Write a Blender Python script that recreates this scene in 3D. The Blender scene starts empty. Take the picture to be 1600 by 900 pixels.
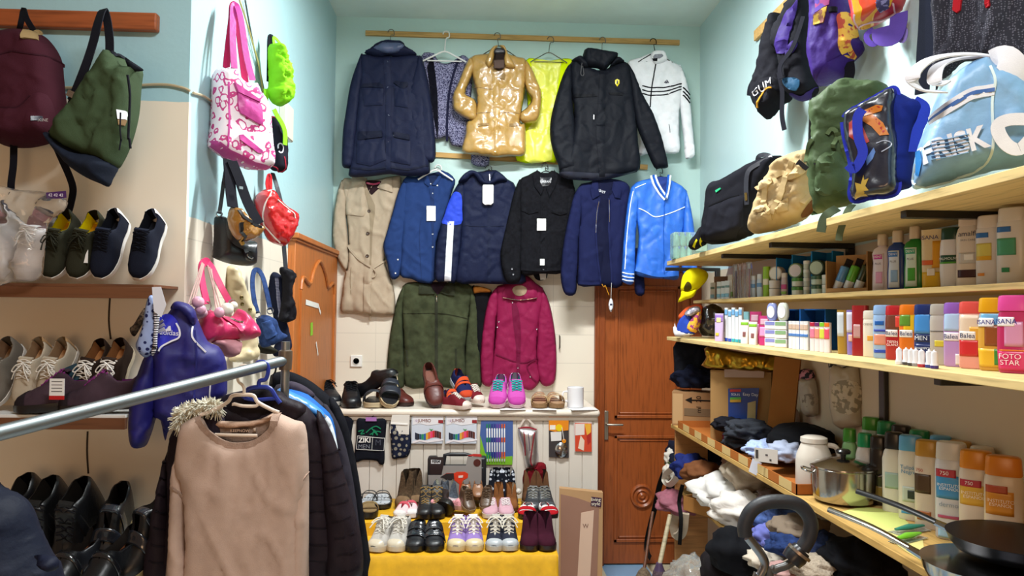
import bpy, bmesh, math, random
from mathutils import Vector, Matrix, noise
from mathutils.geometry import delaunay_2d_cdt
random.seed(7)
R = math.radians
C = bpy.context.scene.collection
SC = bpy.context.scene
# ---------------------------------------------------------------- camera, lights, exposure
FPX = 1150.0
CAMZ = 1.75
cam_d = bpy.data.cameras.new('camera'); cam = bpy.data.objects.new('camera', cam_d); C.objects.link(cam)
CR = Matrix.Rotation(-math.atan(55/FPX), 3, 'Z') @ Matrix.Rotation(R(90)+math.atan(39/FPX), 3, 'X') @ Matrix.Rotation(R(0.55), 3, 'Z')
cam.matrix_world = Matrix.Translation((0, 0, CAMZ)) @ CR.to_4x4()
cam_d.sensor_width = 36; cam_d.lens = 36*FPX/1600; cam_d.clip_start = 0.05
SC.camera = cam
SC.view_settings.view_transform = 'Standard'; SC.view_settings.look = 'None'
SC.view_settings.exposure = 0.22; SC.view_settings.gamma = 1.0; SC.view_settings.use_curve_mapping = False
w = bpy.data.worlds.new('world'); SC.world = w; w.use_nodes = True
w.node_tree.nodes['Background'].inputs[0].default_value = (1.0, 0.60, 0.34, 1)
w.node_tree.nodes['Background'].inputs[1].default_value = 0.17
def area(name, loc, rot, sx, sy, power, col):
    d = bpy.data.lights.new(name, 'AREA'); d.shape = 'RECTANGLE'; d.size = sx; d.size_y = sy; d.energy = power; d.color = col
    o = bpy.data.objects.new(name, d); C.objects.link(o); o.location = loc; o.rotation_euler = rot; return o
area('ceiling_tube_light', (0.35, 3.2, 3.72), (R(0), 0, 0), 0.9, 0.16, 112, (0.96, 1.0, 1.0))
area('ceiling_tube_light', (0.1, 0.9, 3.55), (R(14), 0, 0), 1.0, 0.25, 48, (0.97, 0.99, 1.0))
# added warm fill from behind the camera, no lamp known there
area('warm_fill_light', (-0.5, -0.9, 1.5), (R(90), 0, R(8)), 1.2, 0.8, 15, (1.0, 0.62, 0.34))
# ---------------------------------------------------------------- room measures
XL, XR, YB, YF, ZC = -1.01, 1.59, 5.18, 2.595, 3.83      # left wall, right wall, back wall, front-left wall, ceiling
# ---------------------------------------------------------------- helpers: projection
def ray(px, py): return (CR @ Vector(((px-800)/FPX, -(py-450)/FPX, -1))).normalized()
CO = Vector((0, 0, CAMZ))
def at(px, py, Y=None, X=None, Z=None):
    d = ray(px, py)
    t = (Y/d.y) if Y is not None else (X/d.x if X is not None else (Z-CAMZ)/d.z)
    return CO + d*t
def proj(p):
    q = CR.transposed() @ (Vector(p)-CO); return (800+FPX*q.x/-q.z, 450-FPX*q.y/-q.z)
def on_line(px, X, Z):                       # the point of the line X,Z=const seen in image column px
    a, b = 0.6, 6.0
    for _ in range(40):
        m = (a+b)/2
        if (proj((X, m, Z))[0] > px) == (X > 0.1): a = m
        else: b = m
    return Vector((X, a, Z))
class Fr:                                    # a local frame: x right, z up, -y towards the viewer
    def __init__(s, o, yaw=0, pitch=0, roll=0):
        s.M = Matrix.Translation(o) @ Matrix.Rotation(R(yaw), 4, 'Z') @ Matrix.Rotation(R(pitch), 4, 'X') @ Matrix.Rotation(R(roll), 4, 'Y')
        s.I = s.M.inverted(); s.o = s.I @ CO
    def uv(s, px, py, y=0.0):
        d = s.I.to_3x3() @ ray(px, py); t = (y-s.o.y)/d.y; q = s.o+d*t; return (q.x, q.z)
    def p3(s, px, py, y=0.0):
        a = s.uv(px, py, y); return Vector((a[0], y, a[1]))
# ---------------------------------------------------------------- helpers: materials
def lin(h):
    if isinstance(h, tuple): return h
    h = h.lstrip('#'); v = [int(h[i:i+2], 16)/255 for i in (0, 2, 4)]
    return tuple((c/12.92 if c <= 0.04045 else ((c+0.055)/1.055)**2.4) for c in v)
MC = {}
def mat(col, kind='fabric', rough=None, col2=None, sc=None, trans=None):
    key = (col, kind, rough, col2, sc, trans)
    if key in MC: return MC[key]
    m = bpy.data.materials.new(kind+'_'+str(col).lstrip('#')); m.use_nodes = True; nt = m.node_tree; N = nt.nodes; L = nt.links
    b = N['Principled BSDF']; c = lin(col)
    D = dict(fabric=.85, knit=.9, suede=.95, leather=.38, nylon=.6, patent=.18, plastic=.32, metal=.25, wood=.55, pine=.6, paint=.55, paper=.75, card=.8, glass=.08, fur=1.0,
             dots=.85, floral=.6, speck=.95, stripes=.8, satin=.35, quilt=.55, denim=.9, rust=.5, film=.12, camo=.8)
    rg = D.get(kind, .6) if rough is None else rough
    b.inputs['Roughness'].default_value = rg
    if kind in ('fabric', 'knit', 'suede', 'denim', 'fur', 'dots', 'speck', 'nylon', 'quilt', 'card', 'paper', 'pine'): b.inputs['Specular IOR Level'].default_value = .12
    tc = N.new('ShaderNodeTexCoord').outputs['Object']
    def nz(scale, det=3, vec=None):
        n = N.new('ShaderNodeTexNoise'); n.inputs['Scale'].default_value = scale; n.inputs['Detail'].default_value = det
        L.new(vec or tc, n.inputs['Vector']); return n.outputs['Fac']
    def mapping(s):
        mp = N.new('ShaderNodeMapping'); mp.inputs['Scale'].default_value = s; L.new(tc, mp.inputs['Vector']); return mp.outputs['Vector']
    def ramp(f, stops):
        r = N.new('ShaderNodeValToRGB'); L.new(f, r.inputs['Fac']); e = r.color_ramp.elements
        e[0].position = stops[0][0]; e[0].color = (*stops[0][1], 1); e[1].position = stops[-1][0]; e[1].color = (*stops[-1][1], 1)
        for p, q in stops[1:-1]: x = e.new(p); x.color = (*q, 1)
        return r.outputs['Color']
    def bump(f, st, dist=.002):
        u = N.new('ShaderNodeBump'); u.inputs['Strength'].default_value = st; u.inputs['Distance'].default_value = dist
        L.new(f, u.inputs['Height']); L.new(u.outputs['Normal'], b.inputs['Normal'])
    dk = tuple(x*.86 for x in c); lt = tuple(min(1, x*1.07) for x in c); c2 = lin(col2) if col2 else dk
    col_out = None
    if kind in ('fabric', 'nylon', 'satin', 'quilt', 'leather', 'patent', 'suede', 'knit', 'denim', 'fur'):
        s = {'suede': 14, 'denim': 60, 'fur': 90, 'knit': 80}.get(kind, 22)
        a, z = (tuple(x*.62 for x in c), tuple(min(1, x*1.3) for x in c)) if kind in ('suede', 'denim', 'fur') else (dk, lt)
        if kind == 'fabric' or kind == 'nylon': a = tuple(x*.93 for x in c); z = tuple(min(1, x*1.03) for x in c)
        col_out = ramp(nz(s, 5), [(.3, a), (.7, z)])
        bump(nz({'leather': 90, 'patent': 25, 'nylon': 60, 'satin': 40, 'knit': 260, 'fur': 160}.get(kind, 330), 4), {'patent': .35, 'leather': .4, 'knit': .8, 'fur': 1}.get(kind, .35), .004 if kind in ('patent', 'fur', 'nylon') else .002)
    elif kind in ('wood', 'pine'):
        v = mapping((2, 2, 26) if sc is None else sc)
        n1 = nz(3, 6, v); col_out = ramp(n1, [(.25, tuple(x*.6 for x in c)), (.5, c), (.75, lt)]); bump(n1, .15, .002)
    elif kind == 'speck':
        col_out = ramp(nz(sc or 130, 4), [(.42, c), (.56, c2)]); bump(nz(120, 3), .9, .005)
    elif kind == 'dots':
        v = N.new('ShaderNodeTexVoronoi'); v.inputs['Scale'].default_value = sc or 60; v.inputs['Randomness'].default_value = .5; L.new(tc, v.inputs['Vector'])
        col_out = ramp(v.outputs['Distance'], [(.30, c2), (.36, c)])
    elif kind == 'floral':
        v = N.new('ShaderNodeTexVoronoi'); v.inputs['Scale'].default_value = sc or 22; L.new(tc, v.inputs['Vector'])
        f = nz(30, 2, None); ad = N.new('ShaderNodeMath'); ad.operation = 'MULTIPLY_ADD'; L.new(f, ad.inputs[0]); ad.inputs[1].default_value = 1.1; L.new(v.outputs['Distance'], ad.inputs[2])
        col_out = ramp(ad.outputs[0], [(.80, c2), (.82, c), (.99, c), (1.01, c2), (1.05, c)])
    elif kind == 'stripes':
        w_ = N.new('ShaderNodeTexWave'); w_.inputs['Scale'].default_value = sc or 30; w_.bands_direction = 'Z'; L.new(tc, w_.inputs['Vector'])
        col_out = ramp(w_.outputs['Fac'], [(.45, c), (.55, c2)])
    elif kind == 'camo':
        col_out = ramp(nz(sc or 18, 2), [(.45, c), (.5, c2)])
    elif kind in ('paint', 'card', 'paper'):
        col_out = ramp(nz(6, 5), [(.3, tuple(x*.94 for x in c)), (.7, c)])
        if kind == 'paint': bump(nz(45, 4), .12, .002)
    if col_out: L.new(col_out, b.inputs['Base Color'])
    else: b.inputs['Base Color'].default_value = (*c, 1)
    if kind == 'metal': b.inputs['Metallic'].default_value = 1
    if kind in ('glass', 'film'):
        b.inputs['Transmission Weight'].default_value = trans if trans is not None else .9
        b.inputs['IOR'].default_value = 1.15 if kind == 'film' else 1.33
    if kind == 'patent' or kind == 'film': b.inputs['Coat Weight'].default_value = .6
    MC[key] = m; return m
# ---------------------------------------------------------------- helpers: objects
def tag(o, label=None, cat=None, group=None, kind=None):
    if label: o['label'] = label
    if cat: o['category'] = cat
    if group: o['group'] = group
    if kind: o['kind'] = kind
    return o
def thing(name, label, cat, fr=None, group=None, loc=None):
    o = bpy.data.objects.new(name, None); C.objects.link(o); o.empty_display_size = .02
    if fr is not None: o.matrix_world = fr.M
    elif loc is not None: o.location = loc
    return tag(o, label, cat, group)
def link(name, me, m, parent=None, smooth=True, auto=None):
    o = bpy.data.objects.new(name, me); C.objects.link(o)
    for mm in (m if isinstance(m, (list, tuple)) else [m]): me.materials.append(mm)
    if smooth:
        me.polygons.foreach_set('use_smooth', [True]*len(me.polygons))
        if auto: me.set_sharp_from_angle(angle=R(auto))
    if parent: o.parent = parent
    return o
def meshobj(name, vs, fs, m, parent=None, smooth=True, auto=40):
    me = bpy.data.meshes.new(name); me.from_pydata([tuple(v) for v in vs], [], fs); me.validate()
    bm = bmesh.new(); bm.from_mesh(me); bmesh.ops.recalc_face_normals(bm, faces=bm.faces); bm.to_mesh(me); bm.free()
    return link(name, me, m, parent, smooth, auto)
class MB:                                     # collects shapes, builds ONE mesh
    def __init__(s): s.v = []; s.f = []
    def add(s, vs, fs): n = len(s.v); s.v += [Vector(v) for v in vs]; s.f += [tuple(i+n for i in f) for f in fs]; return s
    def box(s, x0, x1, y0, y1, z0, z1):
        return s.add([(x, y, z) for x in (x0, x1) for y in (y0, y1) for z in (z0, z1)], [(0, 1, 3, 2), (4, 6, 7, 5), (0, 4, 5, 1), (2, 3, 7, 6), (0, 2, 6, 4), (1, 5, 7, 3)])
    def tube(s, pts, r, n=8, cap=True, flat=1.0):
        pts = [Vector(p) for p in pts]; k = len(pts); rr = r if isinstance(r, (list, tuple)) else [r]*k; up = None; vs = []
        for i, p in enumerate(pts):
            t = (pts[min(i+1, k-1)]-pts[max(i-1, 0)]).normalized()
            if up is None: up = Vector((0, 0, 1)) if abs(t.z) < .9 else Vector((0, 1, 0))
            a = t.cross(up)
            if a.length < 1e-5: a = t.orthogonal()
            a.normalize(); up = a.cross(t)
            for j in range(n): q = 2*math.pi*j/n; vs.append(p+a*math.cos(q)*rr[i]+up*math.sin(q)*rr[i]*flat)
        fs = [(i*n+j, i*n+(j+1) % n, (i+1)*n+(j+1) % n, (i+1)*n+j) for i in range(k-1) for j in range(n)]
        if cap: fs += [tuple(range(n)), tuple(reversed(range((k-1)*n, k*n)))]
        return s.add(vs, fs)
    def ribbon(s, pts, wd, nrm=(0, -1, 0), th=.003):      # a flat strap: width across, thin along nrm
        pts = [Vector(p) for p in pts]; k = len(pts); ww = wd if isinstance(wd, (list, tuple)) else [wd]*k; nrm = Vector(nrm); vs = []
        for i, p in enumerate(pts):
            t = (pts[min(i+1, k-1)]-pts[max(i-1, 0)]).normalized(); a = t.cross(nrm)
            if a.length < 1e-4: a = Vector((1, 0, 0))
            a.normalize(); n2 = a.cross(t).normalized()
            for q in ((-1, -1), (1, -1), (1, 1), (-1, 1)): vs.append(p+a*q[0]*ww[i]/2+n2*q[1]*th/2)
        fs = [(i*4+j, i*4+(j+1) % 4, (i+1)*4+(j+1) % 4, (i+1)*4+j) for i in range(k-1) for j in range(4)] + [(0, 1, 2, 3), tuple((k-1)*4+q for q in (3, 2, 1, 0))]
        return s.add(vs, fs)
    def lathe(s, prof, c=(0, 0, 0), n=20, sx=1, sy=1):
        c = Vector(c); vs = [c+Vector((r*math.cos(2*math.pi*j/n)*sx, r*math.sin(2*math.pi*j/n)*sy, z)) for r, z in prof for j in range(n)]
        fs = [(i*n+j, i*n+(j+1) % n, (i+1)*n+(j+1) % n, (i+1)*n+j) for i in range(len(prof)-1) for j in range(n)]
        fs += [tuple(range(n)), tuple(range((len(prof)-1)*n, len(prof)*n))]
        return s.add(vs, fs)
    def xf(s, M): s.v = [M @ v for v in s.v]; return s
    def build(s, name, m, parent=None, smooth=True, bevel=0, auto=40):
        o = meshobj(name, s.v, s.f, m, parent, smooth, auto)
        if bevel:
            b = o.modifiers.new('bevel', 'BEVEL'); b.width = bevel; b.segments = 2; b.limit_method = 'ANGLE'
        return o
def crv(pts, k=4, closed=False):              # Catmull-Rom
    n = len(pts); out = []; D = len(pts[0])
    for i in range(n if closed else n-1):
        g = (lambda j: pts[j % n]) if closed else (lambda j: pts[max(0, min(n-1, j))])
        a, b, c, d = g(i-1), g(i), g(i+1), g(i+2)
        for q in range(k):
            t = q/k
            out.append(tuple(.5*(2*b[x]+(c[x]-a[x])*t+(2*a[x]-5*b[x]+4*c[x]-d[x])*t*t+(3*b[x]-a[x]-3*c[x]+d[x])*t**3) for x in range(D)))
    if not closed: out.append(tuple(pts[-1]))
    return out
def crop_poly(P, u, v):
    c = False; n = len(P); j = n-1
    for i in range(n):
        if (P[i][1] > v) != (P[j][1] > v) and u < (P[j][0]-P[i][0])*(v-P[i][1])/(P[j][1]-P[i][1])+P[i][0]: c = not c
        j = i
    return c
def edge_d(P, u, v):
    m = 9; n = len(P)
    for i in range(n):
        ax, ay = P[i-1]; bx, by = P[i]; dx = bx-ax; dy = by-ay; l = dx*dx+dy*dy
        t = 0 if l == 0 else max(0, min(1, ((u-ax)*dx+(v-ay)*dy)/l)); d = (ax+t*dx-u)**2+(ay+t*dy-v)**2
        if d < m: m = d
    return math.sqrt(m)
def cdt(P, step):
    us = [p[0] for p in P]; vs = [p[1] for p in P]; pts = [Vector(p) for p in P]; n = len(P)
    u0, u1, v0, v1 = min(us), max(us), min(vs), max(vs); r = 0; v = v0+step*.5
    while v < v1:
        u = u0+step*(.5 if r % 2 else .25)
        while u < u1:
            if crop_poly(P, u, v) and edge_d(P, u, v) > step*.45: pts.append(Vector((u, v)))
            u += step
        v += step*.87; r += 1
    o = delaunay_2d_cdt(pts, [(i, (i+1) % n) for i in range(n)], [list(range(n))], 1, 1e-6)
    return [tuple(p) for p in o[0]], [tuple(f) for f in o[2]]
class Surf:                                   # height field over an outline, towards -y
    def __init__(s, P, T, w, wr, fx, fz, seed, y0): s.P, s.T, s.w, s.wr, s.fx, s.fz, s.seed, s.y0 = P, T, w, wr, fx, fz, seed, y0
    def e(s, u, v):
        if not crop_poly(s.P, u, v): return 0
        q = min(edge_d(s.P, u, v)/s.w, 1); return math.sqrt(max(0, 1-(1-q)**2))
    def H(s, u, v, e=None):
        e = s.e(u, v) if e is None else e
        k = noise.noise(Vector((u*s.fx, v*s.fz, s.seed)))
        k2 = max(0, 1-5*abs(noise.noise(Vector((u*s.fx*.8+v*4, v*s.fz*1.9-u*3, s.seed+9)))))
        k3 = max(0, 1-6*abs(noise.noise(Vector((u*s.fx*1.3-v*5, v*s.fz*1.5+u*6, s.seed+21)))))
        return s.y0+s.T*e + s.wr*e*(k*1.4+k2*.75-k3*.75)
    def at(s, px, py):                        # the point of the relief seen at this pixel
        y = s.y0+s.T*.8
        for _ in range(5): u, v = s.fr.uv(px, py, -y); y = .45*y+.55*s.H(u, v)
        return s.fr.uv(px, py, -y)
SEED = [0]
def puff(name, fr, out, T, m, parent=None, w=None, wr=0.006, fx=14, fz=5, back=.5, y0=0, step=None, sharp=False, uv=False, k=3, mi=None):
    P = [tuple(p) for p in out] if uv else [fr.uv(*p, -y0) for p in out]
    if not sharp: P = crv(P, k, True)
    us = [p[0] for p in P]; vs = [p[1] for p in P]; dim = max(max(us)-min(us), max(vs)-min(vs)); dmin = min(max(us)-min(us), max(vs)-min(vs))
    w = w or dmin*.35; step = step or max(.009, dim/34); SEED[0] += 1.7
    S = Surf(P, T, w, wr, fx, fz, SEED[0], y0); S.fr = fr; S.step = step
    V, F = cdt(P, step); n = len(V); vv = []; bk = []
    for i, (u, v) in enumerate(V):
        e = 0 if edge_d(P, u, v) < 1e-5 else S.e(u, v)
        vv.append((u, -S.H(u, v, e), v)); bk.append((u, -(y0-T*back*e), v))
    fs = list(F) + [tuple(reversed([i+n for i in f])) for f in F]
    bset = [i for i, (u, v) in enumerate(V) if edge_d(P, u, v) < 1e-5]
    # merge the rims
    me = bpy.data.meshes.new(name); me.from_pydata(vv+bk, [], fs); bm = bmesh.new(); bm.from_mesh(me)
    bmesh.ops.remove_doubles(bm, verts=bm.verts, dist=1e-6); bmesh.ops.recalc_face_normals(bm, faces=bm.faces); bm.to_mesh(me); bm.free()
    S.o = link(name, me, m, parent); return S
def patch(name, S, out, m, parent, th=.003, uv=False, sharp=True, k=3, step=None, dn=.004, bulge=0):
    P = [tuple(p) for p in out] if uv else [S.at(*p) for p in out]
    if not sharp: P = crv(P, k, True)
    Q = []                                     # resample the rim so it follows the relief
    st = step or S.step*.8
    for i in range(len(P)):
        a, b = P[i-1], P[i]; l = math.hypot(b[0]-a[0], b[1]-a[1]); q = max(1, int(l/st))
        for j in range(1, q+1): Q.append((a[0]+(b[0]-a[0])*j/q, a[1]+(b[1]-a[1])*j/q))
    V, F = cdt(Q, st); n = len(V); vv = []
    for u, v in V:
        h = S.H(u, v)+th
        if bulge: h += bulge*min(1, edge_d(Q, u, v)/.02)
        vv.append((u, -h, v))
    ring = []                                  # skirt
    idx = {}
    for i, (u, v) in enumerate(V):
        if edge_d(Q, u, v) < 1e-5: idx[i] = len(vv); vv.append((u, -(S.H(u, v)-dn), v))
    from collections import Counter
    ec = Counter(tuple(sorted((f[i-1], f[i]))) for f in F for i in range(len(f)))
    fs = list(F)+[(a, b, idx[b], idx[a]) for (a, b), c in ec.items() if c == 1 and a in idx and b in idx]
    return meshobj(name, vv, fs, m, parent)
def stroke(name, S, path, wd, m, parent, th=.003, uv=False, smooth=True, closed=False):
    P = [tuple(p) for p in path] if uv else [S.at(*p) for p in path]
    if smooth: P = crv(P, 4, closed)
    Q = []
    for i in range(1, len(P)):
        a, b = P[i-1], P[i]; l = math.hypot(b[0]-a[0], b[1]-a[1]); q = max(1, int(l/.012))
        for j in range(q): Q.append((a[0]+(b[0]-a[0])*j/q, a[1]+(b[1]-a[1])*j/q))
    Q.append(P[-1]); vs = []
    for i, p in enumerate(Q):
        a, b = Q[max(0, i-1)], Q[min(len(Q)-1, i+1)]; dx, dy = b[0]-a[0], b[1]-a[1]; l = math.hypot(dx, dy) or 1; nx, ny = -dy/l*wd/2, dx/l*wd/2
        for sg, d in ((-1, -.003), (-1, th), (1, th), (1, -.003)):
            u, v = p[0]+nx*sg, p[1]+ny*sg; vs.append((u, -(S.H(p[0], p[1])+d), v))
    k = len(Q); fs = [(i*4+j, i*4+(j+1) % 4, (i+1)*4+(j+1) % 4, (i+1)*4+j) for i in range(k-1) for j in range(4)]+[(0, 1, 2, 3), tuple((k-1)*4+q for q in (3, 2, 1, 0))]
    return meshobj(name, vs, fs, m, parent)
def text(s, fr, px, py, size, m, parent, off=.004, S=None, rot=0, name='lettering', uvp=None, sx=1, bold=.0, align='CENTER', shear=0, vert=False):
    cu = bpy.data.curves.new('t', 'FONT'); cu.body = s; cu.size = size; cu.align_x = align; cu.align_y = 'CENTER'; cu.offset = bold; cu.shear = shear; cu.space_line = .85
    o = bpy.data.objects.new('t', cu); C.objects.link(o); dg = bpy.context.evaluated_depsgraph_get(); me = bpy.data.meshes.new_from_object(o.evaluated_get(dg))
    bpy.data.objects.remove(o); bpy.data.curves.remove(cu)
    u0, v0 = uvp if uvp else (S.at(px, py) if S else fr.uv(px, py, -off)); c, q = math.cos(R(rot)), math.sin(R(rot))
    for v in me.vertices:
        x, y = v.co.x*sx, v.co.y; u = u0+x*c-y*q; z = v0+x*q+y*c
        h = (S.H(u, z)+.008 if S else off); v.co = (u, -h, z)
    return link(name, me, m, parent, smooth=False)
def discs(name, S, pts, r, m, parent, th=.004, uv=False, each=True):
    for p in pts:
        u, v = p if uv else S.at(*p); h = S.H(u, v)
        MB().lathe([(r*.3, 0), (r, .0), (r, th), (r*.75, th*1.5), (r*.2, th*1.2)], n=12).xf(Matrix.Translation((u, -h, v)) @ Matrix.Rotation(R(90), 4, 'X')).build(name, m, parent)
def rbox(name, x0, x1, y0, y1, z0, z1, m, parent=None, bev=.003): return MB().box(x0, x1, y0, y1, z0, z1).build(name, m, parent, smooth=True, bevel=bev)
def copy_tree(o, parent=None):
    c = o.copy(); C.objects.link(c); c.parent = parent
    for ch in list(o.children): copy_tree(ch, c)
    return c
def lump(name, m, parent, c, size, seed=0, amp=.25, f=2.2, n=24, flat=.0, M=None, pw=1.0):      # crumpled soft mass
    vs, fs = [], []; c = Vector(c)
    for i in range(n+1):
        th = math.pi*i/n
        for j in range(2*n):
            ph = math.pi*j/n; d = Vector((math.sin(th)*math.cos(ph), math.sin(th)*math.sin(ph), math.cos(th)))
            d = Vector([math.copysign(abs(x)**pw, x) for x in d])
            k = 1+amp*noise.noise(d*f+Vector((seed*7.3, seed, 0)))*1.4 + amp*.7*(.5-abs(noise.noise(d*f*2.1+Vector((seed, 3, seed*2)))))*1.3
            k += amp*.28*max(0, 1-4*abs(noise.noise(Vector((d.x*1.2+seed, d.y*1.2, d.z*5.5)))))-amp*.1
            p = Vector((d.x*size[0]*k, d.y*size[1]*k, d.z*size[2]*k))
            if flat and p.z < -size[2]*flat: p.z = -size[2]*flat
            if M: p = M @ p
            vs.append(c+p)
    for i in range(n):
        for j in range(2*n): fs.append((i*2*n+j, i*2*n+(j+1) % (2*n), (i+1)*2*n+(j+1) % (2*n), (i+1)*2*n+j))
    me = bpy.data.meshes.new(name); me.from_pydata(vs, [], fs); bm = bmesh.new(); bm.from_mesh(me); bmesh.ops.remove_doubles(bm, verts=bm.verts, dist=1e-6)
    bmesh.ops.recalc_face_normals(bm, faces=bm.faces); bm.to_mesh(me); bm.free(); return link(name, me, m, parent)
# ---------------------------------------------------------------- the setting
def wallmat(name, split, low, high, tile=True, axis='X'):
    m = bpy.data.materials.new(name); m.use_nodes = True; N = m.node_tree.nodes; L = m.node_tree.links; b = N['Principled BSDF']
    g = N.new('ShaderNodeNewGeometry'); sp = N.new('ShaderNodeSeparateXYZ'); L.new(g.outputs['Position'], sp.inputs[0])
    def math_(op, a, bb=None):
        n = N.new('ShaderNodeMath'); n.operation = op
        for i, x in enumerate((a, bb)):
            if x is None: continue
            if isinstance(x, (int, float)): n.inputs[i].default_value = x
            else: L.new(x, n.inputs[i])
        return n.outputs[0]
    def mix(f, a, bb):
        n = N.new('ShaderNodeMix'); n.data_type = 'RGBA'; L.new(f, n.inputs[0])
        for i, x in ((6, a), (7, bb)):
            if isinstance(x, tuple): n.inputs[i].default_value = (*x, 1)
            else: L.new(x, n.inputs[i])
        return n.outputs[2]
    no = N.new('ShaderNodeTexNoise'); no.inputs['Scale'].default_value = 2.2; no.inputs['Detail'].default_value = 6; L.new(g.outputs['Position'], no.inputs['Vector'])
    wob = math_('MULTIPLY', math_('SUBTRACT', no.outputs['Fac'], .5), .05)
    up = math_('GREATER_THAN', math_('ADD', sp.outputs['Z'], wob), split)
    lo = lin(low)
    lc = mix(no.outputs['Fac'], tuple(x*.93 for x in lo), lo)
    if tile:
        a = sp.outputs[axis]
        fz = math_('ABSOLUTE', math_('SUBTRACT', math_('FRACT', math_('DIVIDE', math_('ADD', sp.outputs['Z'], 10), .2)), .5))
        fa = math_('ABSOLUTE', math_('SUBTRACT', math_('FRACT', math_('DIVIDE', math_('ADD', a, 10), .31)), .5))
        gr = math_('MAXIMUM', math_('GREATER_THAN', fz, .489), math_('GREATER_THAN', fa, .494))
        lc = mix(gr, lc, tuple(x*.80 for x in lo))
    hi = lin(high); hc = mix(no.outputs['Fac'], tuple(x*.9 for x in hi), hi)
    L.new(mix(up, lc, hc), b.inputs['Base Color'])
    L.new(math_('ADD', math_('MULTIPLY', up, -.08), .45), b.inputs['Roughness'])
    n2 = N.new('ShaderNodeTexNoise'); n2.inputs['Scale'].default_value = 38; n2.inputs['Detail'].default_value = 5; L.new(g.outputs['Position'], n2.inputs['Vector'])
    bu = N.new('ShaderNodeBump'); bu.inputs['Strength'].default_value = .25; bu.inputs['Distance'].default_value = .004
    L.new(math_('MULTIPLY', n2.outputs['Fac'], up), bu.inputs['Height']); L.new(bu.outputs['Normal'], b.inputs['Normal'])
    return m
MINT = '#bfd9da'; CREAM = '#e6dccb'
def struct(o): o['kind'] = 'structure'; return o
struct(MB().box(XL-.15, XR+.15, YB, YB+.15, -.05, ZC+.1).build('wall_back', wallmat('back_wall_paint', 2.1, CREAM, '#bcd9d3'), smooth=False))
struct(MB().box(XL-.15, XL, YF+.02, YB, -.05, ZC+.1).build('wall_left', wallmat('left_wall_paint', 2.08, CREAM, '#abcdd2', axis='Y'), smooth=False))
struct(MB().box(XR, XR+.15, -.4, YB, -.05, ZC+.1).build('wall_right', wallmat('right_wall_paint', 2.05, '#cfc0a8', MINT, tile=False, axis='Y'), smooth=False))
struct(MB().box(-3.0, XL, YF, YF+.02, -.05, ZC+.1).build('wall_front_left', wallmat('alcove_wall_paint', 2.47, '#f1e6d3', '#a9d2dc', tile=False), smooth=False))
struct(MB().box(-3.15, XR+.15, -.4, YB+.15, ZC, ZC+.1).build('ceiling', mat('#dfeeea', 'paint'), smooth=False))
def floor_mat():
    m = bpy.data.materials.new('floor_tiles'); m.use_nodes = True; N = m.node_tree.nodes; L = m.node_tree.links; b = N['Principled BSDF']
    tc = N.new('ShaderNodeNewGeometry'); mp = N.new('ShaderNodeMapping'); mp.inputs['Location'].default_value = (.05, .12, 0); L.new(tc.outputs['Position'], mp.inputs['Vector'])
    ch = N.new('ShaderNodeTexChecker'); ch.inputs['Scale'].default_value = 3.2; ch.inputs['Color1'].default_value = (*lin('#7fa3c4'), 1); ch.inputs['Color2'].default_value = (*lin('#cfc9ae'), 1)
    L.new(mp.outputs[0], ch.inputs['Vector']); L.new(ch.outputs['Color'], b.inputs['Base Color']); b.inputs['Roughness'].default_value = .35; return m
struct(MB().box(-3.15, XR+.15, -.4, YB+.15, -.1, 0).build('floor', floor_mat(), smooth=False))
# --- the wooden door at the back
def panel_ring(mb, x0, x1, z0, z1, y, d, wd):     # a raised moulding round a rectangle
    for a, b_, c, e in ((x0, x1, z0, z0+wd), (x0, x1, z1-wd, z1), (x0, x0+wd, z0, z1), (x1-wd, x1, z0, z1)): mb.box(a, b_, y-d, y, c, e)
def px_x(px, py, Y=YB): return at(px, py, Y=Y).x
dx0 = px_x(928, 560)
DOORW = mat('#9b4f22', 'wood', .38, sc=(26, 2, 2))
DFR = mat('#8a4219', 'wood', .4, sc=(26, 2, 2))
door = struct(bpy.data.objects.new('door_1', None)); C.objects.link(door); door.location = (dx0, YB, 0)
dw = .86
f = MB(); f.box(0, .07, -.05, 0, 0, 2.12); f.box(XR-dx0-.079, XR-dx0-.001, -.05, 0, 0, 2.12); f.box(.0705, XR-dx0-.08, -.05, 0, 2.05, 2.12)
f.box(.012, .03, -.06, 0, 0, 2.12)
f.build('door_frame', DFR, door, bevel=.004)
x1 = XR-dx0-.08
l = MB(); l.box(.07, x1, -.03, -.002, .01, 2.05)
l.build('door_leaf', DOORW, door, bevel=.003)
pm = MB(); a0, a1 = .14, min(x1-.07, .66)
for z0, z1 in ((.16, .90), (1.02, 1.95)):
    panel_ring(pm, a0, a1, z0, z1, -.03, .012, .022); panel_ring(pm, a0+.03, a1-.03, z0+.03, z1-.03, -.03, .006, .012)
pm.build('panel_moulding', DOORW, door, bevel=.004)
cz = at(1003, 775, Y=YB-.03); rs = MB()
rs.lathe([(.0, .016), (.012, .02), (.022, .012), (.028, .006), (.04, .016), (.048, .008), (.056, .006), (.07, .018), (.08, .014), (.085, 0)], n=28).xf(Matrix.Translation((cz.x-dx0, -.03, cz.z)) @ Matrix.Rotation(R(90), 4, 'X')).build('carved_rosette', DOORW, door)
hz = at(947, 662, Y=YB-.03); hx = hz.x-dx0
h = MB(); h.box(hx-.014, hx+.014, -.042, -.03, hz.z-.11, hz.z+.09); h.tube([(hx, -.04, hz.z), (hx, -.08, hz.z), (hx+.03, -.085, hz.z), (hx+.11, -.085, hz.z)], .008)
h.build('door_handle', mat('#b9b4a8', 'metal', .35), door, bevel=.002)
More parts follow.
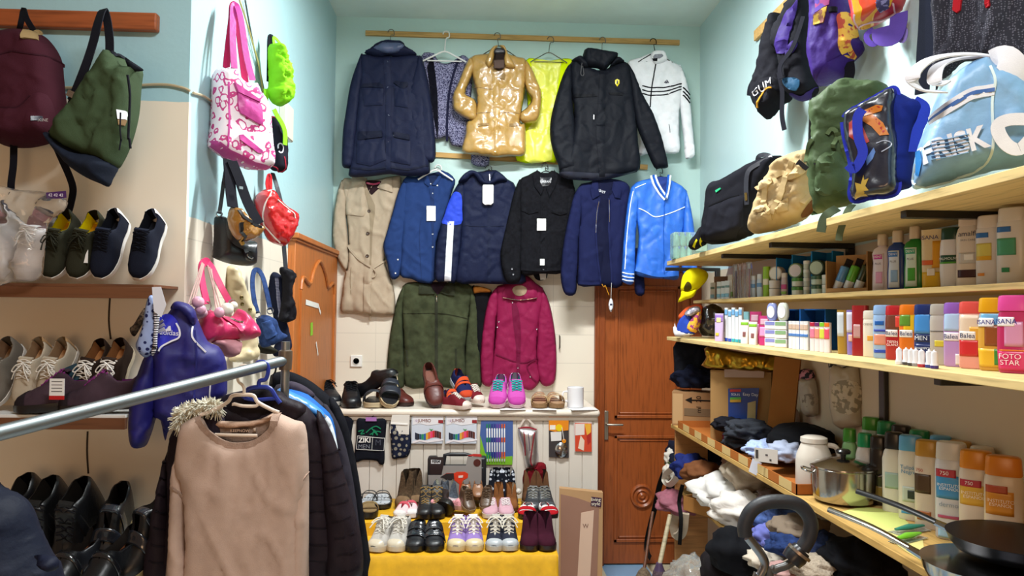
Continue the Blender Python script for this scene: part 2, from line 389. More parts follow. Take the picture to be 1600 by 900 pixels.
# --- carved cabinet door on the left wall, seen edge-on
Q = lambda px, py: at(px, py, X=XL+.04)
c0, c1 = Q(462, 372), Q(522, 388); zt = (c0.z+c1.z)/2+.01
fr = Fr((XL, c0.y, 0), 90)
W_ = YB-.015-c0.y; zb = .02
cd = struct(bpy.data.objects.new('door_2', None)); C.objects.link(cd); cd.matrix_world = fr.M
OAK = mat('#b5672b', 'wood', .45, sc=(26, 26, 2))
MB().box(0, W_, -.04, 0, zb, zt-.03).build('door_leaf', OAK, cd, bevel=.003)
MB().box(-.02, W_+.01, -.06, 0, zt-.03, zt).box(-.01, W_, -.05, 0, zt-.045, zt-.03).build('cornice', OAK, cd, bevel=.004)
pm = MB(); x0, x1_ = .12, W_-.12; z0, z1 = .3, zt-.30
for x in (x0, x1_): pm.box(x-.009, x+.009, -.052, -.04, z0, z1)
pm.box(x0, x1_, -.052, -.04, z0-.009, z0+.009)
mid = (x0+x1_)/2; s_ = (x1_-x0)/2
arch = crv([(mid-s_, z1), (mid-s_*.9, z1+.07), (mid-s_*.55, z1+.04), (mid-s_*.35, z1+.12), (mid, z1+.19), (mid+s_*.35, z1+.12), (mid+s_*.55, z1+.04), (mid+s_*.9, z1+.07), (mid+s_, z1)], 5)
pm.tube([(a, -.045, b) for a, b in arch], .011)
pm.build('carved_moulding', OAK, cd)
pp = [fr.p3(*q, -.042) for q in ((485, 512), (490, 545))]
for (pa, pb, w2, c) in (((478, 472), (497, 478), .03, '#e8e4dc'), ((497, 476), (501, 490), .02, '#f0ece6'), ((487, 504), (487, 524), .055, '#8fbf3a'), ((494, 535), (497, 555), .018, '#efe9df')):
    a, b = fr.p3(*pa, -.0425), fr.p3(*pb, -.0425); MB().ribbon([a, (a+b)/2, b], w2, th=.001).build('sticker_remnant', mat(c, 'paper'), cd)
# --- battens
PINE = mat('#c9a064', 'pine', sc=(2, 26, 26)); 
def batten(a, b, hgt, lab, m, Y=YB, th=.02):
    p, q = at(*a, Y=Y-th), at(*b, Y=Y-th); t = tag(MB().ribbon([p, q], hgt, (0, -1, 0), th).build('coat_batten', m, auto=30), lab, 'batten'); t.location.y += th/2; return t
batten((571, 51), (1062, 66), .034, 'long upper pine batten nailed across the back wall under the ceiling', PINE)
batten((640, 239), (1012, 261), .034, 'lower pine batten across the back wall, mostly hidden by jackets', PINE)
b = rbox('coat_batten', -2.6, at(245, 30, Y=YF-.03).x, YF-.035, YF-.0005, at(100, 43, Y=YF-.03).z, at(100, 16, Y=YF-.03).z, mat('#a3552a', 'wood', sc=(2, 26, 26)), None, .006)
tag(b, 'thick reddish brown wooden rail on the left wall above the rucksacks', 'batten')
# --- cables on the wall
def cable(pts, r, m, lab, nm='cable'): return tag(MB().tube(crv([tuple(p) for p in pts], 6), r, 6).build(nm, m), lab, 'cable')
BEI = mat('#b9a98a', 'plastic')
cable([at(*p, Y=YF-.008) for p in ((0, 128), (100, 137), (200, 134), (255, 132), (285, 137), (297, 142))], .005, BEI, 'beige electric cable running along the left wall behind the bags')
cable([at(*p, X=XL+.008) for p in ((302, 145), (318, 150), (330, 158))], .005, BEI, 'short beige cable end rounding the wall corner beside the pink bag')
cable([at(*p, X=XL+.010) for p in ((383, 0), (390, 40), (398, 80), (408, 120), (414, 150))], .004, mat('#3b3a38', 'plastic'), 'dark cable hanging down the left wall beside the green bag')
cable([at(*p, X=XL+.016) for p in ((374, 0), (384, 30), (394, 65), (405, 105), (411, 145))], .004, mat('#a99a5c', 'plastic'), 'yellowish cable tied beside the dark cable on the left wall')
# junction box
j0 = at(452, 192, X=XL+.03); fr = Fr((XL, j0.y, j0.z), 90)
t = thing('junction_box', 'beige square electric box on the left wall behind the green bag', 'box', fr)
MB().box(-.09, .06, -.035, 0, -.09, .09).build('housing', mat('#cbc6b4', 'plastic'), t, bevel=.004); MB().box(-.085, .055, -.038, -.035, -.085, .085).build('cover', mat('#d3cebc', 'plastic'), t, bevel=.002)
# socket
s0 = at(557, 564, Y=YB); fr = Fr(s0, 0)
t = thing('wall_socket', 'white square power socket on the tiled back wall', 'socket', fr)
MB().box(-.04, .04, -.012, 0, -.04, .04).build('plate', mat('#e8e6e0', 'plastic'), t, bevel=.003)
MB().lathe([(.024, 0), (.024, .004), (.021, .004), (.02, -.004), (0.001, -.004)], n=20).xf(Matrix.Translation((0, -.012, 0)) @ Matrix.Rotation(R(90), 4, 'X')).build('recess', mat('#d5d2c9', 'plastic'), t)
MB().lathe([(.003, 0), (.003, .01)], (0, 0, 0), 8).xf(Matrix.Translation((0, -.01, .012)) @ Matrix.Rotation(R(90), 4, 'X')).build('pin', mat('#8a8a88', 'metal'), t)
# ---------------------------------------------------------------- right-hand shelving
XS = 1.19; YE = 4.56
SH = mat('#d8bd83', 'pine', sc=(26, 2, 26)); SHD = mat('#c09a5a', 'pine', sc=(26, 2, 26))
def board(x0, y1, z1, th, lab, m=SH): return tag(rbox('wooden_shelf', x0, XR-.0015, .15, y1, z1-th, z1, m, None, .002), lab, 'shelf')
Z1, Z2, Z3, Z4, Z5 = 2.083, 1.838, 1.612, 1.084, .72
board(XS, YE, Z1, .026, 'topmost pine shelf on the right wall carrying the big bags')
board(1.34, YE-.06, Z2, .018, 'narrow pine shelf on the right wall carrying mouthwash bottles')
board(XS, YE, Z3, .022, 'pine shelf on the right wall carrying shampoo bottles in a row')
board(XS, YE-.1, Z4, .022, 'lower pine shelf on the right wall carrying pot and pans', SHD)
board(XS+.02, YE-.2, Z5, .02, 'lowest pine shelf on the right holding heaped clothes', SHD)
def bracket(Y, Z, nm): 
    tag(MB().box(XS+.04, XR-.002, Y-.015, Y+.015, Z-.022, Z).box(XR-.03, XR-.002, Y-.015, Y+.015, Z-.14, Z-.022).build('shelf_bracket', mat('#1b1a19', 'plastic'), bevel=.002), nm, 'bracket', None)
for px, lab in ((1080, 'black bracket under the top shelf at its far end'), (1180, 'black bracket under the top shelf below the beige bag'), (1265, 'black bracket under the top shelf below the green rucksack'), (1500, 'black bracket under the top shelf below the light blue bag')):
    bracket(on_line(px, 1.4, Z1).y, Z1-.026, lab)
for px, lab in ((1560, 'black bracket under the shampoo shelf at right'),): bracket(on_line(px, 1.4, Z3).y, Z3-.022, lab)
for px, lab in ((1213, 'black upright strip on the right wall behind the gold wrapped box'), (1381, 'black upright strip on the right wall above the dark bottles'),):
    p = on_line(px, XR-.01, 1.4); tag(rbox('shelf_upright', XR-.02, XR-.001, p.y-.02, p.y+.02, Z4, Z3-.022, mat('#1d1a18', 'plastic')), lab, 'shelf post')
# end panel of the shelving, near the door
p = on_line(1062, XS+.03, .9)
tag(rbox('shelf_end_panel', XS+.02, XS+.22, YE-.13, YE-.11, 0, Z4-.022, mat('#b07c48', 'wood')), 'brown wooden end panel under the shelving beside the door', 'panel')
tag(rbox('shelf_post', XS+.03, XS+.06, 3.15, 3.19, 0, Z5-.02, mat('#c9c6c0', 'paint')), 'pale post under the lowest shelf behind the broom', 'shelf post')
# ---------------------------------------------------------------- clothes on the back wall
def Z(x0, y0, s):
    def f(*p): return [(x0+a/s, y0+b/s) for a, b in p]
    return f
z1, z2, z3, z4, z5, z6 = Z(510, 30, 3.4615), Z(680, 40, 3.913), Z(850, 50, 3.75), Z(510, 260, 3.75), Z(770, 250, 3.6), Z(530, 420, 4.09)
def hanger(hook, neck, Y, m, lab, wdt=.2, cat='hanger', r=.0035, drop=.07, bar=True, fr=None, grp=None):
    yn = -(YB-.03-Y+.06); fr = fr or Fr(at(*hook, Y=YB-.03)); t = thing('clothes_hanger', lab, cat, fr, grp)
    h = fr.p3(*hook); n = fr.p3(*neck, yn); r2 = .022
    pts = [h+Vector((-r2*math.cos(a)*1.0, 0, r2*math.sin(a))) for a in [x*math.pi/7 for x in range(0, 8)]]+[h+Vector((r2*.9, 0, -.02)), (h*.7+n*.3), n]
    MB().tube(crv([tuple(p) for p in pts], 3), r*.8, 6).build('hook', m, t)
    sh = [n+Vector((-wdt, 0, -drop)), n+Vector((-wdt*.5, 0, -drop*.45)), n, n+Vector((wdt*.5, 0, -drop*.45)), n+Vector((wdt, 0, -drop))]
    MB().tube(crv([tuple(p) for p in sh], 4), r, 6).build('shoulder_bar', m, t)
    if bar: MB().tube([n+Vector((-wdt*.8, 0, -drop*.95)), n+Vector((wdt*.8, 0, -drop*.95))], r*.8, 6).build('trouser_bar', m, t)
    return t
def garment(name, lab, cat, off, o, m, body, sl=(), T=.05, wr=.008, fx=13, fz=4, st=None, grp=None, Y=None):
    Yp = Y if Y is not None else YB-off; fr = Fr(at(*o, Y=Yp)); t = thing(name, lab, cat, fr, grp)
    T *= .62; wr *= 1.15
    S = [puff('body', fr, body, T, m, t, w=.045, wr=wr, fx=fx, fz=fz, back=.25, step=st or .014)]
    for i, s_ in enumerate(sl): S.append(puff('sleeve', fr, s_, T*.9, m, t, w=.034, wr=wr*.8, fx=fx*1.2, fz=fz*2, back=.3, step=st or .013, y0=.006))
    return t, S
WH = mat('#e9e7e4', 'plastic'); WIRE = mat('#8d8a86', 'metal'); BLKP = mat('#16161a', 'plastic')
# navy parka
m = mat('#1c2038', 'nylon'); m2 = mat('#15182b', 'nylon')
t, S = garment('parka', 'dark navy hooded parka with four flap pockets, hanging top left on the back wall', 'jacket', .16, (608, 70), m,
    z1((190, 190), (290, 205), (390, 200), (505, 200), (540, 330), (545, 500), (560, 780), (548, 838), (440, 850), (340, 838), (240, 850), (130, 852), (125, 800), (150, 600), (170, 400), (180, 260)),
    (z1((195, 185), (170, 230), (130, 350), (105, 500), (90, 600), (84, 720), (85, 790), (108, 806), (145, 790), (165, 640), (185, 440), (205, 300)),
     z1((500, 195), (530, 250), (562, 400), (580, 550), (592, 700), (583, 768), (540, 775), (488, 752), (470, 640), (440, 480), (440, 420), (465, 300))), T=.08, wr=.006, fx=9, fz=3)
B = S[0]
for a in (z1((190, 360), (200, 350), (285, 345), (305, 355), (310, 375), (245, 368), (192, 372)), z1((365, 345), (372, 335), (440, 345), (440, 362), (420, 380), (400, 372)),
          z1((175, 610), (300, 605), (303, 638), (175, 655)), z1((360, 610), (450, 625), (450, 655), (370, 640))): patch('pocket_flap', B, a, m2, t, .012, bulge=.004)
for a in (z1((192, 370), (310, 370), (305, 465), (205, 470)), z1((365, 360), (440, 372), (440, 480), (370, 470)), z1((165, 655), (310, 650), (325, 760), (240, 795), (165, 780)), z1((350, 640), (455, 660), (455, 790), (350, 770))): patch('pocket', B, a, m, t, .006, bulge=.008)
patch('front_placket', B, z1((308, 190), (350, 190), (350, 400), (352, 835), (325, 838), (322, 400)), m, t, .005, bulge=.002)
discs('snap_button', B, z1((328, 196), (328, 231), (334, 372), (340, 518), (337, 668), (425, 373), (368, 628)), .008, mat('#7a7f8c', 'metal', .4), t)
puff('hood', S[0].fr, z1((235, 165), (265, 140), (310, 120), (360, 118), (415, 125), (430, 150), (490, 190), (440, 205), (380, 205), (330, 200), (290, 210), (230, 195), (205, 180)), .075, m, t, w=.04, y0=.02, wr=.008, step=.011)
B2 = puff('hood_lining', S[0].fr, z1((250, 158), (300, 128), (345, 126), (400, 128), (425, 152), (390, 178), (340, 185), (300, 180)), .03, mat('#4a5372', 'satin'), t, w=.03, y0=.075, wr=.006, step=.009)
stroke('hem_band', B, z1((135, 805), (240, 812), (340, 800), (450, 812), (555, 790)), .012, m2, t, .004)
hanger(z1((350, 72))[0], z1((347, 120))[0], YB-.05, WIRE, 'thin wire hanger hook above the navy parka', .15)
# knitted cardigan
kn = mat('#30304f', 'speck', col2='#9795b5')
t, S = garment('cardigan', 'purple and white flecked knit cardigan between the parka and the gold jacket', 'cardigan', .05, (695, 90), kn,
    [(658, 88), (676, 83), (686, 96), (700, 99), (716, 90), (724, 86), (734, 96), (738, 130), (732, 180), (730, 226), (706, 227), (700, 214), (680, 217), (668, 200), (664, 140)], (), T=.04)
B = S[0]; inn = mat('#14141f', 'knit')
patch('open_front', B, z1((575, 205), (585, 250), (600, 400), (605, 600), (600, 640), (585, 560), (560, 380), (545, 260), (560, 215)), inn, t, .004)
stroke('front_band', B, z1((578, 185), (590, 260), (608, 420), (612, 640)), .014, kn, t, .009)
stroke('front_band', B, z1((722, 205), (690, 290), (668, 380), (655, 500), (652, 660)), .016, mat('#23233c', 'knit'), t, .009)
puff('sleeve', S[0].fr, z2((210, 560), (300, 560), (318, 700), (328, 850), (232, 852), (218, 780)), .03, kn, t, w=.03, y0=-.0, wr=.004)
hanger(z1((648, 82))[0], z1((640, 175))[0], YB-.04, WH, 'white plastic hanger holding the flecked knit cardigan', .15, r=.006)
# gold jacket
gm = mat('#b58c48', 'patent', rough=.36); gd = mat('#8e6b33', 'patent', rough=.3)
t, S = garment('leather_jacket', 'shiny golden tan leather jacket with turned-up sleeves, centre of the upper row', 'jacket', .15, (778, 72), gm,
    z2((215, 195), (310, 172), (370, 160), (430, 168), (500, 190), (560, 215), (555, 330), (545, 420), (520, 590), (550, 600), (555, 700), (548, 790), (460, 798), (370, 806), (260, 792), (165, 770), (185, 660), (192, 590), (240, 560), (255, 430), (225, 310)),
    (z2((218, 195), (185, 240), (140, 350), (108, 420), (105, 470), (118, 520), (190, 568), (250, 582), (258, 520), (245, 455), (185, 415), (215, 330), (245, 250)),
     z2((548, 210), (590, 260), (625, 340), (650, 410), (648, 500), (635, 565), (605, 595), (530, 592), (515, 540), (560, 500), (590, 450), (560, 400), (540, 320))), T=.07, wr=.008, fx=12, fz=5)
B = S[0]
for a in (z2((320, 190), (335, 150), (360, 125), (385, 122), (365, 160), (355, 215), (330, 255), (308, 225)), z2((390, 122), (425, 125), (445, 170), (490, 255), (430, 250), (418, 200), (425, 160))): puff('collar', B.fr, a, .03, gm, t, w=.02, y0=.065, wr=.004, step=.008)
puff('lining', B.fr, z2((362, 180), (370, 150), (420, 150), (425, 180), (420, 262), (365, 262)), .006, mat('#2a201d', 'fabric'), t, w=.01, y0=.07, wr=0, step=.01)
patch('front_flap', B, z2((345, 215), (360, 225), (395, 320), (398, 540), (380, 805), (362, 800), (360, 600), (350, 400)), gm, t, .006, bulge=.004)
patch('lapel', B, z2((355, 215), (395, 300), (395, 345), (370, 320), (340, 250)), gd, t, .009)
patch('lapel', B, z2((388, 265), (430, 300), (425, 330), (395, 325)), gd, t, .009)
stroke('yoke_seam', B, z2((235, 378), (340, 388), (510, 388)), .004, gd, t, .003)
stroke('waist_seam', B, z2((250, 538), (360, 530), (515, 538)), .005, gd, t, .003)
for x in (262, 455): patch('pocket_welt', B, z2((x, 600), (x+65, 596), (x+65, 612), (x, 616)), gd, t, .005)
discs('button', B, z2((374, 398), (366, 461), (366, 521), (363, 577)), .013, mat('#c9a766', 'plastic', .3), t, .006)
puff('brand_label', B.fr, z2((358, 208), (424, 208), (424, 262), (358, 262)), .004, mat('#5c4a44', 'fabric'), t, w=.004, y0=.078, wr=0, sharp=True, step=.01)
hanger(z2((380, 62))[0], z2((388, 125))[0], YB-.07, WIRE, 'wire hanger hook above the golden leather jacket', .12)
puff('hanger_neck', B.fr, z2((358, 145), (385, 135), (425, 145), (425, 170), (362, 172)), .012, mat('#2b2b31', 'plastic'), t, w=.01, y0=.074, wr=0, step=.008)
# neon vest
ne = mat('#e6ff08', 'fabric'); nl = mat('#f8ff60', 'satin')
t, S = garment('safety_vest', 'neon yellow high visibility vest behind the golden jacket', 'vest', .05, (858, 85), ne,
    z2((550, 215), (640, 205), (700, 215), (790, 200), (842, 220), (800, 350), (770, 500), (742, 640), (742, 822), (690, 832), (500, 826), (495, 640), (560, 560), (560, 400)), (), T=.04)
patch('reflective_panel', S[0], z2((585, 225), (740, 215), (770, 225), (740, 420), (715, 600), (715, 790), (690, 828), (550, 826), (552, 660), (640, 540), (650, 400)), nl, t, .004, sharp=False)  # reflective panel, its overexposed brightness put into the paler yellow
hanger(z2((705, 85))[0], z2((695, 165))[0], YB-.03, WIRE, 'bare wire hanger above the neon yellow vest', .13)
# black jacket with yellow shield
m = mat('#11131b', 'nylon'); md = mat('#0b0c12', 'nylon')
t, S = garment('rain_jacket', 'black hooded jacket with a small yellow shield badge on the chest', 'jacket', .285, (938, 78), m,
    z3((150, 190), (200, 165), (250, 200), (340, 225), (430, 180), (485, 182), (515, 260), (535, 450), (552, 650), (562, 800), (480, 835), (330, 868), (200, 868), (120, 855), (88, 815), (140, 700), (175, 500), (150, 300)),
    (z3((155, 185), (110, 255), (65, 400), (40, 510), (35, 600), (50, 690), (82, 775), (95, 815), (150, 808), (188, 800), (188, 600), (168, 400), (170, 260)),
     z3((478, 180), (525, 235), (575, 360), (640, 480), (690, 620), (725, 765), (722, 795), (680, 800), (645, 792), (590, 670), (545, 560), (520, 450), (500, 330))), T=.08, wr=.007, fx=9, fz=4)
B = S[0]
for a in (z3((168, 370), (300, 365), (310, 378), (175, 388)), z3((380, 355), (465, 358), (460, 372), (385, 368))): patch('chest_flap', B, a, md, t, .006)
patch('front_placket', B, z3((325, 210), (355, 215), (358, 500), (355, 850), (322, 850), (305, 600), (318, 400)), m, t, .006, bulge=.003)
patch('hem_lining', B, z3((95, 822), (250, 825), (440, 832), (540, 812), (480, 838), (330, 870), (200, 868), (120, 856)), mat('#262a3a', 'satin'), t, .004, sharp=False)
puff('collar', B.fr, z3((232, 120), (250, 100), (330, 112), (425, 128), (425, 160), (385, 195), (350, 232), (318, 215), (245, 205), (225, 165)), .07, m, t, w=.03, y0=.035, wr=.008, step=.01)
puff('hood', B.fr, z3((160, 168), (205, 143), (240, 160), (262, 205), (230, 215), (190, 180)), .05, m, t, w=.025, y0=.04, wr=.006, step=.01)
puff('hood', B.fr, z3((420, 150), (450, 155), (472, 180), (430, 185), (385, 205), (395, 185)), .05, m, t, w=.025, y0=.04, wr=.006, step=.01)
yb = patch('shield_badge', B, z3((416, 283), (428, 277), (441, 283), (441, 303), (428, 321), (416, 303)), mat('#e8d21c', 'satin'), t, .006)
patch('shield_horse', B, z3((424, 288), (431, 285), (434, 292), (431, 297), (434, 304), (430, 310), (427, 302), (423, 304), (425, 297)), BLKP, yb, .0085)
stroke('zip_pull', B, z3((291, 487), (291, 515)), .007, mat('#c9c9c9', 'metal'), t, .008)
MB().tube(crv([tuple(B.fr.p3(*p, -.105)) for p in z3((222, 180), (218, 215), (216, 245), (225, 258), (233, 245), (226, 200))], 4), .0025, 6).build('drawcord', BLKP, t)
hanger(z3((343, 48))[0], z3((340, 110))[0], YB-.22, WIRE, 'wire hanger hook above the black hooded jacket', .12)
# white track jacket
m = mat('#efeff3', 'fabric'); bk = mat('#15151c', 'fabric')
t, S = garment('track_jacket', 'white track jacket with three dark stripes across the chest, top right', 'jacket', .10, (1022, 90), m,
    z3((488, 180), (560, 150), (640, 118), (700, 118), (735, 165), (812, 215), (815, 330), (795, 460), (793, 600), (790, 705), (690, 712), (600, 716), (556, 712), (540, 500), (520, 300)),
    (z3((790, 200), (815, 225), (840, 300), (858, 400), (868, 520), (882, 660), (882, 722), (858, 742), (828, 738), (820, 650), (805, 520), (795, 400)),), T=.05)
B = S[0]
for d in (0, 23, 45):
    stroke('chest_stripe', B, z3((575, 315+d), (625, 326+d), (700, 326+d*.95), (760, 315+d*.8), (812, 302+d*.7)), .008, bk, t, .003)
    stroke('sleeve_stripe', S[1], z3((814, 325+d), (835, 345+d), (855, 372+d)), .009, bk, t, .004)
stroke('zip', B, z3((656, 180), (645, 240), (632, 320), (622, 440)), .008, bk, t, .003)
puff('collar', B.fr, z3((625, 150), (632, 118), (665, 108), (705, 115), (722, 160), (700, 178), (655, 190), (640, 180)), .03, m, t, w=.02, y0=.035, wr=.003, step=.009)
puff('neck_opening', B.fr, z3((640, 150), (648, 128), (690, 126), (700, 145), (660, 165)), .006, mat('#8f8f99', 'fabric'), t, w=.01, y0=.06, wr=0, step=.008)
puff('neck_label', B.fr, z3((633, 155), (665, 153), (664, 170), (640, 170)), .004, bk, t, w=.004, y0=.066, wr=0, sharp=True, step=.01)
for i, (a, b_, h) in enumerate(((706, 294, 6), (712, 287, 12), (720, 281, 18))): stroke('chest_emblem', B, z3((a-2, b_), (a+12-i, 299)), .006, mat('#555560', 'fabric'), t, .003, smooth=False)
stroke('zip_pull', B, z3((731, 540), (738, 590)), .004, mat('#9c9ca6', 'metal'), t, .004)
for a in (z3((560, 676), (792, 660), (790, 705), (600, 716), (558, 711)),): patch('hem_band', B, a, m, t, .004)
patch('cuff', S[1], z3((822, 690), (880, 678), (882, 722), (858, 742), (828, 738)), m, t, .005)
hanger(z3((640, 56))[0], z3((652, 120))[0], YB-.07, mat('#2b2b2b', 'metal'), 'dark wire hanger hook above the white track jacket', .12)
# ---- second row
# trench coat
m = mat('#b3a08a', 'fabric'); md = mat('#98866f', 'fabric')
t, S = garment('trench_coat', 'beige belted trench coat with brown buttons hanging left in the second row', 'coat', .03, (582, 275), m,
    z4((90, 90), (150, 70), (240, 80), (300, 75), (390, 58), (440, 68), (420, 200), (375, 350), (350, 500), (345, 570), (385, 680), (402, 760), (402, 838), (380, 872), (240, 868), (150, 855), (85, 850), (90, 760), (110, 620), (125, 590), (130, 450), (120, 300)),
    (z4((98, 78), (70, 130), (50, 230), (38, 330), (38, 430), (60, 530), (85, 580), (105, 606), (128, 590), (130, 500), (125, 400), (115, 300), (120, 200)),), T=.05, wr=.01, fx=11, fz=3)
B = S[0]
patch('storm_flap', B, z4((150, 105), (215, 115), (228, 200), (225, 280), (205, 292), (160, 285), (100, 278), (118, 200)), m, t, .006, sharp=False, bulge=.004)
for a in (z4((150, 60), (150, 122), (200, 112), (222, 120), (238, 72), (200, 58)), z4((335, 78), (385, 65), (388, 152), (345, 140), (298, 124))): patch('collar', B, a, m, t, .012, bulge=.006)
patch('front_placket', B, z4((215, 118), (240, 140), (272, 200), (285, 250), (270, 400), (262, 600), (262, 872), (250, 872), (252, 600), (256, 400), (250, 250)), md, t, .003, sharp=False)
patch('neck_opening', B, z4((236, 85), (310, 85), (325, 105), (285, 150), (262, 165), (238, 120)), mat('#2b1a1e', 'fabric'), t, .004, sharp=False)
stroke('hanger_bar', B, z4((235, 98), (275, 106), (315, 96)), .012, mat('#b0194b', 'plastic'), t, .009)
discs('button', B, z4((250, 263), (243, 393), (240, 525)), .012, mat('#4a3a30', 'plastic'), t, .006)
stroke('belt', B, z4((128, 462), (150, 500), (200, 550), (268, 592)), .014, m, t, .010)
stroke('belt', B, z4((350, 552), (310, 575), (272, 600)), .010, m, t, .010)
patch('belt_tail', B, z4((262, 590), (285, 590), (270, 620), (262, 740), (262, 862), (222, 862), (220, 740), (222, 640)), m, t, .010, bulge=.003)
stroke('belt_loop', B, z4((270, 595), (292, 620), (285, 645), (262, 650)), .009, m, t, .013)
stroke('pocket_seam', B, z4((145, 590), (140, 680), (145, 750)), .005, md, t, .003)
# blue shirt
m = mat('#243a6c', 'fabric'); md = mat('#23345f', 'fabric')
t, S = garment('shirt', 'mid blue long sleeved shirt with small white buttons and a white tag', 'shirt', .075, (682, 268), m,
    z4((450, 80), (520, 60), (590, 50), (640, 70), (690, 28), (755, 80), (730, 170), (700, 300), (645, 450), (637, 664), (555, 682), (500, 660), (430, 636), (436, 500), (440, 300)),
    (z4((460, 72), (420, 150), (385, 280), (350, 400), (333, 470), (355, 560), (375, 652), (415, 656), (440, 600), (452, 450), (470, 280), (480, 130)),), T=.045, wr=.008, fx=13, fz=3)
B = S[0]
for a in (z4((572, 50), (590, 42), (610, 100), (600, 118), (575, 100)), z4((640, 112), (655, 100), (690, 28), (672, 22), (650, 70), (620, 110))): patch('collar', B, a, m, t, .009, bulge=.003)
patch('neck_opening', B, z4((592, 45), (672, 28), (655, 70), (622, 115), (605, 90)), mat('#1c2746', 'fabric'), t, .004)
patch('placket', B, z4((606, 130), (632, 130), (630, 400), (634, 660), (618, 660), (620, 400), (612, 300)), md, t, .004)
discs('button', B, z4((621, 158), (622, 397), (622, 472), (587, 101), (650, 112), (612, 102)), .0055, WH, t, .003)
discs('cuff_button', S[1], z4((419, 546), (405, 626)), .0055, WH, t, .003)
stroke('side_seam', B, z4((555, 300), (545, 420), (558, 660)), .004, md, t, .003)
tg = patch('price_tag', B, z4((588, 233), (640, 233), (640, 320), (588, 320)), mat('#f2f0ee', 'paper'), t, .012)
hanger(z4((655, 10))[0], z4((640, 20))[0], YB-.06, WH, 'white hanger shoulder peeking out of the blue shirt collar', .12, r=.006, bar=False)
# navy padded jacket
m = mat('#171d38', 'nylon'); md = mat('#171d36', 'nylon')
t, S = garment('windbreaker', 'navy padded jacket with royal blue and white panels on the sleeve', 'jacket', .12, (765, 270), m,
    [(720, 288), (728, 272), (752, 268), (775, 266), (793, 280), (806, 292), (812, 340), (810, 400), (822, 440), (790, 444), (750, 443), (712, 440), (716, 400), (720, 345)],
    ([(722, 280), (708, 300), (695, 330), (684, 372), (680, 400), (680, 437), (698, 440), (713, 440), (719, 400), (724, 345), (728, 300)],), T=.06, wr=.007, fx=9, fz=5)
B = S[0]
patch('sleeve_panel', S[1], z4((742, 158), (768, 150), (792, 172), (795, 250), (788, 338), (680, 336), (690, 290), (712, 220)), mat('#2f49c8', 'nylon'), t, .004, sharp=False)
patch('sleeve_stripe', S[1], z4((712, 322), (748, 322), (738, 500), (730, 672), (692, 672), (700, 500)), mat('#d9dce6', 'nylon'), t, .005)
stroke('chest_seam', B, z4((795, 345), (900, 350), (1040, 348)), .006, md, t, .004)
patch('placket', B, z4((945, 120), (962, 120), (962, 680), (945, 680)), md, t, .004)
puff('hood', B.fr, z4((772, 95), (800, 50), (850, 22), (905, 45), (930, 85), (960, 80), (985, 30), (1030, 45), (1060, 85), (1010, 95), (960, 115), (900, 100), (860, 55), (820, 90)), .05, m, t, w=.02, y0=.035, wr=.007, step=.010)
pt = patch('price_tag', B, z4((918, 112), (976, 112), (979, 120), (978, 215), (965, 227), (928, 227), (915, 215), (915, 120)), mat('#f0efee', 'paper'), t, .03)
hanger(z4((950, 12))[0], z4((950, 22))[0], YB-.08, BLKP, 'black hanger at the neck of the navy padded jacket', .12, bar=False)
stroke('zip_pull', B, z4((955, 50), (958, 95)), .006, mat('#9c9ca6', 'metal'), t, .03)
# black denim jacket
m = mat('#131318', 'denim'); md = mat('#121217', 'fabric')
t, S = garment('denim_jacket', 'black denim jacket with chest pockets and white tags in the second row', 'jacket', .185, (850, 268), m,
    z5((150, 118), (200, 85), (255, 60), (290, 90), (330, 60), (370, 75), (450, 112), (445, 220), (420, 400), (392, 560), (385, 637), (270, 638), (155, 636), (152, 400), (148, 240)),
    (z5((158, 108), (120, 180), (80, 350), (50, 480), (43, 540), (58, 640), (85, 692), (150, 682), (158, 600), (162, 450), (162, 280)),
     z5((420, 100), (462, 160), (455, 260), (430, 330), (400, 480), (385, 420), (410, 250)),), T=.05, wr=.007)
B = S[0]
for a in (z5((250, 55), (222, 85), (235, 150), (270, 198), (285, 165), (262, 120)), z5((345, 55), (368, 90), (350, 150), (318, 210), (300, 160), (335, 120))): patch('collar', B, a, m, t, .012, bulge=.004)
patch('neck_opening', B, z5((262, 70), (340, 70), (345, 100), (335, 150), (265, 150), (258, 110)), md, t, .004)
lb = patch('neck_label', B, z5((266, 98), (330, 98), (328, 148), (268, 148)), mat('#23232a', 'satin'), t, .008)
text('URBAN', B.fr, *z5((296, 122))[0], .022, mat('#d5d5da', 'satin'), lb, S=None, off=.065, name='lettering')
patch('placket', B, z5((268, 205), (302, 205), (302, 636), (268, 636)), m, t, .006, bulge=.002)
for a in (z5((160, 265), (255, 275), (255, 292), (205, 306), (160, 286)), z5((330, 280), (420, 275), (420, 300), (380, 312), (330, 296))): patch('pocket_flap', B, a, m, t, .007, bulge=.002)
stroke('waistband', B, z5((158, 612), (270, 618), (385, 612)), .022, m, t, .005)
discs('button', B, z5((203, 285), (378, 292), (288, 278), (287, 452), (285, 542), (285, 612)), .008, mat('#8d8f98', 'metal', .35), t, .004)
discs('cuff_button', S[1], z5((115, 643), (108, 612)), .007, mat('#8d8f98', 'metal', .35), t, .004)
patch('price_tag', B, z5((248, 331), (298, 331), (298, 398), (248, 398)), mat('#ecebe9', 'paper'), t, .014)
patch('small_tag', B, z5((265, 557), (290, 557), (290, 593), (265, 593)), mat('#e6e5e3', 'paper'), t, .012)
hanger(z5((293, 35))[0], z5((300, 62))[0], YB-.13, BLKP, 'black hanger in the collar of the black denim jacket', .12, bar=False)
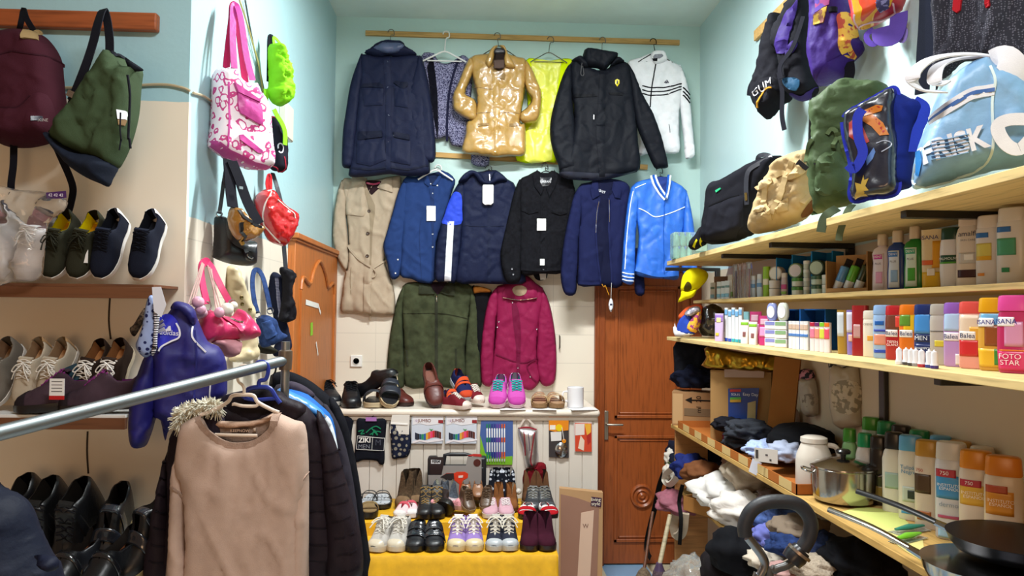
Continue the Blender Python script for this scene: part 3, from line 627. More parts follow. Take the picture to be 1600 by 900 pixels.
# small black hanger strap end with tag, below the denim jacket
fr = Fr(at(*z5((262, 640))[0], Y=YB-.07)); t = thing('scarf', 'black cloth end with a white label showing under the black denim jacket', 'scarf', fr)
S_ = puff('cloth', fr, z5((215, 600), (300, 605), (305, 660), (275, 678), (250, 675), (232, 655)), .015, mat('#131318', 'fabric'), t, wr=.002)
patch('label', S_, z5((262, 640), (300, 640), (298, 672), (268, 675)), mat('#d6d2ce', 'satin'), t)
# navy coach jacket
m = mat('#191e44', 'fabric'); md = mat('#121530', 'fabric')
t, S = garment('coach_jacket', 'navy open-front coach jacket with a white tag dangling below its hem', 'jacket', .235, (945, 285), m,
    z5((480, 155), (545, 125), (600, 108), (690, 108), (770, 150), (762, 300), (740, 500), (728, 705), (600, 708), (480, 705), (478, 600), (480, 400), (490, 330)),
    (z5((500, 142), (460, 190), (430, 300), (400, 450), (383, 590), (385, 690), (410, 757), (465, 752), (475, 650), (485, 450), (505, 250)),), T=.055, wr=.008, fx=12, fz=3)
B = S[0]
patch('open_front', B, z5((602, 205), (655, 200), (658, 320), (655, 450), (660, 690), (612, 690), (590, 560), (580, 400), (585, 300)), md, t, .003, sharp=False)
stroke('front_edge', B, z5((600, 215), (588, 300), (580, 400), (588, 540), (606, 700)), .012, m, t, .008)
stroke('front_edge', B, z5((652, 215), (655, 330), (653, 400), (662, 560), (668, 700)), .014, m, t, .008)
stroke('zip_tape', B, z5((596, 235), (584, 300), (578, 410)), .0035, mat('#b5b5bf', 'metal'), t, .012)
stroke('zip_tape', B, z5((653, 225), (655, 350)), .0035, mat('#b5b5bf', 'metal'), t, .012)
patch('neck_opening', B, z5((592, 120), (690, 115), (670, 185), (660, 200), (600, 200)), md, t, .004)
for a in (z5((558, 118), (590, 128), (598, 200), (560, 222), (548, 170)), z5((678, 120), (700, 135), (722, 165), (715, 218), (685, 212), (668, 170))): patch('collar', B, a, m, t, .012, bulge=.004)
text('Skyy', B.fr, *z5((613, 176))[0], .028, mat('#dcdce4', 'satin'), t, S=B, name='neck_print', rot=-5)
stroke('hem_elastic', B, z5((480, 690), (540, 694), (600, 692)), .02, m, t, .005)
puff('sleeve', S[0].fr, z5((775, 500), (840, 520), (850, 650), (852, 755), (802, 752), (795, 650)), .03, m, t, w=.03, y0=-.035, wr=.004)
MB().tube([B.fr.p3(*p, -.06) for p in z5((668, 690), (666, 740), (665, 780))], .0012, 5).build('tag_string', WH, t)
tp = puff('hang_tag', B.fr, z5((665, 776), (674, 790), (679, 815), (674, 840), (665, 854), (655, 840), (651, 815), (656, 790)), .003, mat('#dfdfe6', 'paper'), t, w=.004, y0=.06, wr=0, step=.01)
patch('tag_mark', tp, z5((659, 808), (672, 808), (672, 818), (659, 818)), mat('#3a3c55', 'paper'), t, .001)
MB().tube(crv([tuple(B.fr.p3(*p, -.05)) for p in z5((614, 698), (625, 715), (632, 705), (640, 725), (648, 745), (654, 760))], 3), .002, 5).build('yellow_cord', mat('#d9962a', 'fabric'), t)
# bright blue track jacket
m = mat('#2a6ad0', 'satin', .5); wp = mat('#dfe6f2', 'fabric'); md = mat('#2358b5', 'fabric')
t, S = garment('track_jacket', 'bright blue track jacket with white piping and striped collar beside the shelves', 'jacket', .29, (1028, 272), m,
    z5((780, 150), (880, 105), (940, 110), (990, 108), (1092, 175), (1080, 300), (1068, 450), (1050, 600), (1040, 672), (960, 668), (880, 664), (800, 640), (806, 560), (820, 430), (800, 300)),
    (z5((788, 147), (765, 200), (745, 350), (732, 500), (724, 650), (738, 690), (790, 696), (800, 600), (804, 450), (815, 300), (830, 200)),
     z5((1080, 168), (1108, 240), (1132, 380), (1142, 520), (1145, 640), (1070, 640), (1062, 540), (1066, 380))), T=.055, wr=.009, fx=11, fz=3)
B = S[0]
stroke('piping', S[1], z5((790, 175), (778, 230), (762, 350), (750, 480), (742, 615)), .005, wp, t, .004)
stroke('piping', B, z5((800, 158), (860, 132)), .005, wp, t, .004)
stroke('piping', B, z5((820, 272), (860, 290), (915, 320), (1000, 298), (1080, 264)), .006, wp, t, .004)
stroke('zip', B, z5((968, 225), (960, 400), (958, 668)), .006, md, t, .004)
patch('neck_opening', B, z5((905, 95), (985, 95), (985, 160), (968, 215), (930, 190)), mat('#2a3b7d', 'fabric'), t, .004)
for k, (a, mm) in enumerate(((z5((890, 88), (900, 130), (930, 185), (965, 225)), wp), (z5((903, 85), (915, 130), (945, 180), (968, 212)), md), (z5((914, 85), (926, 130), (955, 178), (970, 200)), wp),
    (z5((998, 88), (992, 130), (985, 175), (972, 222)), wp), (z5((988, 85), (983, 130), (977, 170), (970, 205)), md))): stroke('striped_collar', B, a, .012, mm, t, .012+k*.0008)
stroke('hem_band', B, z5((803, 612), (900, 640), (960, 645), (1044, 638)), .03, m, t, .005)
for y in (632, 652, 671): stroke('cuff_stripe', S[1], z5((728, y), (760, y+8), (795, y+10)), .007, wp, t, .005)
discs('zip_pull', B, z5((970, 218),), .006, mat('#9fa6b4', 'metal'), t, .02)
hanger(z5((938, 60))[0], z5((945, 92))[0], YB-.22, BLKP, 'black hanger hook above the bright blue track jacket', .12, bar=True)
# ---- standing behind the counter
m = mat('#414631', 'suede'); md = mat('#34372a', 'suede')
t, S = garment('suede_jacket', 'olive green suede jacket with a zip, hanging low behind the shoes', 'jacket', .015, (685, 445), m,
    z6((405, 110), (520, 85), (630, 95), (740, 85), (848, 115), (830, 300), (808, 500), (802, 750), (620, 752), (420, 748), (412, 500), (402, 300)),
    (z6((425, 92), (380, 170), (350, 280), (322, 440), (306, 600), (304, 700), (320, 752), (415, 752), (412, 500), (406, 300), (420, 180)),
     z6((835, 105), (875, 195), (893, 380), (905, 580), (911, 740), (880, 752), (802, 745), (806, 500), (826, 300))), T=.06, wr=.007)
B = S[0]
for a in (z6((515, 90), (570, 95), (612, 160), (560, 162), (508, 160)), z6((690, 95), (740, 92), (738, 172), (690, 168), (645, 150))): patch('collar', B, a, md, t, .012, bulge=.005)
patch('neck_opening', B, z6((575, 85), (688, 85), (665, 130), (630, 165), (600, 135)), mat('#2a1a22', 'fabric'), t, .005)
stroke('yoke_seam', B, z6((405, 286), (600, 284), (700, 292), (822, 320)), .005, mat('#2a2c20', 'suede'), t, .003)
patch('zip_placket', B, z6((612, 170), (630, 170), (632, 745), (612, 745)), mat('#33352a', 'suede'), t, .005)
for a in (z6((430, 520), (440, 620)), z6((745, 510), (748, 640))): stroke('pocket_welt', B, a, .012, md, t, .005)
stroke('zip_pull', B, z6((623, 172), (624, 210)), .005, mat('#8f8d80', 'metal'), t, .008)
m = mat('#8a1c47', 'nylon'); md = mat('#6e1438', 'nylon')
t, S = garment('windbreaker', 'magenta red windbreaker with a stand collar hanging behind the pink trainers', 'jacket', .035, (815, 440), m,
    z6((1000, 130), (1045, 100), (1110, 75), (1190, 40), (1255, 90), (1312, 145), (1290, 300), (1268, 450), (1270, 600), (1290, 700), (1230, 775), (1160, 760), (1060, 740), (965, 730), (990, 500), (1002, 300)),
    (z6((1015, 118), (960, 180), (925, 330), (905, 500), (903, 640), (915, 735), (980, 735), (992, 520), (1002, 350), (1020, 220)),
     z6((1295, 128), (1340, 210), (1368, 330), (1386, 480), (1388, 640), (1370, 732), (1300, 745), (1262, 640), (1262, 420), (1275, 250))), T=.06, wr=.008, fx=11, fz=4)
B = S[0]
patch('collar', B, z6((1045, 180), (1060, 130), (1110, 90), (1190, 45), (1250, 100), (1262, 190), (1200, 195), (1160, 200), (1100, 188)), m, t, .012, sharp=False, bulge=.01)
patch('neck_lining', B, z6((1105, 135), (1125, 112), (1165, 108), (1195, 125), (1192, 155), (1165, 172), (1125, 168)), mat('#a08a72', 'fabric'), t, .026, sharp=False)
stroke('collar_zip', B, z6((1045, 184), (1150, 200), (1262, 186)), .004, mat('#c9b9c0', 'metal'), t, .02)
patch('placket', B, z6((1105, 205), (1145, 260), (1160, 420), (1155, 640), (1160, 750), (1135, 750), (1130, 500), (1110, 330)), md, t, .005, sharp=False)
stroke('waist_gather', B, z6((1000, 545), (1060, 570), (1120, 592), (1180, 600), (1262, 570)), .008, md, t, .006)
stroke('pocket_edge', B, z6((1255, 580), (1200, 620), (1230, 690), (1260, 720)), .008, md, t, .006)
discs('snap', B, z6((1107, 215), (1146, 530), (1142, 632), (1010, 372), (1020, 337), (1262, 385), (1220, 690)), .006, mat('#c7c3c6', 'metal'), t, .004)
fr = Fr(at(760, 480, Y=YB-.005)); t = thing('sweater', 'black sweater with an orange neckline squeezed between the green and magenta jackets', 'sweater', fr)
puff('body', fr, z6((850, 110), (900, 140), (975, 140), (960, 300), (930, 600), (905, 720), (870, 600), (850, 300)), .04, mat('#0e0d12', 'fabric'), t)
puff('neckline', fr, z6((858, 115), (900, 112), (970, 135), (960, 150), (900, 152), (862, 158)), .03, mat('#c07a35', 'fabric'), t, y0=.03, w=.01)
# thin wall handle right of the magenta jacket
w0 = at(874, 534, Y=YB); t = tag(MB().tube([(0, 0, .045), (0, -.03, .04), (0, -.03, -.04), (0, 0, -.045)], .004).build('wall_hook', mat('#55504a', 'metal')), 'small dark metal handle on the tiles right of the magenta windbreaker', 'handle'); t.location = w0
# ---------------------------------------------------------------- counter at the back with its plank front
YC = 4.60
cl, cr = XL+.006, at(937, 640, Y=YC).x; CT = at(700, 640, Y=YC).z; CT0 = CT
PLK = mat('#d8cfc4', 'paint', .5)
c = thing('counter', 'white panelled counter with a rounded top standing against the back wall', 'counter', loc=((cl+cr)/2, YC, 0))
W2 = (cr-cl)/2
top = MB().box(-W2, W2+.005, .0, YB-YC-.004, CT-.045, CT).build('top', mat('#e3d7c8', 'paint', .35), c, bevel=.018)
b = MB()
n = 21
for i in range(n):
    x = -W2+.02+i*(2*W2-.04)/n; b.box(x+.002, x+(2*W2-.04)/n-.002, .035, .055, .08, CT-.046)
b.box(-W2+.02, W2-.02, .045, .08, .0, CT-.046)
b.build('plank_front', PLK, c, bevel=.0015)
MB().box(W2-.03, W2-.005, .03, YB-YC-.005, 0, CT-.046).build('side_panel', PLK, c, bevel=.002)
MB().box(-W2+.01, W2-.01, .02, .035, CT-.07, CT-.046).build('moulding', mat('#e3d7c8', 'paint'), c, bevel=.004)
# --- shoe table with yellow cloth
YT0, YT1, ZT = 3.80, 4.63, .45
tx0, tx1 = at(540, 872, Y=YT0).x, at(872, 872, Y=YT0).x
ZT = at(720, 868, Y=YT0).z
tb = thing('display_table', 'low table under the yellow cloth in front of the counter', 'table', loc=((tx0+tx1)/2, (YT0+YT1)/2, 0))
tw, tdp = (tx1-tx0)/2-.01, (YT1-YT0)/2-.01
MB().box(-tw, tw, -tdp, tdp, ZT-.03, ZT-.006).build('tabletop', mat('#8a6a45', 'wood'), tb); MB().box(-tw, tw, 4.125-(YT0+YT1)/2, tdp-.01, ZT-.006, ZT+.074).build('riser', mat('#8a6a45', 'wood'), tb)
for sx in (-1, 1):
    for sy in (-1, 1): MB().box(sx*(tw-.05)-.02, sx*(tw-.05)+.02, sy*(tdp-.05)-.02, sy*(tdp-.05)+.02, 0, ZT-.03).build('leg', mat('#8a6a45', 'wood'), tb)
YEL = mat('#dba514', 'satin', .6)
vs, fs = [], []
xs = [tx0+(tx1-tx0)*i/70 for i in range(71)]; ZS = ZT+.08; prof = [(YT1, ZS), (4.5, ZS), (4.35, ZS), (4.2, ZS), (4.125, ZS), (4.118, ZS-.004), (4.112, ZT+.006), (4.10, ZT), (4.0, ZT), (3.9, ZT), (YT0, ZT)]+[(YT0-.006, ZT-.01)]+[(YT0-.008-.002*j, ZT-.01-.40*j/12) for j in range(1, 13)]
for x in xs:
    for k, (y, z) in enumerate(prof):
        d = max(0, ZT-.01-z); wv = (.022*noise.noise(Vector((x*9, 0, 3)))+.012*noise.noise(Vector((x*26, z*2, 8))))*min(1, d*5)
        vs.append((x, y-abs(wv)*1.6-d*.05, z+(.003*noise.noise(Vector((x*14, y*14, 0))) if d == 0 and k < 11 else 0)))
m_ = len(prof)
for i in range(70):
    for j in range(m_-1): fs.append((i*m_+j, (i+1)*m_+j, (i+1)*m_+j+1, i*m_+j+1))
# side fall
s0 = len(vs)
for k, y in enumerate([YT0-.006+(YT1-YT0)*q/12 for q in range(13)]):
    for j in range(8): vs.append((tx1+.001*j+.012*abs(noise.noise(Vector((y*9, j*.1, 2))))*j/7, y, (ZT if y < 4.115 else ZS)-(.40 if y < 4.115 else .48)*j/7))
for k in range(12):
    for j in range(7): fs.append((s0+k*8+j, s0+(k+1)*8+j, s0+(k+1)*8+j+1, s0+k*8+j+1))
me = meshobj('tablecloth', vs, fs, YEL); so = me.modifiers.new('solid', 'SOLIDIFY'); so.thickness = .002; so.offset = 0
tag(me, 'bright yellow cloth draped over the low shoe table', 'tablecloth')
# --- leaning flat carton
fr = Fr(at(905, 905, Y=3.95), -14, -3); fr = Fr((fr.M.translation.x, 3.95, 0), -6, -4)
t = thing('flat_carton', 'tall flat cardboard carton leaning beside the yellow table with a dark square label', 'carton', fr)
def Pp(*q): return [fr.uv(*p) for p in q]
oc = Pp((874, 763), (942, 770), (938, 905), (874, 905)); oc = [oc[0], oc[1], (oc[1][0]-.005, 0), (oc[0][0], 0)]
def slab(name, poly, y0, y1, m, par):
    n = len(poly); vs = [(u, y0, v) for u, v in poly]+[(u, y1, v) for u, v in poly]
    return meshobj(name, vs, [tuple(range(n)), tuple(range(2*n-1, n-1, -1))]+[(i, (i+1) % n, (i+1) % n+n, i+n) for i in range(n)], m, par, smooth=False)
slab('box', oc, 0, .07, mat('#a98560', 'card'), t)
slab('printed_front', Pp((876, 772), (902, 778), (936, 790), (933, 905), (876, 905)), -.002, 0, mat('#8e6a5a', 'card'), t)
slab('printed_band', Pp((908, 801), (928, 797), (922, 905), (902, 905)), -.004, -.002, mat('#c8aa96', 'card'), t)
lb = slab('label', Pp((924, 776), (940, 778), (939, 792), (923, 790)), -.004, -.002, mat('#3a1f38', 'card'), t)
text('living\nstyle', fr, 931, 784, .026, mat('#e8dcc8', 'paper'), lb, off=.0055)
text('W', fr, 915, 822, .03, mat('#7a5c50', 'paper'), t, off=.0055, name='printed_mark')
# ---------------------------------------------------------------- garment rail in the foreground
GALV = mat('#8f9496', 'metal', .45)
p0 = at(-70, 694, Y=1.46); p1 = at(446, 563, Y=2.40)
t = tag(MB().tube([(0, 0, 0), p1-p0], .0165, 16).build('rail_tube', GALV), 'galvanised steel tube of the clothes rail crossing the lower left foreground', 'clothes rail'); 
bpy.data.objects.remove(t)
rl = thing('clothes_rail', 'galvanised steel clothes rail crossing the lower left foreground', 'clothes rail', loc=(p1.x, p1.y, 0))
o1 = Vector((p1.x, p1.y, 0)); p00 = p0+(p0-p1)*.12
MB().tube([p00-o1, p0-o1, p1-o1], .0165, 16).build('rail_tube', GALV, rl)
MB().tube([Vector((0, 0, 0)), Vector((0, 0, p1.z+.06))], .014, 12).build('upright', GALV, rl)
MB().tube([Vector((p00.x, p00.y, 0))-o1, Vector((p00.x, p00.y, p00.z-.01))-o1], .014, 12).build('upright', GALV, rl)
MB().lathe([(.02, -.03), (.022, 0), (.022, .03), (.012, .035)], (0, 0, p1.z), 14).build('corner_fitting', mat('#5b4c3e', 'plastic'), rl)
MB().tube([(-.25, -.02, .02), (.25, .02, .02)], .014, 10).build('foot', GALV, rl)
def railY(f): return p0.lerp(p1, f)
def rail_f(px, lo=0, hi=1.1):
    for _ in range(30):
        m = (lo+hi)/2
        if proj(p0.lerp(p1, m))[0] < px: lo = m
        else: hi = m
    return lo
def racked(name, lab, cat, px, outs, m, T=.05, wr=.008, off=0, **k):
    P = p0.lerp(p1, rail_f(px)); fr = Fr((P.x, P.y+off, P.z)); t = thing(name, lab, cat, fr); S = []
    for i, (nm, o, y) in enumerate(outs): S.append(puff(nm, fr, o, T, m, t, w=.05, wr=wr, back=.6, y0=y, step=.014, fx=k.get('fx', 11), fz=k.get('fz', 3)))
    return t, S, fr
# taupe sweater (front)
TA = mat('#b89e8f', 'fabric'); TD = mat('#a58b7c', 'knit')
z8 = Z(220, 540, 2.5)
P = p0.lerp(p1, rail_f(392))
t, S, fr = racked('sweater', 'taupe long sleeved sweater on a white hanger at the front of the rail', 'sweater', 392, [
    ('body', z8((232, 275), (275, 340), (330, 375), (390, 385), (450, 370), (505, 320), (522, 262), (600, 290), (642, 310), (655, 420), (655, 520), (640, 640), (635, 800), (640, 960), (560, 965), (400, 965), (190, 965), (175, 780), (160, 560), (130, 480), (150, 330), (165, 305)), 0),
    ('sleeve', z8((150, 420), (185, 540), (190, 620), (180, 750), (188, 860), (190, 965), (100, 965), (105, 800), (112, 640), (118, 500)), -.004),
    ('sleeve', z8((640, 400), (656, 490), (657, 640), (656, 800), (650, 965), (578, 965), (582, 800), (585, 640), (600, 520)), -.004)], TA, T=.045, wr=.009, fx=13, fz=1.6)
B = S[0]
stroke('neck_ribbing', B, z8((222, 278), (262, 345), (325, 385), (390, 393), (455, 378), (515, 325), (535, 262)), .022, TD, t, .006)
puff('back_neck', fr, z8((228, 275), (300, 292), (400, 295), (470, 285), (524, 262), (500, 325), (450, 372), (390, 388), (330, 378), (270, 340)), .006, mat('#8a776b', 'knit'), t, y0=-.03, w=.02, wr=.001)
puff('neck_binding', fr, z8((230, 276), (300, 293), (400, 296), (470, 286), (526, 262), (526, 285), (470, 308), (400, 322), (300, 322), (238, 300)), .008, mat('#c3a28c', 'knit'), t, y0=-.022, w=.01, wr=.001)
lb = puff('brand_label', fr, z8((355, 325), (420, 322), (420, 340), (355, 343)), .003, mat('#2a1c1a', 'satin'), t, y0=-.016, w=.004, wr=0, sharp=True)
puff('size_label', fr, z8((438, 322), (450, 321), (450, 342), (438, 343)), .003, mat('#b5a08f', 'satin'), t, y0=-.016, w=.004, wr=0, sharp=True)
text('KEEPNOW', fr, *z8((387, 333))[0], .012, mat('#c9a890', 'satin'), lb.o, off=-.008, name='label_print')
stroke('shoulder_seam', S[1], z8((118, 545), (150, 575), (175, 620), (186, 690)), .005, TD, t, .004)
stroke('shoulder_seam', S[2], z8((656, 492), (620, 540), (592, 585), (584, 650)), .005, TD, t, .004)
# its hanger (its own frame in front of the tube)
H = mat('#d9c7b6', 'plastic', .35)
h = thing('clothes_hanger', 'cream plastic hanger holding the taupe sweater at the front of the rail', 'hanger', fr)
hp = lambda *q: [tuple(fr.p3(*p, -.004)) for p in z8(*q)]
MB().tube(crv(hp((385, 98), (388, 84), (402, 78), (420, 82), (430, 96), (426, 110)), 4)[::-1]+crv(hp((385, 98), (378, 118), (382, 140), (398, 155), (404, 172), (402, 192)), 4), .0048, 8).build('hook', H, h)
MB().tube(crv(hp((232, 272), (290, 250), (340, 220), (358, 196), (402, 192), (440, 196), (458, 222), (510, 250), (540, 262)), 5), .0058, 8).build('shoulder_bar', H, h)
MB().tube(crv(hp((458, 222), (450, 236), (400, 236), (365, 228), (362, 234)), 3), .005, 8).build('loop', H, h)
MB().tube(hp((290, 348), (455, 352)), .005, 8).build('trouser_bar', H, h)
# quilted jacket just behind
QM = mat('#241c22', 'quilt'); QD = mat('#19131a', 'quilt')
t, S, fr = racked('quilted_jacket', 'dark brown quilted jacket hanging right behind the taupe sweater', 'jacket', 404, [
    ('body', [(300, 640), (340, 625), (400, 640), (440, 625), (470, 628), (492, 650), (512, 690), (515, 760), (512, 905), (270, 905), (262, 800), (262, 700), (278, 660)], 0),
    ('sleeve', [(283, 655), (270, 700), (262, 760), (272, 905), (226, 905), (228, 860), (240, 790), (256, 720)], .01),
    ('sleeve', [(495, 640), (520, 680), (535, 730), (552, 790), (566, 850), (562, 905), (512, 905), (508, 820), (500, 720)], .01)], QM, T=.05, wr=.008, off=.085)
for i in range(8):
    y = 720+i*26; stroke('quilting_seam', S[0], [(482, y), (500, y+2), (512, y+1)], .006, QD, t, .001)
    stroke('quilting_seam', S[2], [(500+i*4.5, y-8), (520+i*4.5, y-12), (532+i*4.2, y-18)], .006, QD, t, .001)
    stroke('quilting_seam', S[1], [(228+(7-i)*3.6, y), (245+(7-i)*2.5, y+4), (268, y+2)], .006, QD, t, .001)
puff('collar', fr, [(335, 640), (350, 618), (400, 608), (440, 612), (452, 632), (430, 660), (395, 672), (350, 660)], .03, QD, t, y0=.01, w=.03)
puff('fold_collar', fr, [(430, 615), (452, 622), (478, 634), (470, 655), (445, 660), (425, 650)], .03, QM, t, y0=.03, w=.02)
# white fur edged hood
f_ = Fr(p0.lerp(p1, rail_f(372))+Vector((-.05, .10, 0)))
t = thing('fur_trimmed_jacket', 'jacket with a fluffy white fur trimmed hood peeking over the sweater shoulder', 'jacket', f_)
puff('hood', f_, [(298, 680), (305, 655), (335, 640), (350, 650), (350, 690), (320, 700)], .04, mat('#2b2430', 'fabric'), t, w=.03)
FU = mat('#d9d5c4', 'fur'); mb = MB(); rr = random.Random(4)
cen = [f_.p3(*q, -.03) for q in crv([(282, 665), (283, 650), (295, 641), (312, 638), (328, 634), (338, 638)], 4)]
for cc in cen:
    for k in range(26):
        d = Vector((rr.gauss(0, 1), rr.gauss(-.3, .8), rr.gauss(.1, 1))).normalized(); mb.tube([cc, cc+d*.022, cc+d*.036+Vector((0, 0, -.004))], [.004, .0025, .0006], 4, cap=False)
    mb.lathe([(.001, -.018), (.014, -.012), (.02, 0), (.014, .012), (.001, .018)], cc, 8)
mb.build('fur_trim', FU, t)
# further coats behind
def coat(lab, px, body, col, off, kind='fabric', nm='coat', T=.04, sl=None):
    t, S, fr = racked(nm, lab, nm, px, [('body', body, 0)]+([('sleeve', sl, .012)] if sl else []), mat(col, kind), T=T, off=off); return t, S, fr
t, S, fr = coat('blue plastic-like jacket shoulder showing between the dark coats on the rail', 412, [(430, 622), (470, 612), (500, 632), (520, 655), (525, 700), (510, 760), (440, 760)], '#1f5ea8', .155, 'nylon', 'jacket')
puff('shoulder_pad', fr, [(432, 618), (438, 606), (460, 614), (480, 624), (502, 640), (512, 655), (498, 652), (460, 632)], .03, mat('#3c83c9', 'satin'), t, y0=.02, w=.02)
puff('white_edge', fr, [(505, 648), (516, 655), (524, 680), (528, 705), (520, 700), (512, 675)], .02, mat('#cfd6dc', 'fabric'), t, y0=.03, w=.01)
t, S, fr = coat('charcoal grey coat with a collar behind the blue jacket on the rail', 420, [(425, 612), (455, 598), (475, 604), (500, 625), (528, 660), (545, 720), (556, 800), (560, 905), (450, 905), (440, 700)], '#2f2b34', .21, 'fabric', 'coat', sl=[(505, 630), (530, 665), (548, 730), (560, 810), (566, 905), (530, 905), (520, 780), (510, 700)])
puff('collar', fr, [(436, 612), (448, 596), (470, 600), (492, 616), (480, 626), (455, 618)], .02, mat('#3d3642', 'fabric'), t, y0=.03, w=.015)
t, S, fr = coat('long black coat farthest back on the rail near its end', 437, [(420, 600), (440, 580), (468, 586), (500, 606), (532, 640), (552, 700), (566, 790), (573, 905), (470, 905), (450, 700)], '#0e0e15', .29, 'fabric', 'coat', sl=[(515, 620), (540, 655), (556, 720), (568, 800), (575, 905), (540, 905), (528, 780), (518, 700)])
# blue hanger
HB = mat('#1f2f86', 'plastic', .3); fr = Fr(p0.lerp(p1, rail_f(412))); h = thing('clothes_hanger', 'dark blue plastic hanger hooked over the rail near its end', 'hanger', fr)
hp = lambda *q: [tuple(fr.p3(*p, -.004)) for p in z8(*q)]
MB().tube(crv(hp((450, 72), (462, 64), (485, 66), (497, 84), (496, 110), (486, 132), (464, 138), (460, 160)), 4), .0065, 8).build('hook', HB, h)
MB().tube(crv(hp((400, 205), (420, 170), (465, 162), (505, 168), (530, 205), (545, 225)), 4), .007, 8).build('shoulder_bar', HB, h)
MB().tube(crv(hp((405, 205), (450, 212), (528, 206)), 4), .006, 8).build('trouser_bar', HB, h)
fr = Fr(p0.lerp(p1, rail_f(432))); h = thing('clothes_hanger', 'thin black hanger hooked over the very end of the rail', 'hanger', fr)
hp = lambda *q: [tuple(fr.p3(*p, -.004)) for p in z8(*q)]
MB().tube(crv(hp((500, 64), (515, 56), (528, 70), (526, 100), (515, 120), (510, 150)), 4), .003, 8).build('hook', BLKP, h)
# navy puffer in the lower left corner
z4l = Z(0, 660, 3.75)
fr = Fr(at(30, 880, Y=1.55)); t = thing('puffer_jacket', 'dark navy puffer jacket bulging in from the lower left corner', 'jacket', fr)
puff('body', fr, z4l((-60, 330), (0, 372), (110, 430), (175, 500), (215, 600), (260, 700), (300, 780), (345, 830), (360, 905), (340, 960), (-60, 960)), .12, mat('#131828', 'nylon'), t, w=.10, wr=.02, fx=9, fz=9)
puff('cuff', fr, z4l((200, 780), (290, 778), (340, 800), (345, 850), (300, 870), (230, 820)), .03, mat('#14182a', 'nylon'), t, y0=.07, w=.02)
# ---------------------------------------------------------------- shoe builder (toe at y=0, heel at y=L, sole on z=0)
def itp(tab, t):
    for (a, x), (b, y) in zip(tab, tab[1:]):
        if t <= b: k = (t-a)/(b-a) if b > a else 0; k = k*k*(3-2*k)*.5+k*.5; return x+(y-x)*k
    return tab[-1][1]
FW = [(0, .30), (.03, .55), (.08, .76), (.16, .92), (.28, 1), (.38, .98), (.5, .84), (.65, .74), (.8, .76), (.92, .66), (.97, .5), (1, .26)]
FWP = [(0, .2), (.04, .42), (.1, .62), (.2, .85), (.32, 1), (.42, .95), (.55, .78), (.7, .68), (.85, .68), (.95, .52), (1, .26)]
KH = {
 'sneaker': [(0, .09), (.05, .15), (.15, .20), (.3, .26), (.42, .34), (.52, .42), (.58, .40), (.7, .29), (.85, .29), (.94, .36), (1, .33)],
 'hightop': [(0, .10), (.05, .17), (.15, .22), (.3, .30), (.42, .46), (.52, .66), (.6, .68), (.75, .62), (.9, .64), (1, .60)],
 'boot': [(0, .10), (.05, .18), (.15, .23), (.3, .30), (.4, .40), (.46, .60), (.52, .74), (.7, .76), (1, .73)],
 'tall': [(0, .12), (.05, .22), (.15, .28), (.3, .36), (.38, .5), (.44, .78), (.5, .95), (.7, .96), (1, .93)],
 'loafer': [(0, .07), (.05, .13), (.15, .18), (.3, .23), (.40, .30), (.46, .30), (.55, .22), (.7, .19), (.85, .21), (.95, .27), (1, .25)],
 'ankle': [(0, .09), (.05, .16), (.15, .21), (.3, .28), (.42, .42), (.52, .58), (.6, .56), (.75, .48), (.9, .52), (1, .5)]}
KG = {
 'sneaker': [(0, 0), (.28, 0), (.32, .10), (.5, .28), (.58, .5), (.72, .58), (.88, .5), (.97, .25), (1, .1)],
 'hightop': [(0, 0), (.26, 0), (.30, .10), (.5, .26), (.6, .42), (.75, .5), (.9, .45), (1, .12)],
 'boot': [(0, 0), (.40, 0), (.45, .12), (.52, .45), (.7, .62), (.9, .5), (1, .15)],
 'tall': [(0, 0), (.38, 0), (.43, .12), (.5, .5), (.7, .66), (.9, .55), (1, .15)],
 'loafer': [(0, 0), (.36, 0), (.42, .25), (.5, .5), (.7, .58), (.88, .5), (.97, .25), (1, .1)],
 'ankle': [(0, 0), (.28, 0), (.32, .10), (.5, .25), (.58, .42), (.75, .52), (.9, .45), (1, .12)]}
SHOES = {}
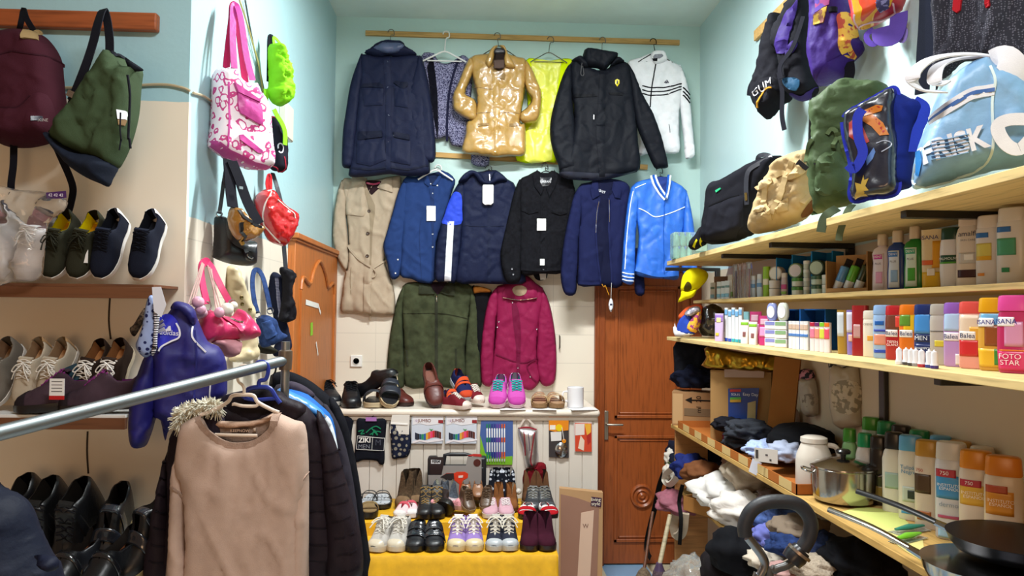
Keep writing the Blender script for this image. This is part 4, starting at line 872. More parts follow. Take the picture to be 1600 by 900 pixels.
def shoe(key, kind, L=.27, W=.047, sole=None, upper=None, inner=None, toe=None, lace=None, straps=(), strapm=None, heel=None, z0=.026, laceN=5, stripe=None, pointed=False, insole=None, loop=False, footbed=None, bands=(), tonguem=None, cuff=None, foxing=None, dots=None):
    """build one prototype; returns a list of (mesh name, mesh, material, parent index)"""
    root = bpy.data.objects.new(key, None); C.objects.link(root); root.empty_display_size = .02
    FWt = FWP if pointed else FW; w = lambda t: W*itp(FWt, t); N = 26; A = 7
    tt = [i/N for i in range(N+1)]
    H = KH.get(kind, KH['sneaker']); G = KG.get(kind, KG['sneaker'])
    h = lambda t: z0+L*itp(H, t)-.012; g = lambda t: W*itp(G, t)
    y = lambda t: t*L
    def sec(t, a, gg=None, ht=None, up=0):
        gg = g(t) if gg is None else gg; hh = h(t) if ht is None else ht; ww = w(t); tall = hh > .55*L; p = .42 if tall else .72
        gg = min(gg, ww*.85); c_, s_ = math.cos(a), math.sin(a)
        lean = 0
        if tall and t > .9: ww = max(ww, W*.42)
        return gg+(ww-gg)*c_**p+up*c_, z0+(hh-z0)*s_**.85+up*s_
    # sole
    sv, sf = [], []
    prof = [(.0, .94), (.3, 1.0), (1.0, 1.03)]
    zt = z0*1.0
    hz = lambda t, k: k*zt if not heel or t > .62 or k > .5 else (k*zt if t > .60 else max(k*zt, zt-heel_th if k == 0 else k*zt))
    for k, sc in prof:
        for t in tt: sv.append((w(t)*sc+.0015, y(t)+(-.003 if t == 0 else (.003 if t == 1 else 0)), zt*k+(.006*(1-k)*max(0, 1-t/.18)**2)))
        for t in reversed(tt): sv.append((-w(t)*sc-.0015, y(t)+(-.003 if t == 0 else (.003 if t == 1 else 0)), zt*k+(.006*(1-k)*max(0, 1-t/.18)**2)))
    n = 2*(N+1)
    for r in range(len(prof)-1):
        for i in range(n): sf.append((r*n+i, r*n+(i+1) % n, (r+1)*n+(i+1) % n, (r+1)*n+i))
    for r, q in ((0, 1), (len(prof)-1, 0)):
        for i in range(N): sf.append((r*n+i, r*n+i+1, r*n+n-2-i, r*n+n-1-i))
    meshobj('sole', sv, sf, sole, root, auto=50)
    if heel: MB().box(-W*.5, W*.5, L*.78, L*.99, -heel, .004).build('heel', sole, root, bevel=.004)
    if footbed:
        fv = [(w(t)*.9, y(t), z0+.001) for t in tt]+[(-w(t)*.9, y(t), z0+.001) for t in reversed(tt)]
        fv += [(a, b, c+.005) for a, b, c in fv]
        meshobj('footbed', fv, [tuple(range(n)), tuple(range(n, 2*n))]+[(i, (i+1) % n, (i+1) % n+n, i+n) for i in range(n)], footbed, root)
    else:
        def rows(t0, t1, name, m, up=0):
            idx = [i for i, t in enumerate(tt) if t0-1e-6 <= t <= t1+1e-6]; V, F = [], []
            for sg in (-1, 1):
                b0 = len(V)
                for i in idx:
                    t = tt[i]
                    for j in range(A+1): x, z = sec(t, math.pi/2*j/A, up=up); V.append((sg*x, y(t), z))
                for r in range(len(idx)-1):
                    for j in range(A): F.append((b0+r*(A+1)+j, b0+r*(A+1)+j+1, b0+(r+1)*(A+1)+j+1, b0+(r+1)*(A+1)+j))
            if idx[0] == 0:
                V0 = len(V); F.append(tuple(range(A+1))+tuple(reversed(range(len(idx)*(A+1), len(idx)*(A+1)+A+1))))
            if idx[-1] == N:
                a0 = (len(idx)-1)*(A+1); b0 = a0+len(idx)*(A+1); F.append(tuple(range(a0, a0+A+1))+tuple(reversed(range(b0, b0+A+1))))
            me = bpy.data.meshes.new(name); me.from_pydata(V, [], F); bm = bmesh.new(); bm.from_mesh(me); bmesh.ops.remove_doubles(bm, verts=bm.verts, dist=1e-5)
            bmesh.ops.recalc_face_normals(bm, faces=bm.faces); bm.to_mesh(me); bm.free(); return link(name, me, m, root)
        c0 = 0
        rows(0, 1, 'upper', upper)
        if toe: rows(0, .19, 'toe_cap', toe, .002)
        if heel is None and stripe: rows(.9, 1, 'heel_tab', stripe, .002)
        # collar rim + lining
        ots = [t for t in tt if itp(G, t) > .35]; V, F = [], []
        for t in ots:
            x, z = sec(t, math.pi/2)
            V += [(-x-.001, y(t), z+.001), (-x*.86, y(t), z0+(z-z0)*.5), (-x*.8, y(t), z0+.008), (0, y(t), z0+.006), (x*.8, y(t), z0+.008), (x*.86, y(t), z0+(z-z0)*.5), (x+.001, y(t), z+.001)]
        for r in range(len(ots)-1):
            for j in range(6): F.append((r*7+j, r*7+j+1, (r+1)*7+j+1, (r+1)*7+j))
        meshobj('lining', V, F, inner, root)
        if insole: MB().ribbon([(0, y(t), z0+.011) for t in ots[1:-1]], [2*W*.5*itp(FWt, t) for t in ots[1:-1]], (0, 0, 1), .002).build('insole', insole, root)
        if cuff: MB().tube([(x, y(t), z) for t in ots for x, z in [sec(t, math.pi/2)]]+[(-x, y(t), z) for t in reversed(ots) for x, z in [sec(t, math.pi/2)]], .009 if isinstance(cuff, tuple) else .009, 7, cap=True).build('cuff', cuff, root)
        # tongue + laces
        if lace or tonguem:
            tl = [t for t in tt if .26 <= t <= .62]; P = [(0, y(t)-(.0), h(t)-.003+(.012 if t > .55 else 0)) for t in tl]
            MB().ribbon(P, [max(.012, 2*g(t)+.004) for t in tl], (0, 0, 1), .003).build('tongue', tonguem or upper, root)
        if lace:
            mb = MB()
            for i in range(laceN):
                t = .32+.22*i/(laceN-1); tn = t+.22/(laceN-1)*.7
                for sg in (-1, 1):
                    xa, za = sec(t, math.pi/2*.78); xb, zb = sec(tn, math.pi/2*.78)
                    mb.tube([(sg*xa, y(t), za+.002), (sg*xa*.3, y(t)*.6+y(tn)*.4, max(za, h(t))+.004), (-sg*xb*.4, y(tn), max(zb, h(tn))+.005), (-sg*xb, y(tn), zb+.002)], .0026, 5)
            if loop:
                t = .5; z = h(t)+.006
                for sg in (-1, 1): mb.tube(crv([(0, y(t), z), (sg*.018, y(t)-.012, z+.004), (sg*.034, y(t)-.028, z-.014), (sg*.022, y(t)-.03, z-.012), (0, y(t), z)], 4), .0024, 5)
                for sg in (-1, 1): mb.tube(crv([(0, y(t), z), (sg*.016, y(t)-.03, z-.004), (sg*.03, y(t)-.055, z-.03)], 4), .0022, 5)
            mb.build('laces', lace, root)
    for (t0, t1) in list(straps)+list(bands):
        V, F = [], []; k = 5; ts = [t0+(t1-t0)*i/k for i in range(k+1)]; ang = [math.pi/2*a/8 for a in range(0, 9)]
        for t in ts:
            arc = []
            for a in ang:
                x, z = sec(t, a, gg=0, ht=(h(t) if not footbed else z0+L*.21), up=.004); arc.append((x, z))
            for x, z in arc+[(-x, z) for x, z in reversed(arc[:-1])]: V.append((x, y(t), z))
        q = 17
        for r in range(k):
            for j in range(q-1): F.append((r*q+j, r*q+j+1, (r+1)*q+j+1, (r+1)*q+j))
        o = meshobj('strap', V, F, strapm or upper, root); sd = o.modifiers.new('solid', 'SOLIDIFY'); sd.thickness = .003; sd.offset = -1
    SHOES[key] = root; return root
USED = set()
def put(key, name, lab, p, yaw=0, pitch=0, roll=0, group=None, cat='shoe', mirror=False, scale=1, wide=1.0):
    pr = SHOES[key]; o = pr if key not in USED else copy_tree(pr); USED.add(key); o.name = name; tag(o, lab, cat, group)
    M = Matrix.Translation(p) @ Matrix.Rotation(R(yaw), 4, 'Z') @ Matrix.Rotation(R(roll), 4, 'Y') @ Matrix.Rotation(R(pitch), 4, 'X')
    M = M @ Matrix.Diagonal(((-scale if mirror else scale)*wide, scale, scale, 1)); o.matrix_world = M; return o
F_ = lambda c, k='fabric', **q: mat(c, k, **q)
WSOLE = F_('#dcdad6', 'plastic', rough=.5); BLK = F_('#0f1013', 'leather'); BLKS = F_('#15151a', 'fabric')
# ---------------------------------------------------------------- shelves on the left
YS = 2.40
LW = F_('#6b4126', 'wood', sc=(2, 26, 26)); LWH = F_('#e3e4e2', 'paint')
za = at(100, 443, Y=YS).z; zb = at(100, 648, Y=YS-.03).z; zc = .895
xa = at(240, 450, Y=YS).x; xb = at(196, 655, Y=YS-.03).x; xc = at(228, 858, Y=YF).x
def lshelf(x1, y0, z, lab, ed, tp):
    t = thing('wall_shelf', lab, 'shelf', loc=(-1.9, YF, z))
    MB().box(-.75, x1+1.9, y0-YF, -.001, -.010, 0).build('shelf_top', tp, t, bevel=.001)
    MB().box(-.75, x1+1.9, y0-YF-.004, y0-YF+.016, -.045, -.010).build('front_edge', ed, t, bevel=.001)
    return t
lshelf(xa, YS, za, 'upper dark brown shelf on the left carrying the navy trainers', LW, LW)
lshelf(xb, YS-.03, zb, 'middle brown-edged white shelf on the left carrying canvas shoes', LW, LWH)
lshelf(xc, YS-.12, zc, 'lowest white shelf on the left carrying black shoes', LWH, LWH)
# crack lines in the wall
tag(MB().ribbon(crv([tuple(at(*p, Y=YF-.001)) for p in ((172, 462), (170, 500), (173, 530))], 3), .006, th=.001).build('wall_crack', mat('#2c2018', 'paint')), 'dark vertical wall crack under the upper left shelf', 'crack')
tag(MB().ribbon(crv([tuple(at(*p, Y=YF-.001)) for p in ((137, 674), (136, 705), (138, 740))], 3), .006, th=.001).build('wall_crack', mat('#2c2018', 'paint')), 'dark vertical wall crack under the middle left shelf', 'crack')
shoe('s_olive', 'sneaker', .255, .046, sole=WSOLE, upper=F_('#2b2b20'), inner=F_('#e0cc00'), insole=F_('#c58a10'), lace=F_('#26261c'), loop=True, tonguem=F_('#2b2b20'))
shoe('s_navy', 'sneaker', .26, .046, sole=WSOLE, upper=F_('#161a28'), inner=F_('#12141c'), insole=F_('#1a1c24'), lace=F_('#10121a'), stripe=F_('#e6e3e0'), tonguem=F_('#161a28'))
shoe('s_white', 'sneaker', .27, .050, sole=WSOLE, upper=F_('#dcdadd', 'leather'), inner=F_('#b9868c'), insole=F_('#a88c80'), lace=F_('#e8e6e6'), loop=True, stripe=F_('#3a4257'))
yq = YS+.03
def shelf_pair(key, name, items, z, Yp, pitch, cat='shoe'):
    for px, yaw, roll, lab, mir in items: 
        p = at(px, 440, Y=Yp); put(key, name, lab, (p.x, Yp, z+.012), yaw, pitch, roll, cat=cat, mirror=mir, scale=.86)
shelf_pair('s_olive', 'trainer', [(80, 0, 9, 'olive trainer with bright yellow lining, the left one on the upper shelf', False), (119, 0, 12, 'olive trainer with yellow lining and a hanging white tag', True)], za, yq, 66)
shelf_pair('s_navy', 'trainer', [(158, 0, 8, 'navy trainer with white sole standing beside the tagged olive trainer', False), (217, 0, 8, 'navy trainer with white sole, last on the upper left shelf', True)], za, yq, 66)
shelf_pair('s_white', 'trainer', [(4, 0, -6, 'white trainer in the clear plastic bag, cut by the left edge of the photo', False), (42, 0, 8, 'white trainer with lacing on the right side of the clear plastic bag', True)], za, yq, 64)
p = at(132, 398, Y=YS+.0); t = thing('price_tag', 'small white paper tag dangling from the olive trainer', 'tag', loc=p)
MB().box(-.011, .011, -.001, .001, -.026, .026).build('card', mat('#e6e4e2', 'paper'), t); MB().tube([(0, 0, .026), (-.008, .01, .05), (.0, .02, .07)], .001, 5).build('string', WH, t)
# the clear bag
fr = Fr(at(36, 400, Y=YS-.02)); film = mat('#ffffff', 'film', trans=.97); t = thing('plastic_bag', 'clear plastic bag holding the white trainers', 'bag', fr)
S_ = puff('film', fr, [(-20, 300), (30, 297), (70, 300), (104, 312), (100, 330), (76, 350), (70, 400), (62, 436), (20, 440), (-20, 440)], .05, film, t, w=.05, wr=.012, back=0, fx=20, fz=14)
lbp = fr.p3(88, 305, -.03); MB().box(-.03, .03, -.001, .001, -.011, .011).xf(Matrix.Translation(lbp) @ Matrix.Rotation(R(-6), 4, 'Y')).build('size_sticker', mat('#4a2a5e', 'paper'), t)
text('42 42 42', fr, 87, 305, .013, mat('#efe9f2', 'paper'), t, off=.034, name='size_print')
# middle shelf
shoe('s_cream', 'sneaker', .25, .045, sole=F_('#cfcac2', 'plastic'), upper=F_('#b8ac99'), inner=F_('#8d6f52'), insole=F_('#b58a62'), lace=F_('#e4e0d8'), loop=True, stripe=F_('#a3815c'))
shoe('s_brown', 'sneaker', .25, .046, sole=F_('#b4a78f', 'plastic'), upper=F_('#2d2019'), inner=F_('#8a5a34'), insole=F_('#a06c40'), lace=F_('#e6e2dc'), loop=True)
shoe('s_grey', 'sneaker', .25, .046, sole=WSOLE, upper=F_('#6d675f'), inner=F_('#7a5c44'), insole=F_('#8a6a4c'), lace=F_('#8d877e'))
shoe('s_hike', 'sneaker', .26, .048, sole=F_('#1d1a1c', 'plastic'), upper=F_('#40313a', 'suede'), inner=F_('#6b2b6b'), insole=F_('#51244f'), lace=F_('#7a2f6e'), toe=F_('#2a2328'), stripe=F_('#7d7064'))
ym = YS+.04
shelf_pair('s_grey', 'trainer', [(-4, 0, 6, 'grey canvas trainer cut by the left edge on the middle shelf', False)], zb, ym, 62)
shelf_pair('s_cream', 'trainer', [(42, 0, 7, 'cream and tan trainer with white laces beside the grey one', False), (79, 0, 7, 'cream and tan trainer with white laces nearer the brown pair', True)], zb, ym, 60)
shelf_pair('s_brown', 'trainer', [(130, 0, 12, 'dark brown canvas shoe leaning beside the cream pair', False), (170, 0, 7, 'dark brown canvas shoe with white laces at the shelf end', True)], zb, ym, 60)
for px, lab, mir in ((28, 'purple and grey hiking shoe with a white and red label', False), (95, 'purple and grey hiking shoe nearest the end of the middle shelf', True)):
    p = at(px, 640, Y=YS-.0); put('s_hike', 'hiking_shoe', lab, (p.x, YS-.005, zb+.001), -82, 4, 0, mirror=mir)
p = at(89, 608, Y=YS-.075); t = thing('price_label', 'white and red price label stuck on the purple hiking shoe', 'label', loc=p)
MB().box(-.022, .022, -.001, .001, -.02, .032).build('card', mat('#e8e6e3', 'paper'), t); MB().box(-.022, .022, -.0015, .001, -.032, -.02).build('red_strip', mat('#b52525', 'paper'), t); 
for i in range(4): MB().box(-.016, .016, -.0016, .001, .022-i*.01, .024-i*.01).build('print_line', mat('#4a4a4e', 'paper'), t)
p = at(110, 585, Y=YS+.02); MBt = tag(MB().box(-.025, .025, -.001, .001, -.03, .03).build('shoe_tag', mat('#2c4350', 'card')), 'dark teal cardboard tag on the brown canvas shoe', 'tag'); MBt.matrix_world = Matrix.Translation(p) @ Matrix.Rotation(R(-25), 4, 'Y') @ Matrix.Rotation(R(-25), 4, 'X')
# lowest shelf, black shoes
shoe('s_bhigh', 'hightop', .27, .048, sole=F_('#131315', 'plastic'), upper=BLK, inner=F_('#17130f'), lace=BLKS, straps=((.44, .56),))
shoe('s_bboot', 'ankle', .27, .046, sole=F_('#8a7a52', 'plastic'), upper=BLK, inner=F_('#1d1712'), straps=((.3, .4), (.5, .62)), strapm=F_('#20242c', 'patent'))
shoe('s_bdress', 'loafer', .27, .046, sole=F_('#101012', 'plastic'), upper=F_('#15171c', 'leather'), inner=F_('#1a1512'), insole=F_('#6b3c20', 'leather'), strapm=F_('#1a1c22', 'patent'), straps=((.36, .42),))
for key, px, Y, pitch, yaw, roll, lab in (('s_bhigh', 72, 2.41, 48, 0, 6, 'black lace-up high shoe leaning at the back of the lowest left shelf'), ('s_bhigh', 116, 2.40, 48, 0, 8, 'black lace-up high shoe beside the first, with tall tongue'),
    ('s_bboot', 172, 2.40, 40, 8, 8, 'black ankle boot with buckle strap beside the high shoes'), ('s_bboot', 212, 2.36, 30, -28, 4, 'shiny black ankle boot with tan sole at the end of the lowest shelf')):
    p = at(px, 860, Y=Y); put(key, 'ankle_boot' if key == 's_bboot' else 'high_shoe', lab, (p.x-.02, Y-.04, zc+.012), yaw, pitch, roll, mirror=px in (116, 212))
for px, lab, mir in ((88, 'black slip-on shoe with brown insole, front row left of the lowest shelf', False), (148, 'black slip-on shoe with brown insole nearest the photographer', True)):
    p = at(px, 900, Y=2.26); put('s_bdress', 'slip_on_shoe', lab, (p.x, 2.20, zc+.002), -14, 22, 0, mirror=mir)
p = at(45, 775, Y=2.45); put('s_bhigh', 'high_shoe', 'black shoe half hidden behind the puffer jacket on the lowest shelf', (p.x, 2.40, zc+.012), 0, 48, 0)
# ---------------------------------------------------------------- bags on the left
def strap(name, fr, pts, wd, m, par, y=-.05, k=5, th=.004, nrm=(0, -1, 0)):
    ys = y if isinstance(y, (list, tuple)) else [y]*len(pts)
    P = [tuple(fr.p3(a, b, yy)) for (a, b), yy in zip(pts, ys)]
    return MB().ribbon(crv(P, k), wd, nrm, th).build(name, m, par)
def wallfr(px, py, d, yaw, left=True, dz=0): return Fr(at(px, py, X=(XL+d if left else XR-d)), yaw)
# maroon backpack and olive bag on the alcove rail
YA = YF-.10
fr = Fr(at(40, 20, Y=YA)); t = thing('backpack', 'maroon backpack with a cardboard tag hanging at the left end of the wooden rail', 'backpack', fr)
zl = Z(0, 0, 4.09)
MM = mat('#431c28', 'fabric'); MD = mat('#351520', 'fabric'); STR = mat('#14141c', 'fabric')
S_ = puff('body', fr, zl((-160, 300), (-60, 270), (0, 258), (60, 222), (130, 205), (210, 205), (280, 230), (330, 275), (375, 340), (402, 410), (410, 500), (420, 600), (432, 720), (420, 800), (395, 880), (330, 915), (200, 945), (60, 940), (-40, 900), (-170, 860)), .10, MM, t, w=.06, wr=.008, back=.3)
patch('front_pocket', S_, zl((-150, 690), (0, 690), (120, 688), (215, 605), (300, 608), (345, 700), (340, 800), (300, 900), (-150, 880)), MM, t, .008, sharp=False, bulge=.01)
stroke('zip', S_, zl((-150, 380), (-40, 360), (60, 330), (200, 345), (300, 360), (370, 390), (405, 430)), .005, MD, t, .003)
stroke('pocket_zip', S_, zl((-150, 695), (0, 690), (120, 690), (200, 615)), .005, MD, t, .010)
lb = patch('brand_label', S_, zl((222, 752), (290, 752), (290, 782), (222, 782)), mat('#2a2c3a', 'satin'), t, .022)
text('DAKINE', fr, *zl((256, 767))[0], .012, mat('#c9c4c4', 'satin'), lb, off=.01, S=None, name='label_print'); bpy.data.objects.remove(lb.children[0])
text('DAKINE', fr, *zl((256, 767))[0], .014, mat('#c9c4c4', 'satin'), lb, off=S_.H(*fr.uv(*zl((256, 767))[0], -.1))+.024, name='label_print')
patch('hang_tag', S_, zl((160, 195), (262, 198), (248, 258), (145, 250)), mat('#9a7f58', 'card'), t, .012)
strap('top_loop', fr, zl((118, 205), (135, 140), (150, 62), (170, 120), (215, 195)), .018, STR, t, y=[-.04, -.06, -.02, -.06, -.05])
z2l = Z(0, 200, 3.4606)
strap('shoulder_strap', fr, z2l((75, 80), (72, 200), (60, 300), (62, 362)), .022, STR, t, y=-.02)
strap('shoulder_strap', fr, z2l((300, 90), (335, 170), (375, 260), (395, 330), (385, 400), (370, 455)), .022, STR, t, y=-.02)
fr = Fr(at(160, 25, Y=YA-.12)); t = thing('duffel_bag', 'olive green duffel bag with navy base and drawstring hanging from the rail by its strap', 'bag', fr)
OG = mat('#3b4a33', 'fabric'); NV = mat('#1c2230', 'fabric')
S_ = puff('body', fr, zl((715, 330), (760, 350), (800, 370), (830, 440), (912, 450), (905, 560), (890, 740), (850, 900), (800, 1020), (745, 1085), (650, 1035), (540, 1000), (430, 950), (345, 885), (380, 800), (440, 710), (520, 600), (600, 500), (670, 400)), .09, OG, t, w=.05, wr=.016, fx=16, fz=5, back=.3)
puff('base', fr, z2l((265, 30), (300, 35), (345, 70), (400, 105), (460, 140), (560, 150), (640, 200), (615, 270), (590, 318), (540, 300), (470, 270), (400, 225), (340, 160), (285, 90)), .095, NV, t, w=.05, wr=.006, back=.3, y0=.004)
puff('opening', fr, zl((800, 365), (830, 385), (912, 440), (905, 455), (835, 452), (805, 400)), .02, mat('#15171f', 'fabric'), t, y0=.04, w=.012)
stroke('rim', S_, zl((715, 335), (745, 350), (762, 352), (800, 372)), .012, mat('#15171f', 'fabric'), t, .004)
strap('shoulder_strap', fr, zl((450, 650), (480, 590), (540, 440), (590, 290), (625, 150), (650, 75), (668, 72), (685, 130), (700, 250), (700, 370)), .026, STR, t, y=[-.03, -.05, -.06, -.03, .0, .05, .07, .03, -.02, -.05])
strap('strap_buckle', fr, zl((430, 590), (495, 620)), .02, mat('#b9b9bd', 'metal'), t, y=-.065, k=2)
strap('side_strap', fr, zl((480, 610), (440, 720), (380, 800), (330, 860)), .028, STR, t, y=-.05)
MB().tube(crv([tuple(fr.p3(*p, -.115)) for p in zl((815, 480), (830, 600), (825, 760), (820, 880))+z2l((700, 60), (705, 110))], 4), .004, 6).build('drawstring', STR, t)
MB().tube(crv([tuple(fr.p3(*p, -.11)) for p in zl((770, 720), (768, 830), (775, 900))+z2l((655, 60), (645, 120))], 4), .0025, 6).build('drawstring', STR, t)
patch('paper_tag', S_, zl((755, 705), (812, 715), (815, 770), (762, 765)), mat('#d9d9de', 'paper'), t, .012); patch('card_tag', S_, zl((760, 768), (815, 772), (812, 812), (764, 800)), mat('#8d6f4e', 'card'), t, .008)
# pink floral tote
PF = mat('#c2367f', 'floral', col2='#ecdfe8', sc=30); PK = mat('#c03d90', 'leather'); PR = mat('#a3224f', 'fabric')
fr = wallfr(372, 200, .10, 42); t = thing('tote_bag', 'large pink bag with white flower pattern hanging high on the left wall', 'bag', fr)
z5b = Z(300, 0, 3.75); z6b = Z(300, 230, 4.09); z7b = Z(180, 400, 3.461)
S_ = puff('body', fr, z5b((128, 440), (140, 408), (175, 405), (240, 395), (262, 460), (310, 495), (355, 490), (385, 550), (410, 580), (432, 640), (445, 740), (455, 860))+z6b((508, 60), (500, 130), (470, 145), (380, 145), (300, 120), (200, 60), (110, -10))+z5b((100, 850), (118, 700), (122, 560)), .07, PF, t, w=.03, wr=.003, back=.9)
patch('base_panel', S_, z6b((115, -5), (125, -45), (250, 20), (400, 95), (500, 128), (475, 146), (380, 143), (300, 120), (200, 60)), PK, t, .003, sharp=True)
patch('pocket_flap', S_, z5b((240, 488), (290, 520), (390, 590), (388, 603), (262, 545)), PK, t, .018)
patch('zip_pocket', S_, z5b((262, 535), (392, 605), (405, 640), (408, 728), (388, 728), (280, 665), (268, 640)), PK, t, .012, bulge=.004)
patch('lower_band', S_, z5b((275, 792), (295, 790), (410, 885), (408, 900), (380, 895), (278, 820)), PK, t, .008)
stroke('piping', S_, z5b((215, 480), (215, 560), (218, 700), (212, 800), (205, 870)), .006, PK, t, .004)
strap('handle', fr, z5b((200, 400), (215, 260), (232, 120), (238, 40), (255, 35), (270, 130), (290, 300), (312, 480)), .026, PR, t, y=[-.01, 0, .02, .04, .04, .02, 0, -.01])
strap('handle', fr, z5b((248, 400), (240, 260), (240, 120), (245, 40), (262, 36), (285, 110), (320, 330), (355, 470)), .024, PK, t, y=[-.06, -.04, -.01, .02, .02, -.01, -.04, -.06])
# green string bag
GB = mat('#7ac41c', 'nylon')
fr = wallfr(430, 120, .08, 50); t = thing('folding_bag', 'small lime green nylon bag hanging behind the pink floral tote', 'bag', fr)
S_ = puff('body', fr, z5b((450, 275), (475, 255), (500, 262), (530, 310), (550, 370), (560, 440), (575, 520), (578, 570), (555, 605), (520, 625), (485, 612), (455, 570), (440, 530), (452, 500), (452, 400)), .07, GB, t, w=.04, wr=.02, fx=22, fz=18)
strap('hanging_strap', fr, z5b((450, 480), (452, 350), (455, 225), (470, 222), (470, 262)), .022, STR, t, y=.02)
strap('handle', fr, z5b((482, 265), (478, 220), (500, 235), (530, 280), (548, 345)), .012, GB, t, y=-.02)
strap('handle', fr, z5b((430, 520), (435, 560), (432, 640), (440, 700)), .02, GB, t, y=0)
strap('handle', fr, z5b((480, 640), (500, 680), (530, 730), (545, 780), (545, 850)), .022, GB, t, y=-.02)
fr = wallfr(430, 225, .07, 50); t = thing('pouch_bag', 'small black and red-edged pouch below the lime green bag', 'bag', fr)
o = z5b((440, 700), (455, 680), (480, 685), (515, 730), (542, 775), (548, 850), (552, 900))+z6b((590, 155), (545, 155), (505, 140), (495, 60))
S_ = puff('body', fr, o, .045, mat('#1b1a24', 'fabric'), t, w=.03)
stroke('piping', S_, z5b((455, 800), (455, 720), (475, 683), (530, 735))+[], .005, mat('#a32a3a', 'fabric'), t, .003)
stroke('piping', S_, z6b((510, 115), (550, 145), (588, 150), (588, 60)), .005, mat('#a32a3a', 'fabric'), t, .003)
stroke('round_logo', S_, z5b((505, 870), (505, 850), (515, 840), (530, 850), (532, 880), (520, 895), (508, 885)), .005, mat('#d9d5dc', 'satin'), t, .003)
# black handbag + gold pouch
BL = mat('#17161b', 'leather'); 
fr = wallfr(365, 380, .08, 45); t = thing('handbag', 'black leather flap handbag hanging below the pink floral tote', 'handbag', fr)
S_ = puff('body', fr, z6b((150, 450), (175, 438), (210, 450), (260, 520), (300, 590), (340, 600), (395, 600), (400, 650), (398, 740), (370, 758), (300, 755), (220, 740), (145, 710), (138, 690), (148, 560)), .06, BL, t, w=.04, wr=.004, back=.8)
patch('flap', S_, z6b((212, 455), (240, 480), (300, 560), (390, 600), (402, 640), (390, 665), (340, 660), (290, 640), (240, 600), (215, 520)), BL, t, .010, sharp=False, bulge=.004)
stroke('clasp', S_, z6b((330, 650), (345, 700), (375, 715)), .016, BL, t, .016); stroke('clasp_ring', S_, z6b((335, 685), (345, 705), (365, 715), (372, 705)), .004, mat('#c4c4c8', 'metal'), t, .022)
strap('shoulder_strap', fr, z6b((175, 425), (190, 320), (200, 240), (205, 210), (215, 150), (232, 60)), .014, BL, t, y=[-.03, -.02, -.01, 0, .02, .04])
MB().tube([fr.p3(*p, -.03) for p in crv(z6b((155, 430), (160, 415), (180, 412), (192, 425), (185, 440), (165, 442), (155, 430)), 3)], .003, 6).build('strap_ring', mat('#c4c4c8', 'metal'), t)
fr = wallfr(378, 350, .15, 50); t = thing('belt_pouch', 'shiny gold pouch with a wide black strap in front of the black handbag', 'handbag', fr)
GO = mat('#9a6a2a', 'patent', rough=.25)
S_ = puff('body', fr, z6b((240, 392), (270, 382), (300, 395), (330, 440), (380, 480), (440, 500), (445, 520), (415, 570), (370, 598), (320, 600), (280, 585), (245, 530), (228, 460)), .05, GO, t, w=.03, wr=.012, fx=24, fz=14)
stroke('zip', S_, z6b((298, 400), (330, 445), (385, 490), (445, 510)), .010, BL, t, .004)
stroke('dark_seam', S_, z6b((318, 480), (315, 540), (322, 600)), .014, BL, t, .004); stroke('zip_pull', S_, z6b((325, 570), (325, 622)), .010, mat('#c79a50', 'metal'), t, .010)
strap('shoulder_strap', fr, z6b((262, 385), (250, 300), (240, 180), (232, 80)), .042, STR, t, y=[-.02, 0, .02, .04])
strap('shoulder_strap', fr, z6b((430, 490), (400, 440), (350, 340), (300, 200), (255, 90)), .040, STR, t, y=[-.04, -.03, -.01, .01, .03])
strap('strap_slider', fr, z6b((300, 258), (325, 262)), .010, mat('#cfcfd2', 'metal'), t, y=-.02, k=2)
# red patent
fr = wallfr(432, 340, .09, 48); t = thing('handbag', 'glossy red patent handbag with white piping on the left wall', 'handbag', fr)
RD = mat('#b4161c', 'patent', rough=.2)
S_ = puff('body', fr, z6b((412, 330), (430, 290), (470, 268), (510, 275), (545, 330), (600, 380), (655, 420), (664, 450), (650, 520), (615, 600), (590, 632), (560, 628), (500, 600), (455, 510), (420, 440)), .06, RD, t, w=.04, wr=.008, fx=16, fz=14, back=.8)
stroke('piping', S_, z6b((508, 280), (480, 330), (458, 400), (455, 460), (480, 520), (530, 580), (563, 612)), .004, mat('#e2c9c0', 'plastic'), t, .004)
stroke('piping', S_, z6b((548, 335), (600, 380), (650, 420), (660, 455)), .004, mat('#e2c9c0', 'plastic'), t, .003)
strap('handle', fr, z6b((488, 275), (480, 230), (492, 180), (500, 200), (500, 270)), .018, RD, t, y=-.01)
# long black strapped bag near the cabinet door
fr = wallfr(440, 470, .10, 55); t = thing('umbrella', 'black folded umbrella hanging on a long strap beside the cabinet door', 'umbrella', fr)
z7 = z7b
puff('canopy', fr, z7((888, 70), (915, 60), (968, 95), (955, 150), (940, 180), (950, 230), (968, 300), (960, 345), (930, 360), (900, 355), (885, 340), (898, 280), (905, 200), (905, 130)), .035, mat('#16151a', 'nylon'), t, w=.02, wr=.01, fx=30, fz=8)
strap('wrist_strap', fr, z6b((515, 165), (545, 260), (575, 400), (585, 600), (600, 790)), .022, mat('#2c2c33', 'leather'), t, y=[.03, 0, -.01, -.01, -.01])
